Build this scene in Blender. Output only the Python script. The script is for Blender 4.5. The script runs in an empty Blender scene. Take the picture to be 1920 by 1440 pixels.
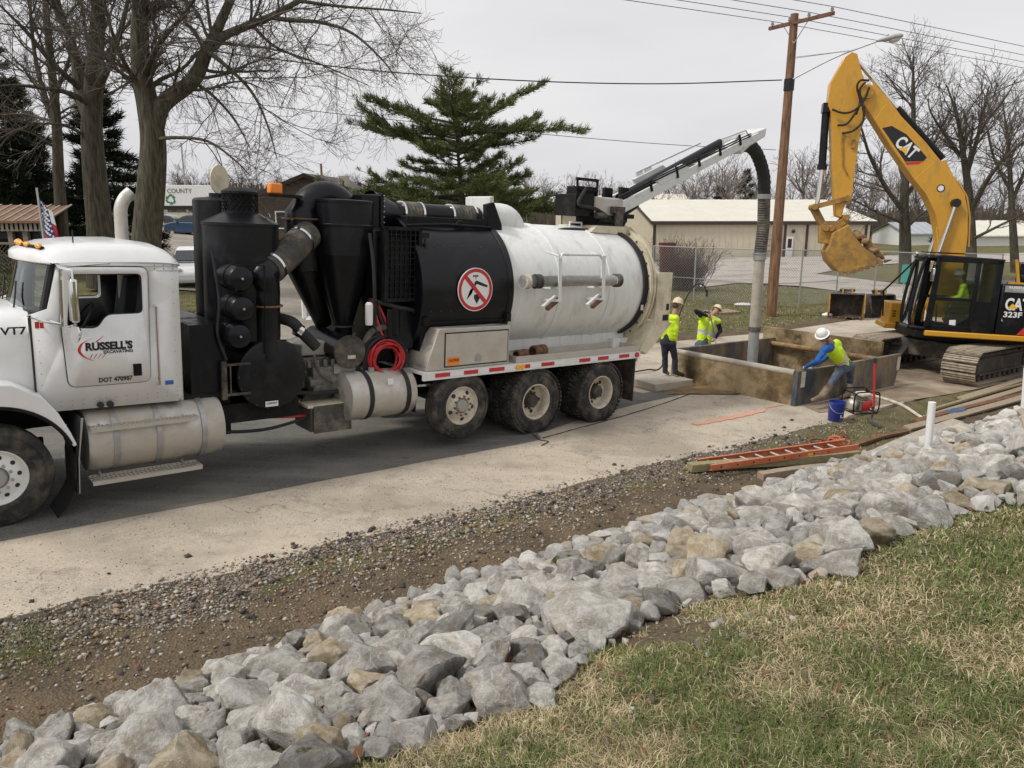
import bpy, bmesh, math, random
import numpy as np
from mathutils import Vector, Matrix, Euler, noise
from mathutils.geometry import delaunay_2d_cdt
random.seed(7); rng = np.random.default_rng(7)
scene = bpy.context.scene
COL = scene.collection
R = math.radians
PI = math.pi

# ------------------------------------------------------------------ camera
PITCH = R(13.3); FPX = 1442.0; CAMH = 3.32
cd_ = bpy.data.cameras.new('camera'); cam = bpy.data.objects.new('camera', cd_); COL.objects.link(cam)
cd_.sensor_width = 36.0; cd_.lens = 36.0 * FPX / 1920.0; cd_.clip_start = 0.05; cd_.clip_end = 3000
cam.location = (0, 0, CAMH); cam.rotation_euler = (PI / 2 - PITCH, 0, 0)
scene.camera = cam
scene.render.resolution_x = 1024; scene.render.resolution_y = 768

# ------------------------------------------------------------------ world, sun, exposure
SUN_EL, SUN_AZ = R(50), R(200)          # azimuth of the sun, counter-clockwise from +x
w = bpy.data.worlds.new('World'); scene.world = w; w.use_nodes = True
nt = w.node_tree; nt.nodes.clear()
def wn(t, **k):
    n = nt.nodes.new(t)
    for a, b in k.items(): setattr(n, a, b)
    return n
sky = wn('ShaderNodeTexSky', sky_type='NISHITA', sun_disc=False, sun_elevation=SUN_EL,
         sun_rotation=PI / 2 - SUN_AZ, dust_density=6.0, air_density=1.0, ozone_density=1.0, altitude=0)
hs = wn('ShaderNodeHueSaturation'); hs.inputs['Saturation'].default_value = 0.12
nt.links.new(sky.outputs[0], hs.inputs['Color'])
tc = wn('ShaderNodeTexCoord'); mp = wn('ShaderNodeMapping'); mp.inputs['Scale'].default_value = (1.0, 1.0, 4.0)
nz = wn('ShaderNodeTexNoise'); nz.inputs['Scale'].default_value = 1.6; nz.inputs['Detail'].default_value = 5; nz.inputs['Roughness'].default_value = .5
nt.links.new(tc.outputs['Generated'], mp.inputs['Vector']); nt.links.new(mp.outputs[0], nz.inputs['Vector'])
rp = wn('ShaderNodeValToRGB')
rp.color_ramp.elements[0].position = .3; rp.color_ramp.elements[0].color = (7.1, 7.1, 7.5, 1)
rp.color_ramp.elements[1].position = .72; rp.color_ramp.elements[1].color = (9.3, 9.2, 9.3, 1)
nt.links.new(nz.outputs[0], rp.inputs[0])
mx = wn('ShaderNodeMix', data_type='RGBA'); mx.inputs[0].default_value = .86
nt.links.new(hs.outputs[0], mx.inputs[6]); nt.links.new(rp.outputs[0], mx.inputs[7])
bg = wn('ShaderNodeBackground'); bg.inputs['Strength'].default_value = 0.068
nt.links.new(mx.outputs[2], bg.inputs[0])
wo = wn('ShaderNodeOutputWorld'); nt.links.new(bg.outputs[0], wo.inputs[0])
sd = bpy.data.lights.new('sun', 'SUN'); sd.energy = 1.5; sd.angle = R(10); sd.color = (1.0, .96, .9)
so = bpy.data.objects.new('sun', sd); COL.objects.link(so)
sdir = Vector((math.cos(SUN_EL) * math.cos(SUN_AZ), math.cos(SUN_EL) * math.sin(SUN_AZ), math.sin(SUN_EL)))
so.rotation_euler = (-sdir).to_track_quat('-Z', 'Y').to_euler(); so.location = sdir * 60
vs = scene.view_settings
vs.view_transform = 'Standard'; vs.look = 'None'; vs.exposure = 0.56; vs.gamma = 1.0; vs.use_curve_mapping = False

# ------------------------------------------------------------------ pixel helpers (photo pixels 1920x1440)
CT, ST = math.cos(PITCH), math.sin(PITCH)
CAM = Vector((0, 0, CAMH))
def ray(u, v):
    a = (u - 960) / FPX; d = (v - 720) / FPX
    return Vector((a, CT - d * ST, -ST - d * CT))
DX = Vector((.770, .6357, -.0536)).normalized()     # the road runs this way (rearwards along the truck)
DY = Vector((-DX.y, DX.x, 0)).normalized()
DZ = DX.cross(DY)
DH = Vector((DX.x, DX.y, 0)).normalized()
_r = ray(2, 992); O = CAM + _r * (-CAMH / _r.z)     # contact of the near front tyre
def on_plane(u, v, p0, n):
    r = ray(u, v); return CAM + r * ((p0 - CAM).dot(n) / r.dot(n))
def TL(u, v, y):                                     # pixel -> truck frame (x, z) on the plane y
    q = on_plane(u, v, O + DY * y, DY) - O
    return (q.dot(DX), q.dot(DZ))
def sst(x, a, b):
    t = min(1, max(0, (x - a) / (b - a))); return t * t * (3 - 2 * t)
def zroad(a):
    a = max(-14, min(40, a))
    if a > 24: return -.0537 * (24 + 10 * (1 - math.exp(-(a - 24) / 10)) * .5)
    return -.0537 * a
def ab(x, y):
    dx, dy = x - O.x, y - O.y
    return dx * DH.x + dy * DH.y, dx * DY.x + dy * DY.y
def xy(a, b):
    return O.x + DH.x * a + DY.x * b, O.y + DH.y * a + DY.y * b
TOE = -3.62
def lumps(x, y, s, amp): return amp * noise.noise((x * s, y * s, 3.1))
def Z(x, y, base=False):
    a, b = ab(x, y)
    z = zroad(a)
    if b > 4:
        k = .035 - .055 * sst(x, -10, 14)
        z += min(b - 4, 90) * k
        z += .1 * sst(x, 1, 5) * sst(b, 6.2, 6.6) * (1 - sst(b, 30, 40))
        if b > 6.5: z += lumps(x, y, .35, .05) * min(1, (b - 6.5) / 4)
    if b < -2.3:
        z -= .13 * sst(-b, 2.3, 3.1)
        z += lumps(x, y, 1.7, .03) + lumps(x, y, 5, .018)
        c = TOE - b
        if c > 0:
            z += .35 * min(c, 3.2) * sst(c, -.2, .5) + .2 * max(0, min(c - 3.2, 9))
    return z
def W(a, b, dz=0):
    x, y = xy(a, b); return Vector((x, y, Z(x, y) + dz))
def gp(u, v, dz=0):                                  # pixel -> point on the terrain
    r = ray(u, v); t = 1.0; pt = 1.0
    for i in range(4000):
        p = CAM + r * t
        if p.z < Z(p.x, p.y) + dz:
            lo, hi = pt, t
            for _ in range(18):
                m = (lo + hi) / 2; p = CAM + r * m
                if p.z < Z(p.x, p.y) + dz: hi = m
                else: lo = m
            p = CAM + r * hi
            return Vector((p.x, p.y, Z(p.x, p.y) + dz))
        pt = t; t *= 1.006
    return CAM + r * 200
def fixdist(u, v, y):                                # pixel at world depth y
    r = ray(u, v); return CAM + r * (y / r.y)

# ------------------------------------------------------------------ materials
def N(nt, t, **k):
    n = nt.nodes.new(t)
    for a, b in k.items(): setattr(n, a, b)
    return n
def rgba(c): return (c[0], c[1], c[2], 1)
def mat(name, col, rough=.55, metal=0., var=.12, scale=6., bump=0., bscale=40., dirt=None, dscale=2., damt=.45,
        coat=0., spec=.5, stretch=(1, 1, 1), col2=None):
    m = bpy.data.materials.new(name); m.use_nodes = True; nt = m.node_tree
    p = nt.nodes['Principled BSDF']; L = nt.links.new
    p.inputs['Roughness'].default_value = rough; p.inputs['Metallic'].default_value = metal
    p.inputs['Specular IOR Level'].default_value = spec
    if coat: p.inputs['Coat Weight'].default_value = coat; p.inputs['Coat Roughness'].default_value = .08
    tc = N(nt, 'ShaderNodeTexCoord'); mp = N(nt, 'ShaderNodeMapping'); mp.inputs['Scale'].default_value = stretch
    L(tc.outputs['Object'], mp.inputs[0]); vec = mp.outputs[0]
    n1 = N(nt, 'ShaderNodeTexNoise'); n1.inputs['Scale'].default_value = scale; n1.inputs['Detail'].default_value = 6; n1.inputs['Roughness'].default_value = .62
    L(vec, n1.inputs['Vector'])
    r1 = N(nt, 'ShaderNodeValToRGB')
    c2 = col2 or tuple(min(1, c * (1 + var)) for c in col)
    r1.color_ramp.elements[0].position = .33; r1.color_ramp.elements[0].color = rgba([c * (1 - var) for c in col])
    r1.color_ramp.elements[1].position = .68; r1.color_ramp.elements[1].color = rgba(c2)
    L(n1.outputs[0], r1.inputs[0]); out = r1.outputs[0]
    if dirt:
        n2 = N(nt, 'ShaderNodeTexNoise'); n2.inputs['Scale'].default_value = dscale; n2.inputs['Detail'].default_value = 8; n2.inputs['Roughness'].default_value = .68
        L(vec, n2.inputs['Vector'])
        r2 = N(nt, 'ShaderNodeValToRGB')
        r2.color_ramp.elements[0].position = .62 - .3 * damt; r2.color_ramp.elements[0].color = (0, 0, 0, 1)
        r2.color_ramp.elements[1].position = .86 - .3 * damt; r2.color_ramp.elements[1].color = (1, 1, 1, 1)
        L(n2.outputs[0], r2.inputs[0])
        mx = N(nt, 'ShaderNodeMix', data_type='RGBA'); L(r2.outputs[0], mx.inputs[0]); L(out, mx.inputs[6]); mx.inputs[7].default_value = rgba(dirt)
        out = mx.outputs[2]
        rr = N(nt, 'ShaderNodeMapRange'); rr.inputs[3].default_value = rough; rr.inputs[4].default_value = max(rough, .85); L(r2.outputs[0], rr.inputs[0])
        L(rr.outputs[0], p.inputs['Roughness'])
        if metal:
            r3 = N(nt, 'ShaderNodeMapRange'); r3.inputs[3].default_value = metal; r3.inputs[4].default_value = 0; L(r2.outputs[0], r3.inputs[0]); L(r3.outputs[0], p.inputs['Metallic'])
    L(out, p.inputs['Base Color'])
    if bump:
        n3 = N(nt, 'ShaderNodeTexNoise'); n3.inputs['Scale'].default_value = bscale; n3.inputs['Detail'].default_value = 5
        L(vec, n3.inputs['Vector'])
        bp = N(nt, 'ShaderNodeBump'); bp.inputs['Strength'].default_value = bump; bp.inputs['Distance'].default_value = .02
        L(n3.outputs[0], bp.inputs['Height']); L(bp.outputs[0], p.inputs['Normal'])
    return m
def emis(name, col, e, base=None):
    m = mat(name, base or col, .3); p = m.node_tree.nodes['Principled BSDF']
    p.inputs['Emission Color'].default_value = rgba(col); p.inputs['Emission Strength'].default_value = e
    return m
def glass(name, col, rough=.03, alpha=.35):
    m = bpy.data.materials.new(name); m.use_nodes = True; nt = m.node_tree; nt.nodes.clear(); L = nt.links.new
    o = N(nt, 'ShaderNodeOutputMaterial'); mx = N(nt, 'ShaderNodeMixShader')
    t = N(nt, 'ShaderNodeBsdfTransparent'); t.inputs[0].default_value = rgba(col)
    g = N(nt, 'ShaderNodeBsdfGlossy'); g.inputs[0].default_value = (.9, .95, .95, 1); g.inputs[1].default_value = rough
    fr = N(nt, 'ShaderNodeFresnel'); fr.inputs[0].default_value = 1.5
    ad = N(nt, 'ShaderNodeMath', operation='ADD'); ad.inputs[1].default_value = alpha * .12; L(fr.outputs[0], ad.inputs[0])
    L(ad.outputs[0], mx.inputs[0]); L(t.outputs[0], mx.inputs[1]); L(g.outputs[0], mx.inputs[2]); L(mx.outputs[0], o.inputs[0])
    return m
DIRT = (.25, .19, .13)
MAT = dict(
    white=mat('white_paint', (.80, .80, .79), .28, var=.03, dirt=(.62, .58, .50), dscale=1.3, damt=.18, coat=.4),
    tankwhite=mat('tank_white', (.76, .77, .745), .38, var=.05, dirt=(.50, .45, .36), dscale=2.4, damt=.28, stretch=(1.8, 1.8, .4), coat=.15),
    boomgrey=mat('boom_grey', (.72, .73, .72), .42, var=.08, scale=4, dirt=(.40, .38, .34), dscale=4, damt=.35),
    cream=mat('cream_paint', (.66, .60, .44), .5, var=.1, dirt=(.35, .28, .18), dscale=2.5, damt=.5),
    black=mat('black_paint', (.006, .0065, .009), .3, var=.25, dirt=(.026, .024, .022), dscale=2.2, damt=.3, spec=.32),
    blackmatte=mat('black_matte', (.010, .010, .011), .55, var=.3, dirt=(.045, .04, .034), dscale=4, damt=.3, spec=.2),
    rubber=mat('rubber', (.025, .025, .026), .8, var=.3, bump=.1),
    tyre=mat('tyre_rubber', (.024, .024, .024), .85, var=.3, dirt=(.13, .11, .085), dscale=4.5, damt=.6, bump=.15),
    rim=mat('rim_cream', (.62, .57, .46), .5, var=.12, dirt=(.33, .27, .19), dscale=5, damt=.45),
    alu=mat('aluminium', (.62, .60, .56), .38, .75, var=.1, dirt=(.46, .41, .33), dscale=3, damt=.75),
    steel=mat('steel_grey', (.42, .42, .41), .42, .6, var=.15, dirt=(.33, .30, .26), dscale=5, damt=.5),
    chrome=mat('chrome', (.75, .75, .74), .12, 1., var=.04),
    rust=mat('rust', (.17, .085, .045), .85, var=.35, scale=12, bump=.2),
    darksteel=mat('dark_steel', (.06, .055, .05), .6, .2, var=.3, dirt=(.2, .16, .11), dscale=4, damt=.45),
    hose=mat('grey_hose', (.075, .07, .062), .75, var=.25, dirt=(.22, .19, .14), dscale=5, damt=.5),
    red=mat('red', (.55, .03, .035), .45, var=.12),
    redhose=mat('red_hose', (.50, .025, .03), .45, var=.2),
    signwhite=mat('sign_white', (.82, .82, .82), .35, var=.02),
    orange=mat('orange_plastic', (.9, .26, .03), .35, var=.08),
    amber=mat('amber_lens', (.95, .42, .03), .2, var=.05),
    yellow=mat('cat_yellow', (.64, .325, .025), .36, var=.10, scale=3, dirt=(.36, .21, .055), dscale=3.0, damt=.4, coat=.2, stretch=(1.4, 1.4, .6)),
    mudyellow=mat('muddy_yellow', (.44, .245, .045), .6, var=.25, scale=8, dirt=(.24, .14, .055), dscale=3.2, damt=.8, bump=.4),
    mud=mat('mud', (.26, .165, .075), .9, var=.35, scale=9, bump=.6, bscale=25),
    track=mat('track_steel', (.31, .26, .20), .7, .1, var=.35, scale=12, dirt=(.46, .385, .29), dscale=6, damt=.65),
    glass=glass('clear_glass', (.78, .86, .84)),
    glassdark=glass('tinted_glass', (.6, .68, .66), alpha=.6),
    interior=mat('dark_interior', (.03, .03, .032), .8, var=.3),
    wood=mat('weathered_wood', (.34, .27, .19), .85, var=.3, scale=10, bump=.3, stretch=(1, 8, 8)),
    woodgreen=mat('treated_wood', (.30, .26, .14), .85, var=.3, scale=9, bump=.3, stretch=(1, 8, 8)),
    pole=mat('pole_wood', (.19, .10, .055), .85, var=.5, scale=9, bump=.6, bscale=20, stretch=(1.4, 1.4, .18), dirt=(.32, .205, .125), dscale=8, damt=.4),
    pvc=mat('white_pvc', (.82, .82, .8), .35, var=.03),
    concrete=mat('concrete', (.42, .38, .31), .9, var=.15, scale=6, bump=.3),
    boxblue=mat('box_blue', (.035, .052, .08), .65, var=.5, dirt=(.25, .185, .105), dscale=2.0, damt=.8, bump=.3, stretch=(1, 1, .5)),
    boxbrown=mat('box_brown', (.20, .135, .06), .75, var=.4, dirt=(.07, .055, .04), dscale=1.5, damt=.55, bump=.3, col2=(.36, .25, .12)),
    galv=mat('galvanised', (.42, .43, .43), .5, .4, var=.12),
    skin=mat('skin', (.42, .235, .16), .55, var=.08),
    jeans=mat('denim', (.075, .105, .15), .9, var=.25, scale=14, bump=.3, dirt=(.2, .18, .14), dscale=5, damt=.35),
    darkjeans=mat('dark_denim', (.028, .033, .05), .9, var=.25, scale=14, bump=.3),
    hivis=mat('hi_vis', (.62, .86, .02), .7, var=.08, scale=8, bump=.25, bscale=18),
    navy=mat('navy_cloth', (.012, .016, .03), .9, var=.3, bump=.2),
    bluecloth=mat('blue_cloth', (.02, .10, .36), .9, var=.2, bump=.3, bscale=18),
    reflect=mat('reflective_tape', (.52, .54, .52), .35, var=.06),
    pinktape=mat('orange_tape', (.95, .36, .26), .5, var=.06),
    hatwhite=mat('hat_white', (.82, .81, .78), .35, var=.05),
    hatcream=mat('hat_cream', (.70, .60, .42), .45, var=.12),
    boot=mat('rubber_boot', (.19, .15, .10), .8, var=.25),
    brownboot=mat('leather_boot', (.06, .045, .035), .8, var=.3),
    pailblue=mat('pail_blue', (.018, .035, .23), .4, var=.12, dirt=(.3, .27, .24), dscale=5, damt=.25),
    engine=mat('engine_grey', (.20, .19, .17), .5, .4, var=.4, scale=12),
)

# ------------------------------------------------------------------ mesh builder
class MB:
    def __init__(s): s.v = []; s.f = []; s.m = []
    def add(s, vs, fs, m=0):
        o = len(s.v); s.v += [tuple(p) for p in vs]
        for f in fs: s.f.append(tuple(i + o for i in f)); s.m.append(m)
        return s
    def box(s, c, d, rot=None, m=0):
        hx, hy, hz = d[0] / 2, d[1] / 2, d[2] / 2
        P = [Vector((x * hx, y * hy, z * hz)) for x in (-1, 1) for y in (-1, 1) for z in (-1, 1)]
        if rot is not None:
            M = rot if isinstance(rot, Matrix) else Euler(rot).to_matrix()
            P = [M @ p for p in P]
        P = [p + Vector(c) for p in P]
        return s.add(P, [(0, 1, 3, 2), (4, 6, 7, 5), (0, 4, 5, 1), (2, 3, 7, 6), (0, 2, 6, 4), (1, 5, 7, 3)], m)
    def bb(s, a, b, m=0):
        return s.box([(a[i] + b[i]) / 2 for i in range(3)], [abs(b[i] - a[i]) for i in range(3)], None, m)
    def bar(s, p0, p1, wd, ht, up=(0, 0, 1), m=0):     # box along p0-p1
        p0, p1 = Vector(p0), Vector(p1); d = p1 - p0; x = d.normalized()
        y = Vector(up).cross(x)
        if y.length < 1e-5: y = Vector((0, 1, 0)).cross(x)
        y.normalize(); z = x.cross(y)
        return s.box((p0 + p1) / 2, (d.length, wd, ht), Matrix((x, y, z)).transposed(), m)
    def tube(s, pts, r, n=10, cap=True, m=0, closed=False):
        pts = [Vector(p) for p in pts]; k = len(pts)
        rs = r if isinstance(r, (list, tuple)) else [r] * k
        if closed: tang = [(pts[(i + 1) % k] - pts[i - 1]).normalized() for i in range(k)]
        else: tang = [(pts[min(i + 1, k - 1)] - pts[max(i - 1, 0)]).normalized() for i in range(k)]
        t = tang[0]; a = Vector((0, 0, 1)) if abs(t.z) < .9 else Vector((1, 0, 0))
        nrm = (a - t * a.dot(t)).normalized(); vs = []
        for i in range(k):
            t = tang[i]; nrm = nrm - t * nrm.dot(t)
            if nrm.length < 1e-6: nrm = t.orthogonal()
            nrm.normalize(); b = t.cross(nrm)
            for j in range(n):
                q = 2 * PI * j / n
                vs.append(pts[i] + (nrm * math.cos(q) + b * math.sin(q)) * rs[i])
        fs = []
        for i in range(k if closed else k - 1):
            i2 = (i + 1) % k
            for j in range(n):
                j2 = (j + 1) % n
                fs.append((i * n + j, i * n + j2, i2 * n + j2, i2 * n + j))
        if cap and not closed:
            fs.append(tuple(range(n))[::-1]); fs.append(tuple((k - 1) * n + j for j in range(n)))
        return s.add(vs, fs, m)
    def cyl(s, p0, p1, r0, r1=None, n=20, cap=True, m=0):
        return s.tube([p0, p1], [r0, r0 if r1 is None else r1], n, cap, m)
    def lathe(s, prof, o=(0, 0, 0), ax=(0, 0, 1), n=28, m=0, a0=0, a1=2 * PI):  # prof: (r, h) along ax
        ax = Vector(ax).normalized(); u = ax.orthogonal().normalized(); v = ax.cross(u); o = Vector(o)
        full = abs(a1 - a0 - 2 * PI) < 1e-6; k = n if full else n + 1; vs = []; fs = []
        for (r, h) in prof:
            for j in range(k):
                q = a0 + (a1 - a0) * j / n
                vs.append(o + ax * h + (u * math.cos(q) + v * math.sin(q)) * max(r, 1e-4))
        for i in range(len(prof) - 1):
            for j in range(n):
                j2 = (j + 1) % k
                fs.append((i * k + j, i * k + j2, (i + 1) * k + j2, (i + 1) * k + j))
        return s.add(vs, fs, m)
    def prism(s, poly, y0, y1, f=None, m=0):           # poly in (x,z), extruded y0..y1; f maps (x,y,z)
        f = f or (lambda x, y, z: (x, y, z)); n = len(poly)
        A = sum(poly[i][0] * poly[(i + 1) % n][1] - poly[(i + 1) % n][0] * poly[i][1] for i in range(n))
        if A < 0: poly = poly[::-1]
        vs = [f(x, y0, z) for x, z in poly] + [f(x, y1, z) for x, z in poly]
        fs = [tuple(range(n)), tuple(range(2 * n - 1, n - 1, -1))]
        for i in range(n):
            j = (i + 1) % n; fs.append((j, i, n + i, n + j))
        return s.add(vs, fs, m)
    def ball(s, c, r, n=14, k=8, m=0):
        r = r if isinstance(r, (list, tuple)) else (r, r, r); c = Vector(c); vs = []; fs = []
        for i in range(k + 1):
            a = PI * i / k
            for j in range(n):
                q = 2 * PI * j / n
                vs.append(c + Vector((r[0] * math.sin(a) * math.cos(q), r[1] * math.sin(a) * math.sin(q), r[2] * math.cos(a))))
        for i in range(k):
            for j in range(n):
                j2 = (j + 1) % n; fs.append((i * n + j, (i + 1) * n + j, (i + 1) * n + j2, i * n + j2))
        return s.add(vs, fs, m)
    def mesh(s, name):
        me = bpy.data.meshes.new(name); me.from_pydata(s.v, [], s.f)
        return me
    def build(s, name, mats, parent=None, bevel=0, ang=32, smooth=True, sub=0, seg=2):
        me = s.mesh(name)
        mats = mats if isinstance(mats, (list, tuple)) else [mats]
        for k in mats: me.materials.append(MAT[k] if isinstance(k, str) else k)
        if len(mats) > 1: me.polygons.foreach_set('material_index', s.m)
        bm = bmesh.new(); bm.from_mesh(me); bmesh.ops.remove_doubles(bm, verts=bm.verts, dist=1e-5)
        bmesh.ops.recalc_face_normals(bm, faces=bm.faces); bm.to_mesh(me); bm.free()
        if smooth: me.shade_smooth(); me.set_sharp_from_angle(angle=R(ang))
        o = bpy.data.objects.new(name, me); COL.objects.link(o)
        if parent: o.parent = parent
        if bevel:
            b = o.modifiers.new('bevel', 'BEVEL'); b.width = bevel; b.segments = seg; b.limit_method = 'ANGLE'; b.angle_limit = R(40)
        return o
def tag(o, label=None, cat=None, group=None, kind=None):
    if label: o['label'] = label
    if cat: o['category'] = cat
    if group: o['group'] = group
    if kind: o['kind'] = kind
    return o
def empty(name, loc=(0, 0, 0), M=None):
    o = bpy.data.objects.new(name, None); COL.objects.link(o); o.empty_display_size = .2
    if M is not None: o.matrix_world = M
    else: o.location = loc
    return o
def copy_tree(o, parent=None):
    c = o.copy(); COL.objects.link(c); c.parent = parent
    for ch in o.children: copy_tree(ch, c)
    return c
def part(name, mats, parent, fn, **k):
    b = MB(); fn(b); return b.build(name, mats, parent, **k)
def raw(name, V, F, mats, parent=None, mi=None, smooth=False):
    me = bpy.data.meshes.new(name)
    V = np.asarray(V, dtype=np.float32).reshape(-1, 3); F = np.asarray(F, dtype=np.int32); k = F.shape[1]
    me.vertices.add(len(V)); me.vertices.foreach_set('co', V.ravel())
    me.loops.add(F.size); me.loops.foreach_set('vertex_index', F.ravel())
    me.polygons.add(len(F)); me.polygons.foreach_set('loop_start', np.arange(0, F.size, k, dtype=np.int32))
    for x in (mats if isinstance(mats, (list, tuple)) else [mats]): me.materials.append(MAT[x] if isinstance(x, str) else x)
    if mi is not None: me.polygons.foreach_set('material_index', np.asarray(mi, dtype=np.int32))
    me.update(calc_edges=True); me.validate()
    if smooth: me.shade_smooth()
    o = bpy.data.objects.new(name, me); COL.objects.link(o)
    if parent: o.parent = parent
    return o
def basis(x, y, z, o):
    M = Matrix((x, y, z)).transposed().to_4x4(); M.translation = o; return M
def text(name, s, size, mt, parent, o, xd, up, bold=0., shear=0., align='LEFT', depth=.002, width=None, xscale=1.):
    cu = bpy.data.curves.new(name, 'FONT'); cu.body = s; cu.size = size; cu.offset = bold; cu.shear = shear; cu.align_x = align; cu.extrude = depth
    cu.resolution_u = 3
    t = bpy.data.objects.new(name, cu); COL.objects.link(t)
    dg = bpy.context.evaluated_depsgraph_get(); dg.update()
    me = bpy.data.meshes.new_from_object(t.evaluated_get(dg)); bpy.data.objects.remove(t); bpy.data.curves.remove(cu)
    if width:
        xs = [v.co.x for v in me.vertices]; xscale = width / (max(xs) - min(xs))
    xd = Vector(xd).normalized(); up = Vector(up).normalized(); zd = xd.cross(up).normalized(); up = zd.cross(xd)
    M = basis(xd * xscale, up, zd, Vector(o)); me.transform(M)
    me.materials.clear(); me.materials.append(MAT[mt] if isinstance(mt, str) else mt)
    ob = bpy.data.objects.new(name, me); COL.objects.link(ob); ob.parent = parent
    return ob
def arc(c, r, a0, a1, n, u, v):
    c, u, v = Vector(c), Vector(u), Vector(v)
    return [c + (u * math.cos(R(a0 + (a1 - a0) * i / n)) + v * math.sin(R(a0 + (a1 - a0) * i / n))) * r for i in range(n + 1)]
def spline(P, n=8):
    P = [Vector(p) for p in P]; P = [P[0] * 2 - P[1]] + P + [P[-1] * 2 - P[-2]]; out = []
    for i in range(1, len(P) - 2):
        for k in range(n):
            t = k / n; a, b, c, d = P[i - 1:i + 3]
            out.append(.5 * ((2 * b) + (c - a) * t + (2 * a - 5 * b + 4 * c - d) * t * t + (3 * b - a - 3 * c + d) * t ** 3))
    out.append(P[-2]); return out
# ------------------------------------------------------------------ ground materials
def mixc(nt, f, a, b):
    m = N(nt, 'ShaderNodeMix', data_type='RGBA')
    for s, i in ((f, 0), (a, 6), (b, 7)):
        if isinstance(s, tuple): m.inputs[i].default_value = rgba(s)
        elif isinstance(s, float): m.inputs[i].default_value = s
        else: nt.links.new(s, m.inputs[i])
    return m.outputs[2]
def noi(nt, vec, sc, det=6, ro=.6):
    n = N(nt, 'ShaderNodeTexNoise'); n.inputs['Scale'].default_value = sc; n.inputs['Detail'].default_value = det; n.inputs['Roughness'].default_value = ro
    nt.links.new(vec, n.inputs['Vector']); return n.outputs[0]
def ramp(nt, src, p0, p1, c0=(0, 0, 0), c1=(1, 1, 1)):
    r = N(nt, 'ShaderNodeValToRGB'); e = r.color_ramp.elements
    e[0].position = p0; e[0].color = rgba(c0); e[1].position = p1; e[1].color = rgba(c1)
    nt.links.new(src, r.inputs[0]); return r.outputs[0]
def newmat(name):
    m = bpy.data.materials.new(name); m.use_nodes = True; nt = m.node_tree
    tc = N(nt, 'ShaderNodeTexCoord'); return m, nt, nt.nodes['Principled BSDF'], tc.outputs['Object']
def setbump(nt, p, h, st, dist=.02):
    b = N(nt, 'ShaderNodeBump'); b.inputs['Strength'].default_value = st; b.inputs['Distance'].default_value = dist
    nt.links.new(h, b.inputs['Height']); nt.links.new(b.outputs[0], p.inputs['Normal'])
def mat_ground():
    m, nt, p, vec = newmat('ground_soil'); L = nt.links.new
    at = N(nt, 'ShaderNodeAttribute'); at.attribute_name = 'zone'
    sp = N(nt, 'ShaderNodeSeparateColor'); L(at.outputs['Color'], sp.inputs[0])
    big = noi(nt, vec, .35, 5); mid = noi(nt, vec, 2.2, 6); fine = noi(nt, vec, 28, 6, .7)
    lawn = mixc(nt, ramp(nt, mid, .38, .62), (.10, .11, .035), (.27, .22, .11))
    lawn = mixc(nt, ramp(nt, big, .4, .65), lawn, (.20, .18, .085))
    lawn = mixc(nt, ramp(nt, fine, .3, .75), mixc(nt, .45, lawn, (.03, .035, .012)), lawn)
    vo = N(nt, 'ShaderNodeTexVoronoi'); vo.inputs['Scale'].default_value = 42; L(vec, vo.inputs['Vector'])
    gcol = mixc(nt, ramp(nt, vo.outputs['Color'], .15, .85), (.13, .105, .08), (.40, .36, .30))
    gcol = mixc(nt, ramp(nt, vo.outputs['Distance'], .25, .7), gcol, (.09, .065, .045))
    dirt = mixc(nt, ramp(nt, mid, .35, .65), (.06, .046, .032), (.17, .122, .075))
    dirt = mixc(nt, ramp(nt, fine, .35, .8), dirt, (.21, .165, .11))
    nm = N(nt, 'ShaderNodeMath', operation='ADD'); L(noi(nt, vec, 3.5, 6, .7), nm.inputs[0]); nm.inputs[1].default_value = -.5
    def thr(ch):
        a = N(nt, 'ShaderNodeMath', operation='ADD'); L(sp.outputs[ch], a.inputs[0]); L(nm.outputs[0], a.inputs[1]); return ramp(nt, a.outputs[0], .38, .62)
    c = mixc(nt, thr(1), lawn, dirt); c = mixc(nt, thr(0), c, gcol)
    c = mixc(nt, thr(2), c, (.16, .15, .018))
    L(c, p.inputs['Base Color']); p.inputs['Roughness'].default_value = .95
    p.inputs['Specular IOR Level'].default_value = .2
    ad = N(nt, 'ShaderNodeMath', operation='ADD'); L(fine, ad.inputs[0]); L(vo.outputs['Distance'], ad.inputs[1]); setbump(nt, p, ad.outputs[0], .7, .03)
    return m
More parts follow.
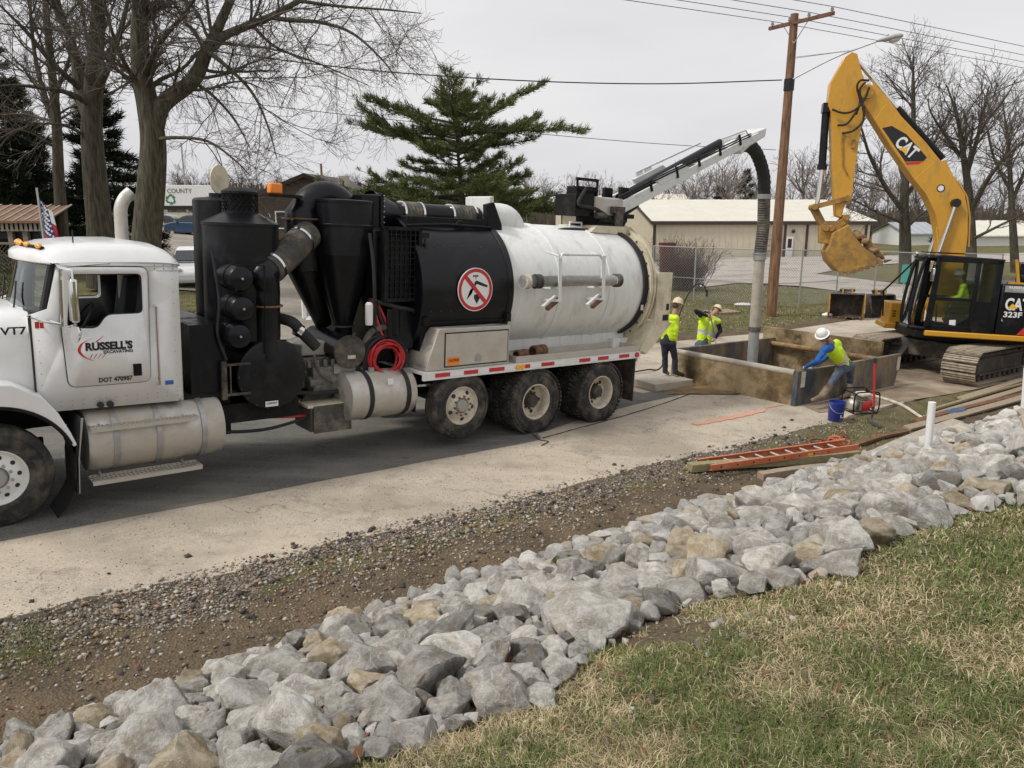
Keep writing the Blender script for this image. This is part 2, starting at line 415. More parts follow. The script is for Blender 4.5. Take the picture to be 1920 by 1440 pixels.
def mat_asphalt(name, c0, c1, dust, damt, spk=.5, crk=.42, stain=(.16, .14, .115)):
    m, nt, p, vec = newmat(name); L = nt.links.new
    n1 = noi(nt, vec, .9, 7, .65); n2 = noi(nt, vec, 60, 4, .7)
    vo = N(nt, 'ShaderNodeTexVoronoi'); vo.inputs['Scale'].default_value = 90; L(vec, vo.inputs['Vector'])
    c = mixc(nt, ramp(nt, vo.outputs['Color'], .1, .9), c0, c1)
    c = mixc(nt, ramp(nt, n1, .62 - .35 * damt, .8 - .25 * damt), c, mixc(nt, spk, c, dust))
    mp = N(nt, 'ShaderNodeMapping'); mp.inputs['Rotation'].default_value = (0, 0, -R(39.5)); mp.inputs['Scale'].default_value = (.25, 2.2, 1); L(vec, mp.inputs[0])
    n4 = noi(nt, mp.outputs[0], 1.3, 6, .7)
    c = mixc(nt, ramp(nt, n4, .45, .72), c, mixc(nt, .45, c, dust))
    c = mixc(nt, ramp(nt, n2, .56, .70), c, mixc(nt, .45, c, (.05, .045, .035)))
    ds_ = N(nt, 'ShaderNodeVectorMath', operation='ADD'); nv = N(nt, 'ShaderNodeTexNoise'); nv.inputs['Scale'].default_value = 1.6; nv.inputs['Detail'].default_value = 5; L(vec, nv.inputs['Vector'])
    L(vec, ds_.inputs[0]); L(nv.outputs['Color'], ds_.inputs[1])
    v2 = N(nt, 'ShaderNodeTexVoronoi', feature='DISTANCE_TO_EDGE'); v2.inputs['Scale'].default_value = crk; L(ds_.outputs[0], v2.inputs['Vector'])
    n5 = noi(nt, vec, .45, 5, .6)
    c = mixc(nt, ramp(nt, n5, .50, .60), c, mixc(nt, .45, c, stain)); n8 = noi(nt, vec, 3.0, 7, .7); c = mixc(nt, ramp(nt, n8, .55, .64), c, mixc(nt, .32, c, stain))
    L(c, p.inputs['Base Color'])
    n7 = noi(nt, vec, .8, 3, .5); ck = mixc(nt, ramp(nt, v2.outputs['Distance'], .0015, .006), mixc(nt, ramp(nt, n7, .45, .62), c, mixc(nt, .6, c, (.05, .045, .04))), c); L(ck, p.inputs['Base Color'])
    p.inputs['Roughness'].default_value = .92; p.inputs['Specular IOR Level'].default_value = .25
    setbump(nt, p, n2, .5, .008); return m
MAT['ground'] = mat_ground()
MAT['road'] = mat_asphalt('dusty_road', (.27, .235, .19), (.56, .49, .395), (.62, .53, .41), .8, .6)
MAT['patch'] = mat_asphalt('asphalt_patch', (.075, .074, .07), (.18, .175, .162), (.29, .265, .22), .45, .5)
MAT['lot'] = mat_asphalt('lot_asphalt', (.22, .195, .165), (.38, .34, .29), (.40, .35, .285), .6, crk=.15)
MAT['gravel'] = mat_asphalt('gravel_lot', (.32, .29, .26), (.58, .53, .48), (.50, .44, .38), .6)
MAT['pit'] = mat('pit_clay', (.22, .14, .065), .95, var=.35, scale=4, bump=.8, bscale=12)

# ------------------------------------------------------------------ ground sheet
HA0, HA1, HB0, HB1 = 13.52, 17.86, -1.06, 1.98          # the excavated shaft, along and across the road
def lin(a, b, s): return list(np.arange(a, b - s * .3, s))
AL = sorted(set([round(x, 3) for x in lin(-300, -60, 40) + lin(-60, -14, 6) + lin(-14, -5, 1) + lin(-5, 13.5, .14) + [HA0, HA1] + lin(13.6, 22, .35) + lin(22, 40, 1.2) + lin(40, 90, 4) + lin(90, 500, 30) + [500]]))
BL = sorted(set([round(x, 3) for x in [-200, -100, -60, -40, -30, -24, -20, -17, -15, -13.5, -12] + lin(-11, -2.1, .11) + [-2.1, -1.6, HB0, -.5, 0, .7, 1.4, HB1, 2.6, 3.3, 4] + lin(4.5, 12, .5) + lin(12, 40, 2) + lin(40, 110, 6) + lin(110, 520, 30) + [520]]))
V = []; zone = []
bare = [gp(1225, 1175), gp(1180, 1200), gp(1265, 1190)]
mossc = [gp(1150, 1230), gp(1590, 1090), gp(1400, 1140)]
for a in AL:
    for b in BL:
        x, y = xy(a, b); z = Z(x, y)
        if -2.25 < b < 6.3 and -30 < a < 60: z -= .075
        V.append((x, y, z))
        c = TOE - b; n1 = noise.noise((x * .9, y * .9, 0)) * .5
        gr = .85 * sst(-b, 1.5, 2.0) * (1 - sst(-b + n1 * .9, 2.35, 3.0)) * (1 - .6 * sst(a, 9, 12))
        di = sst(-b, 2.4, 3.0) * (1 - sst(c + n1 * .6, 2.7, 3.3))
        if 6 < b < 7.4 and a > 14: di = 1 - abs(b - 6.6) / .8
        if -2.4 < b <= 6: di = 1.0
        mo = 0
        for q in bare:
            d = math.hypot(x - q.x, y - q.y)
            if d < .5: di = max(di, 1 - d / .5)
        for q in mossc:
            d = math.hypot(x - q.x, y - q.y)
            if d < .4: mo = max(mo, 1 - d / .4)
        if a > 9 and -3.4 < b < -2.3: di = .45
        zone.append((gr, di, mo, 1))
nb = len(BL); F = []
for i in range(len(AL) - 1):
    for j in range(nb - 1):
        if HA0 - .01 <= AL[i] < HA1 - .01 and HB0 - .01 <= BL[j] < HB1 - .01: continue
        k = i * nb + j; F.append((k, k + nb, k + nb + 1, k + 1))
g = raw('ground', V, F, 'ground', smooth=True); tag(g, kind='structure')
at = g.data.color_attributes.new('zone', 'FLOAT_COLOR', 'POINT'); at.data.foreach_set('color', np.array(zone, dtype=np.float32).ravel())

def sheet(name, poly, mt, dz, res, hole=None, skirt=0, zf=None):
    zf = zf or Z
    dense = []
    for i in range(len(poly)):
        p, q = Vector(poly[i][:2]), Vector(poly[(i + 1) % len(poly)][:2]); n = max(1, int((q - p).length / res))
        dense += [p + (q - p) * (k / n) for k in range(n)]
    n = len(dense); vs = list(dense); ed = [(i, (i + 1) % n) for i in range(n)]
    if hole:
        h0 = len(vs); vs += [Vector(h) for h in hole]; ed += [(h0 + i, h0 + (i + 1) % len(hole)) for i in range(len(hole))]
    x0, x1 = min(p.x for p in dense), max(p.x for p in dense); y0, y1 = min(p.y for p in dense), max(p.y for p in dense)
    def inside(pt, P):
        c = False; m = len(P)
        for i in range(m):
            a, b = P[i], P[i - 1]
            if (a[1] > pt[1]) != (b[1] > pt[1]) and pt[0] < (b[0] - a[0]) * (pt[1] - a[1]) / (b[1] - a[1]) + a[0]: c = not c
        return c
    x = x0
    while x < x1:
        y = y0
        while y < y1:
            if inside((x, y), poly): vs.append(Vector((x + random.uniform(-.1, .1) * res, y + random.uniform(-.1, .1) * res)))
            y += res
        x += res
    ov, oe, of, *_ = delaunay_2d_cdt(vs, ed, [], 0, 1e-4)
    b = MB(); P3 = [(p.x, p.y, zf(p.x, p.y) + dz) for p in ov]; keep = []
    for f in of:
        c = sum((ov[i] for i in f), Vector((0, 0))) / len(f)
        if inside(c, poly) and not (hole and inside(c, hole)): keep.append(tuple(f))
    b.add(P3, keep)
    if skirt:
        for i in range(n):
            p, q = dense[i], dense[(i + 1) % n]
            zp, zq = zf(p.x, p.y) + dz, zf(q.x, q.y) + dz
            b.add([(p.x, p.y, zp), (q.x, q.y, zq), (q.x, q.y, zq - skirt), (p.x, p.y, zp - skirt)], [(0, 1, 2, 3)])
    o = b.build(name, mt, ang=40); return tag(o, kind='structure')
def zplane(x, y): return zroad(ab(x, y)[0])
# road slab with a broken near edge
edge = []
for a in np.arange(-30, 45, .10):
    n = noise.noise((a * .55, 1.7, 0)) * .24 + noise.noise((a * 2.1, 4.2, 0)) * .13 + noise.noise((a * 6, 9, 0)) * .05
    edge.append(xy(a, -2.22 + n))
holep = [xy(HA0, HB0), xy(HA1, HB0), xy(HA1, HB1), xy(HA0, HB1)]
road = sheet('road', edge + [xy(45, 5.6), xy(30, 6.2), xy(18, 6.3), xy(0, 6.1), xy(-30, 6.0)], 'road', 0, .6, holep, skirt=.085, zf=zplane)
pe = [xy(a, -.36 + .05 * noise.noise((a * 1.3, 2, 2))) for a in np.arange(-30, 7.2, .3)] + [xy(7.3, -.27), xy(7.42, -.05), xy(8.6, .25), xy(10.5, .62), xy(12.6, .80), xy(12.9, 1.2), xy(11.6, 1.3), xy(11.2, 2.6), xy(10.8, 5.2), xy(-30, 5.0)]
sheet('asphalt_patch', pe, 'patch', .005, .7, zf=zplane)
# dug-out soil around the near corner of the shaft
sheet('dug_soil', [xy(*q) for q in ((11.9, .95), (12.6, .55), (13.3, .15), (13.5, .1), (13.5, 1.2), (13.2, 1.6), (12.4, 1.5))], 'pit', .012, .2, zf=lambda x, y: zplane(x, y) + .05 * (noise.noise((x * 3, y * 3, 0)) + .2))
MAT['mudroad'] = mat('muddy_road', (.22, .165, .11), .95, var=.35, scale=2.5, bump=.5, bscale=14, dirt=(.40, .33, .245), dscale=.9, damt=.6)
sheet('muddy_ground', [xy(*q) for q in ((13.3, -1.75), (14.2, -2.0), (15.5, -2.05), (17.5, -2.3), (19.5, -2.45), (22, -2.5), (25, -2.4), (25.5, 0), (24, 2.6), (18.2, 2.9), (18.05, -1.25), (13.6, -1.25))], 'mudroad', .006, .35, zf=zplane)
# shaft floor and walls of soil
b = MB()
def wp(a, b_, z): p = Vector(xy(a, b_) + (zroad(a) + z,)); return p
zz = [(HA0 - .02, HB0 - .02), (HA1 + .02, HB0 - .02), (HA1 + .02, HB1 + .02), (HA0 - .02, HB1 + .02)]
for i in range(4):
    p, q = zz[i], zz[(i + 1) % 4]
    b.add([wp(*p, -.02), wp(*q, -.02), wp(*q, -1.7), wp(*p, -1.7)], [(0, 1, 2, 3)])
for i in range(14):
    for j in range(10):
        P = []
        for di, dj in ((0, 0), (1, 0), (1, 1), (0, 1)):
            a = HA0 - .02 + (HA1 - HA0 + .04) * (i + di) / 14; bb = HB0 - .02 + (HB1 - HB0 + .04) * (j + dj) / 10
            P.append(wp(a, bb, -1.45 + .16 * noise.noise((a * 1.5, bb * 1.5, 0))))
        b.add(P, [(0, 1, 2, 3)])
tag(b.build('excavated_shaft', 'pit'), kind='structure')
# paved lot behind the truck, gravel yard by the sheds
def G2(L): return [tuple(gp(u, v).xy) for u, v in L]
sheet('parking_lot', G2([(372, 548), (440, 640), (470, 640), (760, 640), (760, 470), (620, 405), (520, 408), (420, 404), (340, 400), (215, 396), (120, 400), (130, 412), (205, 428), (285, 455), (330, 545)]), 'lot', .05, 3.0)
sheet('gravel_yard', G2([(1180, 505), (1232, 492), (1330, 484), (1520, 482), (1700, 480), (1960, 474), (1960, 492), (1700, 494), (1600, 502), (1530, 515), (1640, 528), (1800, 548), (1960, 572), (1960, 622), (1800, 590), (1640, 556), (1500, 538), (1380, 532), (1250, 545), (1180, 540)]), 'gravel', .06, 2.0)
# painted orange utility mark on the road
def mat_spray():
    m, nt, p, vec = newmat('spray_paint'); L = nt.links.new
    n = noi(nt, vec, 22, 6, .75)
    c = mixc(nt, ramp(nt, n, .40, .56), (.85, .25, .12), (.46, .37, .29)); L(c, p.inputs['Base Color']); p.inputs['Roughness'].default_value = .85; return m
MAT['spray'] = mat_spray()
mk = []
for t in np.linspace(0, 1, 22): mk.append(xy(10.3 + 2.2 * t, -1.10 + .02 * math.sin(t * 40) - .05 * math.sin(t * PI)))
for t in np.linspace(1, 0, 22): mk.append(xy(10.3 + 2.2 * t, -.96 + .025 * math.sin(t * 33)))
sheet('orange_paint_mark', mk, 'spray', .009, .3, zf=zplane)
sheet('orange_paint_mark', [xy(*q) for q in ((12.7, -.95), (13.3, -.98), (13.3, -.92), (12.7, -.88))], 'spray', .009, .3, zf=zplane)
MAT['tar'] = mat('crack_tar', (.02, .018, .016), .9)
for P in ([(7.35, .0), (7.2, -.35), (7.25, -.5), (7.0, -.62)], [(12.4, .7), (11, .35), (9.5, .05), (8.2, -.15), (7.3, -.3)]):
    S = spline([Vector((p[0], p[1], 0)) for p in P], 6); Lf = []; Rt = []
    for i, s in enumerate(S):
        d = (S[min(i + 1, len(S) - 1)] - S[max(i - 1, 0)]).normalized(); nn = Vector((-d.y, d.x, 0)) * (.008 + .01 * random.random())
        Lf.append(xy(s.x + nn.x, s.y + nn.y)); Rt.append(xy(s.x - nn.x, s.y - nn.y))
    sheet('road_crack', Lf + Rt[::-1], 'tar', .0075, .5, zf=zplane)

# ------------------------------------------------------------------ rocks
def rock_mat(name, c0, c1, vein, mossy=0., fs=1.):
    m, nt, p, vec0 = newmat(name); L = nt.links.new
    oi = N(nt, 'ShaderNodeObjectInfo'); va = N(nt, 'ShaderNodeVectorMath', operation='ADD'); L(vec0, va.inputs[0])
    sc = N(nt, 'ShaderNodeVectorMath', operation='SCALE'); L(oi.outputs['Location'], sc.inputs[0]); sc.inputs['Scale'].default_value = 3.7; L(sc.outputs[0], va.inputs[1]); vm_ = N(nt, 'ShaderNodeVectorMath', operation='SCALE'); L(va.outputs[0], vm_.inputs[0]); vm_.inputs['Scale'].default_value = fs; vec = vm_.outputs[0]
    n1 = noi(nt, vec, 1.3, 8, .65); n2 = noi(nt, vec, 5, 8, .75); n3 = noi(nt, vec, 14, 6, .7)
    c = mixc(nt, ramp(nt, n1, .40, .60), c0, c1)
    v = N(nt, 'ShaderNodeTexWave'); v.inputs['Scale'].default_value = .9; v.inputs['Distortion'].default_value = 14; v.inputs['Detail'].default_value = 4; v.inputs['Detail Scale'].default_value = 1.2; L(vec, v.inputs['Vector'])
    c = mixc(nt, ramp(nt, v.outputs['Fac'], .95, 1.0), c, mixc(nt, .42, c, vein))
    c = mixc(nt, ramp(nt, n2, .56, .70), c, mixc(nt, .5, c, (.24, .21, .165)))
    c = mixc(nt, ramp(nt, n3, .34, .50), mixc(nt, .25, c, (.14, .13, .12)), c)
    n6 = noi(nt, vec, 1.9, 6, .7); c = mixc(nt, ramp(nt, n6, .53, .66), c, mixc(nt, .6, c, (.30, .215, .12)))
    if mossy: c = mixc(nt, ramp(nt, n1, .72 - .3 * mossy, .82 - .3 * mossy), c, (.09, .08, .03))
    ge = N(nt, 'ShaderNodeNewGeometry'); c = mixc(nt, ramp(nt, ge.outputs['Pointiness'], .515, .56), c, mixc(nt, .3, c, (.82, .81, .78))); c = mixc(nt, ramp(nt, ge.outputs['Pointiness'], .42, .49), mixc(nt, .55, c, (.13, .10, .07)), c)  # worn pale edges, dirty creases; also paints bright-edge, shaded-crevice contrast into the colour
    hsv = N(nt, 'ShaderNodeHueSaturation'); L(c, hsv.inputs['Color']); mr = N(nt, 'ShaderNodeMapRange'); mr.inputs[3].default_value = .86; mr.inputs[4].default_value = 1.34; rs_ = N(nt, 'ShaderNodeMath', operation='ADD'); L(oi.outputs['Random'], rs_.inputs[0]); L(ge.outputs['Random Per Island'], rs_.inputs[1]); fr_ = N(nt, 'ShaderNodeMath', operation='FRACT'); L(rs_.outputs[0], fr_.inputs[0]); L(fr_.outputs[0], mr.inputs[0]); L(mr.outputs[0], hsv.inputs['Value'])
    L(hsv.outputs[0], p.inputs['Base Color']); p.inputs['Roughness'].default_value = .88; p.inputs['Specular IOR Level'].default_value = .25
    ad = N(nt, 'ShaderNodeMath', operation='ADD'); L(n2, ad.inputs[0]); L(n3, ad.inputs[1]); setbump(nt, p, ad.outputs[0], .8, .05)
    return m
RMS = [('limestone_grey', (.31, .29, .26), (.62, .59, .535), (.84, .82, .78)),
      ('limestone_pale', (.45, .42, .365), (.74, .715, .655), (.80, .78, .75)),
      ('limestone_tan', (.38, .30, .19), (.62, .53, .39), (.66, .6, .5)),
      ('limestone_dark', (.19, .18, .165), (.36, .34, .305), (.45, .43, .4), .5)]
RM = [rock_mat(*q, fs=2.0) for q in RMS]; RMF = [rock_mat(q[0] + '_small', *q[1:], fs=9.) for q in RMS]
RN = ['grey', 'whitish', 'tan', 'dark mottled']
def rock_verts(seed, sub):
    rs = np.random.default_rng(seed); k = int(rs.integers(13, 26)); D = rs.normal(size=(k, 3)); D /= np.linalg.norm(D, axis=1)[:, None]; D *= rs.uniform(.8, 1.1, k)[:, None]
    bm = bmesh.new()
    for p in D: bm.verts.new(p)
    r = bmesh.ops.convex_hull(bm, input=bm.verts); bmesh.ops.delete(bm, geom=[v for v in bm.verts if not v.link_faces], context='VERTS')
    bmesh.ops.dissolve_limit(bm, angle_limit=R(14), verts=bm.verts, edges=bm.edges)
    bmesh.ops.bevel(bm, geom=list(bm.edges), offset=.06, offset_type='OFFSET', segments=1 if sub < 3 else 2, profile=.6, affect='EDGES', clamp_overlap=True)
    bmesh.ops.triangulate(bm, faces=bm.faces)
    if sub >= 3:
        for _ in range(3):
            le = [e for e in bm.edges if e.calc_length() > .23]
            if le: bmesh.ops.subdivide_edges(bm, edges=le, cuts=1); bmesh.ops.triangulate(bm, faces=bm.faces)
    bm.verts.index_update(); P = np.array([v.co[:] for v in bm.verts]); Fc = np.array([[v.index for v in f.verts] for f in bm.faces]); bm.free()
    for i in range(len(P)):
        q = P[i]; h = noise.noise((q[0] * 1.8 + seed, q[1] * 1.8, q[2] * 1.8)) * .10 + noise.noise((q[0] * 5 + seed, q[1] * 5, q[2] * 5)) * .05 + (.5 - abs(noise.noise((q[0] * 3 + 9, q[1] * 3 + seed, q[2] * 3)))) * .08 + noise.noise((q[0] * 11 + seed, q[1] * 11, q[2] * 11)) * .02
        P[i] = q * (1 + h)
    P -= (P.max(0) + P.min(0)) / 2; P /= (P.max(0) - P.min(0))[None, :]
    return P, Fc
RV = [rock_verts(100 + i, 3) for i in range(18)]; RVs = [rock_verts(100 + i, 2) for i in range(18)]
RME = {}
for i, (P, Fc) in enumerate(RV):
    for k in range(4):
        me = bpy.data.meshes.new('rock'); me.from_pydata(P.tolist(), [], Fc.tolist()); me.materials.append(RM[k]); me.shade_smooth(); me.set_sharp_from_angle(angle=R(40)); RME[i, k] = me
low = [(-90, 1435), (0, 1392), (130, 1347), (290, 1287), (430, 1242), (560, 1192), (680, 1142), (760, 1112), (900, 1072), (1080, 1017), (1240, 967), (1400, 917), (1500, 892), (1620, 852), (1720, 832), (1800, 802), (1900, 770), (1990, 748)]
upp = [(1990, 935), (1920, 945), (1800, 965), (1700, 1000), (1620, 1040), (1560, 1085), (1460, 1108), (1330, 1128), (1200, 1175), (1090, 1250), (1010, 1325), (870, 1370), (720, 1425), (600, 1480), (420, 1560), (150, 1620)]
low = [(u, v + (22 if v > 1100 else 10)) for u, v in low]
RPOLY = [tuple(gp(u, v).xy) for u, v in low + upp]
def inpoly(x, y, P):
    c = False
    for i in range(len(P)):
        a, b = P[i], P[i - 1]
        if (a[1] > y) != (b[1] > y) and x < (b[0] - a[0]) * (y - a[1]) / (b[1] - a[1]) + a[0]: c = not c
    return c
placed = []      # x, y, d
ROCKS = []       # (x,y,z,dx,dy,dz,rotz,tilt,kind,label)
ANCH = [(1105, 1172, 185, 112, 1, 'broad pale slab rock beside the bare sandy soil at the grass edge'),
        (935, 1302, 145, 122, 0, 'large grey pyramid-shaped rock with dead leaves at its foot'),
        (1350, 1082, 135, 84, 0, 'large grey blocky rock tilted against the small white rock'), (1425, 1040, 95, 78, 1, None), (1512, 1055, 92, 80, 2, 'rounded tan rock beside the yellow moss patch'),
        (1562, 1012, 112, 90, 1, 'big pale upright rock at the edge of the grass'), (1466, 1091, 84, 48, 1, None), (1287, 1113, 112, 62, 1, None), (603, 1402, 112, 122, 2, 'tall tan rock with pale veins beside the rounded white stone'),
        (776, 1382, 112, 52, 1, 'flat white rock lying in the grass'), (645, 1352, 80, 62, 0, None), (840, 1337, 84, 68, 1, None), (482, 1362, 112, 130, 1, 'tall pale rock standing upright among grey rocks'), (1050, 1262, 70, 60, 1, None),
        (1062, 1117, 82, 62, 1, None), (898, 1162, 92, 62, 3, 'dark mottled rock at the middle of the rock bank'), (1702, 936, 95, 72, 2, 'rounded tan boulder with mossy brown stains'), (1765, 914, 105, 64, 3, 'big mossy boulder beside the stained tan boulder'),
        (1855, 924, 115, 62, 2, None), (520, 1250, 125, 62, 0, None), (735, 1215, 110, 66, 0, None), (570, 1312, 150, 50, 0, None), (345, 1420, 130, 56, 0, None), (170, 1395, 90, 44, 0, None), (1600, 1000, 70, 60, 2, None),
        (990, 1225, 75, 70, 0, None), (690, 1290, 90, 72, 2, None), (660, 1250, 95, 55, 0, None), (440, 1300, 110, 60, 1, None), (640, 1160, 60, 50, 2, None), (1180, 1085, 90, 50, 1, None), (1280, 1045, 90, 48, 2, None), (255, 1350, 90, 44, 2, None),
        (1495, 1005, 60, 40, 0, None), (1235, 1080, 90, 55, 1, None), (90, 1425, 90, 36, 1, None), (690, 1392, 30, 36, 1, 'small rounded white stone lying in the grass')]
for (u, v, pw, ph, k, lab) in ANCH:
    g_ = gp(u, v + ph * .42); t = (g_ - CAM).dot(Vector((0, CT, -ST))); d = pw * t / FPX
    hh = min(ph * t / FPX * 1.0, d * .95)
    g_ = gp(u, v + ph * .2)
    placed.append((g_.x, g_.y, d * .95)); ROCKS.append((g_.x, g_.y, g_.z + hh * .25, d, d * .8, hh, 0 if pw > 1.2 * ph else random.uniform(-.4, .4), .12, k, lab))
XS = [p[0] for p in RPOLY]; YS = [p[1] for p in RPOLY]
sizes = sorted([float(np.clip(rng.lognormal(math.log(.122), .5), .055, .40)) for _ in range(9000)], reverse=True)
grid = {}
def near(x, y, d):
    ci, cj = int(x // .6), int(y // .6)
    for i in range(ci - 1, ci + 2):
        for j in range(cj - 1, cj + 2):
            for (px, py, pd) in grid.get((i, j), ()):
                if (px - x) ** 2 + (py - y) ** 2 < (.37 * (d + pd)) ** 2: return True
    return False
for p in placed: grid.setdefault((int(p[0] // .6), int(p[1] // .6)), []).append(p)
for d in sizes:
    for _ in range(14):
        x, y = random.uniform(min(XS), max(XS)), random.uniform(min(YS), max(YS))
        if not inpoly(x, y, RPOLY) or near(x, y, d): continue
        if TOE - ab(x, y)[1] < .7 and d > .26: continue
        grid.setdefault((int(x // .6), int(y // .6)), []).append((x, y, d)); placed.append((x, y, d))
        dx, dy, dz = d * random.uniform(.95, 1.3), d * random.uniform(.75, 1.05), d * random.uniform(.55, .85)
        k = random.choices([0, 1, 2, 3], [.36, .42, .17, .05])[0]
        ROCKS.append((x, y, Z(x, y) + dz * random.uniform(.2, .45) + .02, dx, dy, dz, random.uniform(0, 6.28), .5, k, None)); break
def vis(r):
    q = Vector(r[:3]) - CAM; f = q.y * CT - q.z * ST; u = 960 + FPX * q.x / f; v = 720 + FPX * (-q.y * ST - q.z * CT) / f
    return (r[3] / f if (-60 < u < 1980 and 0 < v < 1500) else 0) + (10 if r[9] else 0)
ROCKS.sort(key=vis, reverse=True)
print('rocks', len(ROCKS))
SV = []; SF = []; SM = []; off = 0
for i, (x, y, z, dx, dy, dz, rz, tilt, k, lab) in enumerate(ROCKS):
    e = Euler((random.uniform(-tilt, tilt), random.uniform(-tilt, tilt), rz))
    if i < 300:
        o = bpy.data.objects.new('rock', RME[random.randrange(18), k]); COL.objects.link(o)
        o.location = (x, y, z); o.rotation_euler = e; o.scale = (dx, dy, dz)
        if lab: tag(o, lab, 'rock')
        else:
            a_, b_ = ab(x, y); c_ = TOE - b_; sz = 'large' if dx > .36 else ('middling' if dx > .26 else 'small')
            band = 'low on the bank by the soil' if c_ < .8 else ('midway up the bank' if c_ < 2.0 else 'high on the bank by the grass')
            alo = 'facing the cab' if a_ < 2.6 else ('facing the hydraulic tank' if a_ < 5.2 else ('facing the rear wheels' if a_ < 8 else ('below the ladder' if a_ < 11 else 'by the stand pipes')))
            lb_ = f'{sz} {RN[k]} rock {band}, {alo}'; tag(o, lb_, 'rock', 'rocks: ' + lb_)
    else:
        P, Fc = RVs[random.randrange(18)]; M = np.array(e.to_matrix())
        SV.append((P * np.array((dx, dy, dz))) @ M.T + np.array((x, y, z))); SF.append(Fc + off); off += len(P); SM.append(np.full(len(Fc), k))
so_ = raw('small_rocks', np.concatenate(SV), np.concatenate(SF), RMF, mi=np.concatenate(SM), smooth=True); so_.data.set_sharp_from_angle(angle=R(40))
tag(so_, 'smaller loose limestone rocks filling the gaps in the rock bank', 'rocks', kind='stuff')
# ------------------------------------------------------------------ gravel chips on the shoulder
PEB = [mat('chip_grey', (.26, .24, .21), .9, var=.2), mat('chip_pale', (.48, .44, .37), .9, var=.15), mat('chip_tan', (.30, .21, .125), .9, var=.2), mat('chip_dark', (.07, .06, .055), .9, var=.3)]
oct_ = np.array([(1, 0, 0), (-1, 0, 0), (0, 1, 0), (0, -1, 0), (0, 0, 1), (0, 0, -1)], float); octf = np.array([(0, 2, 4), (2, 1, 4), (1, 3, 4), (3, 0, 4), (2, 0, 5), (1, 2, 5), (3, 1, 5), (0, 3, 5)])
SV = []; SF = []; SM = []; off = 0
def chip(a, b_, s, k):
    global off
    x, y = xy(a, b_); z = Z(x, y)
    if b_ > -2.2: z = zroad(a)
    P = oct_ * rng.uniform(.55, 1.2, (6, 3)) * np.array((s, s * .9, s * .6)); M = np.array(Euler((random.uniform(-.6, .6), random.uniform(-.6, .6), random.uniform(0, 6.3))).to_matrix())
    SV.append(P @ M.T + np.array((x, y, z + s * .2))); SF.append(octf + off); off += 6; SM.append(np.full(8, k))
for i in range(14000):
    a = random.uniform(-1.5, 13.5) if i % 3 else random.uniform(-1.5, 6); b_ = random.gauss(-2.5, .26) if random.random() < .8 else random.gauss(-3.0, .35)
    if b_ > -2.08 or b_ < -4.2: continue
    if a > 9.5 and random.random() < .5: continue
    chip(a, b_, float(np.clip(rng.lognormal(math.log(.014), .45), .006, .05)), random.choices([0, 1, 2, 3], [.34, .24, .30, .12])[0])
for i in range(150):
    a = random.uniform(-1.5, 13); chip(a, random.gauss(-2.45, .25), random.uniform(.02, .055), 3)
for i in range(70):
    chip(random.uniform(0, 9), random.gauss(-3.0, .3), random.uniform(.02, .05), 3)
for i in range(2600):
    a = random.uniform(-1, 13); b_ = random.uniform(-2.2, -.4)
    chip(a, b_, random.uniform(.004, .011), random.choices([0, 1, 2, 3], [.3, .2, .2, .3])[0])
for i in range(6500):
    a = random.uniform(-2, 15); b_ = random.uniform(-7.0, -3.5); chip(a, b_, float(np.clip(rng.lognormal(math.log(.018), .5), .008, .055)), random.choices([0, 1, 2, 3], [.3, .35, .3, .05])[0])
tag(raw('gravel', np.concatenate(SV), np.concatenate(SF), PEB, mi=np.concatenate(SM)), 'loose gravel chips along the broken road edge', 'gravel', kind='stuff')
# ------------------------------------------------------------------ grass of the near bank
GM = [mat('straw_pale', (.56, .465, .29), .9, var=.2, spec=.2), mat('straw_brown', (.37, .28, .165), .9, var=.25, spec=.2), mat('grass_green', (.10, .145, .04), .8, var=.3, spec=.25), mat('grass_fresh', (.16, .215, .065), .8, var=.3, spec=.25), mat('grass_olive', (.17, .165, .065), .85, var=.3, spec=.2)]
cnt = 0; BV = []; BM_ = []
def blade(p, L, wd, lean, az, k):
    d = Vector((math.cos(az), math.sin(az), 0)); s = Vector((-d.y, d.x, 0)) * wd * .5
    p1 = p + d * (L * .45 * lean) + Vector((0, 0, L * .55 * (1.1 - .75 * lean))); p2 = p1 + d * (L * .6 * (.25 + lean)) + Vector((0, 0, L * .5 * (.75 - lean)))
    BV.extend((p - s, p + s, p1 + s * .8, p1 - s * .8, p2)); BM_.append(k)
def patchv(x, y): return noise.noise((x * 1.6, y * 1.6, 5)) * .6 + noise.noise((x * 5, y * 5, 9)) * .35 + noise.noise((x * .5, y * .5, 2)) * .5
clumpseed = 0
while cnt < 210000:
    # clumps, denser close to the standing point
    rr = 1.7 + 9 * random.random() ** 2.0; th = R(random.uniform(32, 118)); x, y = rr * math.cos(th), rr * math.sin(th)
    a, b_ = ab(x, y); c = TOE - b_
    if c < 2.45 or inpoly(x, y, RPOLY): 
        continue
    if any((x - q.x) ** 2 + (y - q.y) ** 2 < (.22 + .12 * random.random()) ** 2 for q in bare) and random.random() < .95: continue
    pv = patchv(x, y); green = pv < -.12 + .2 * sst(-c, -5, -3) + random.uniform(-.12, .12)
    f = max(1, rr / 3.0)
    for _ in range(random.randint(9, 18)):
        px, py = x + random.gauss(0, .035 * f), y + random.gauss(0, .035 * f)
        if inpoly(px, py, RPOLY) and random.random() < .7: continue
        p = Vector((px, py, Z(px, py) - .004)); az = random.uniform(0, 6.283)
        if (green and random.random() < .68) or random.random() < .12:
            k = random.choice((2, 2, 3, 4)); blade(p, random.uniform(.035, .11), .0036 * f, random.uniform(.1, .75), az, k)
        else:
            k = random.choice((0, 0, 1, 4)) if random.random() < .85 else 1
            blade(p, random.uniform(.03, .11), .0036 * f, random.uniform(.45, 1.05), az, k)
        cnt += 1
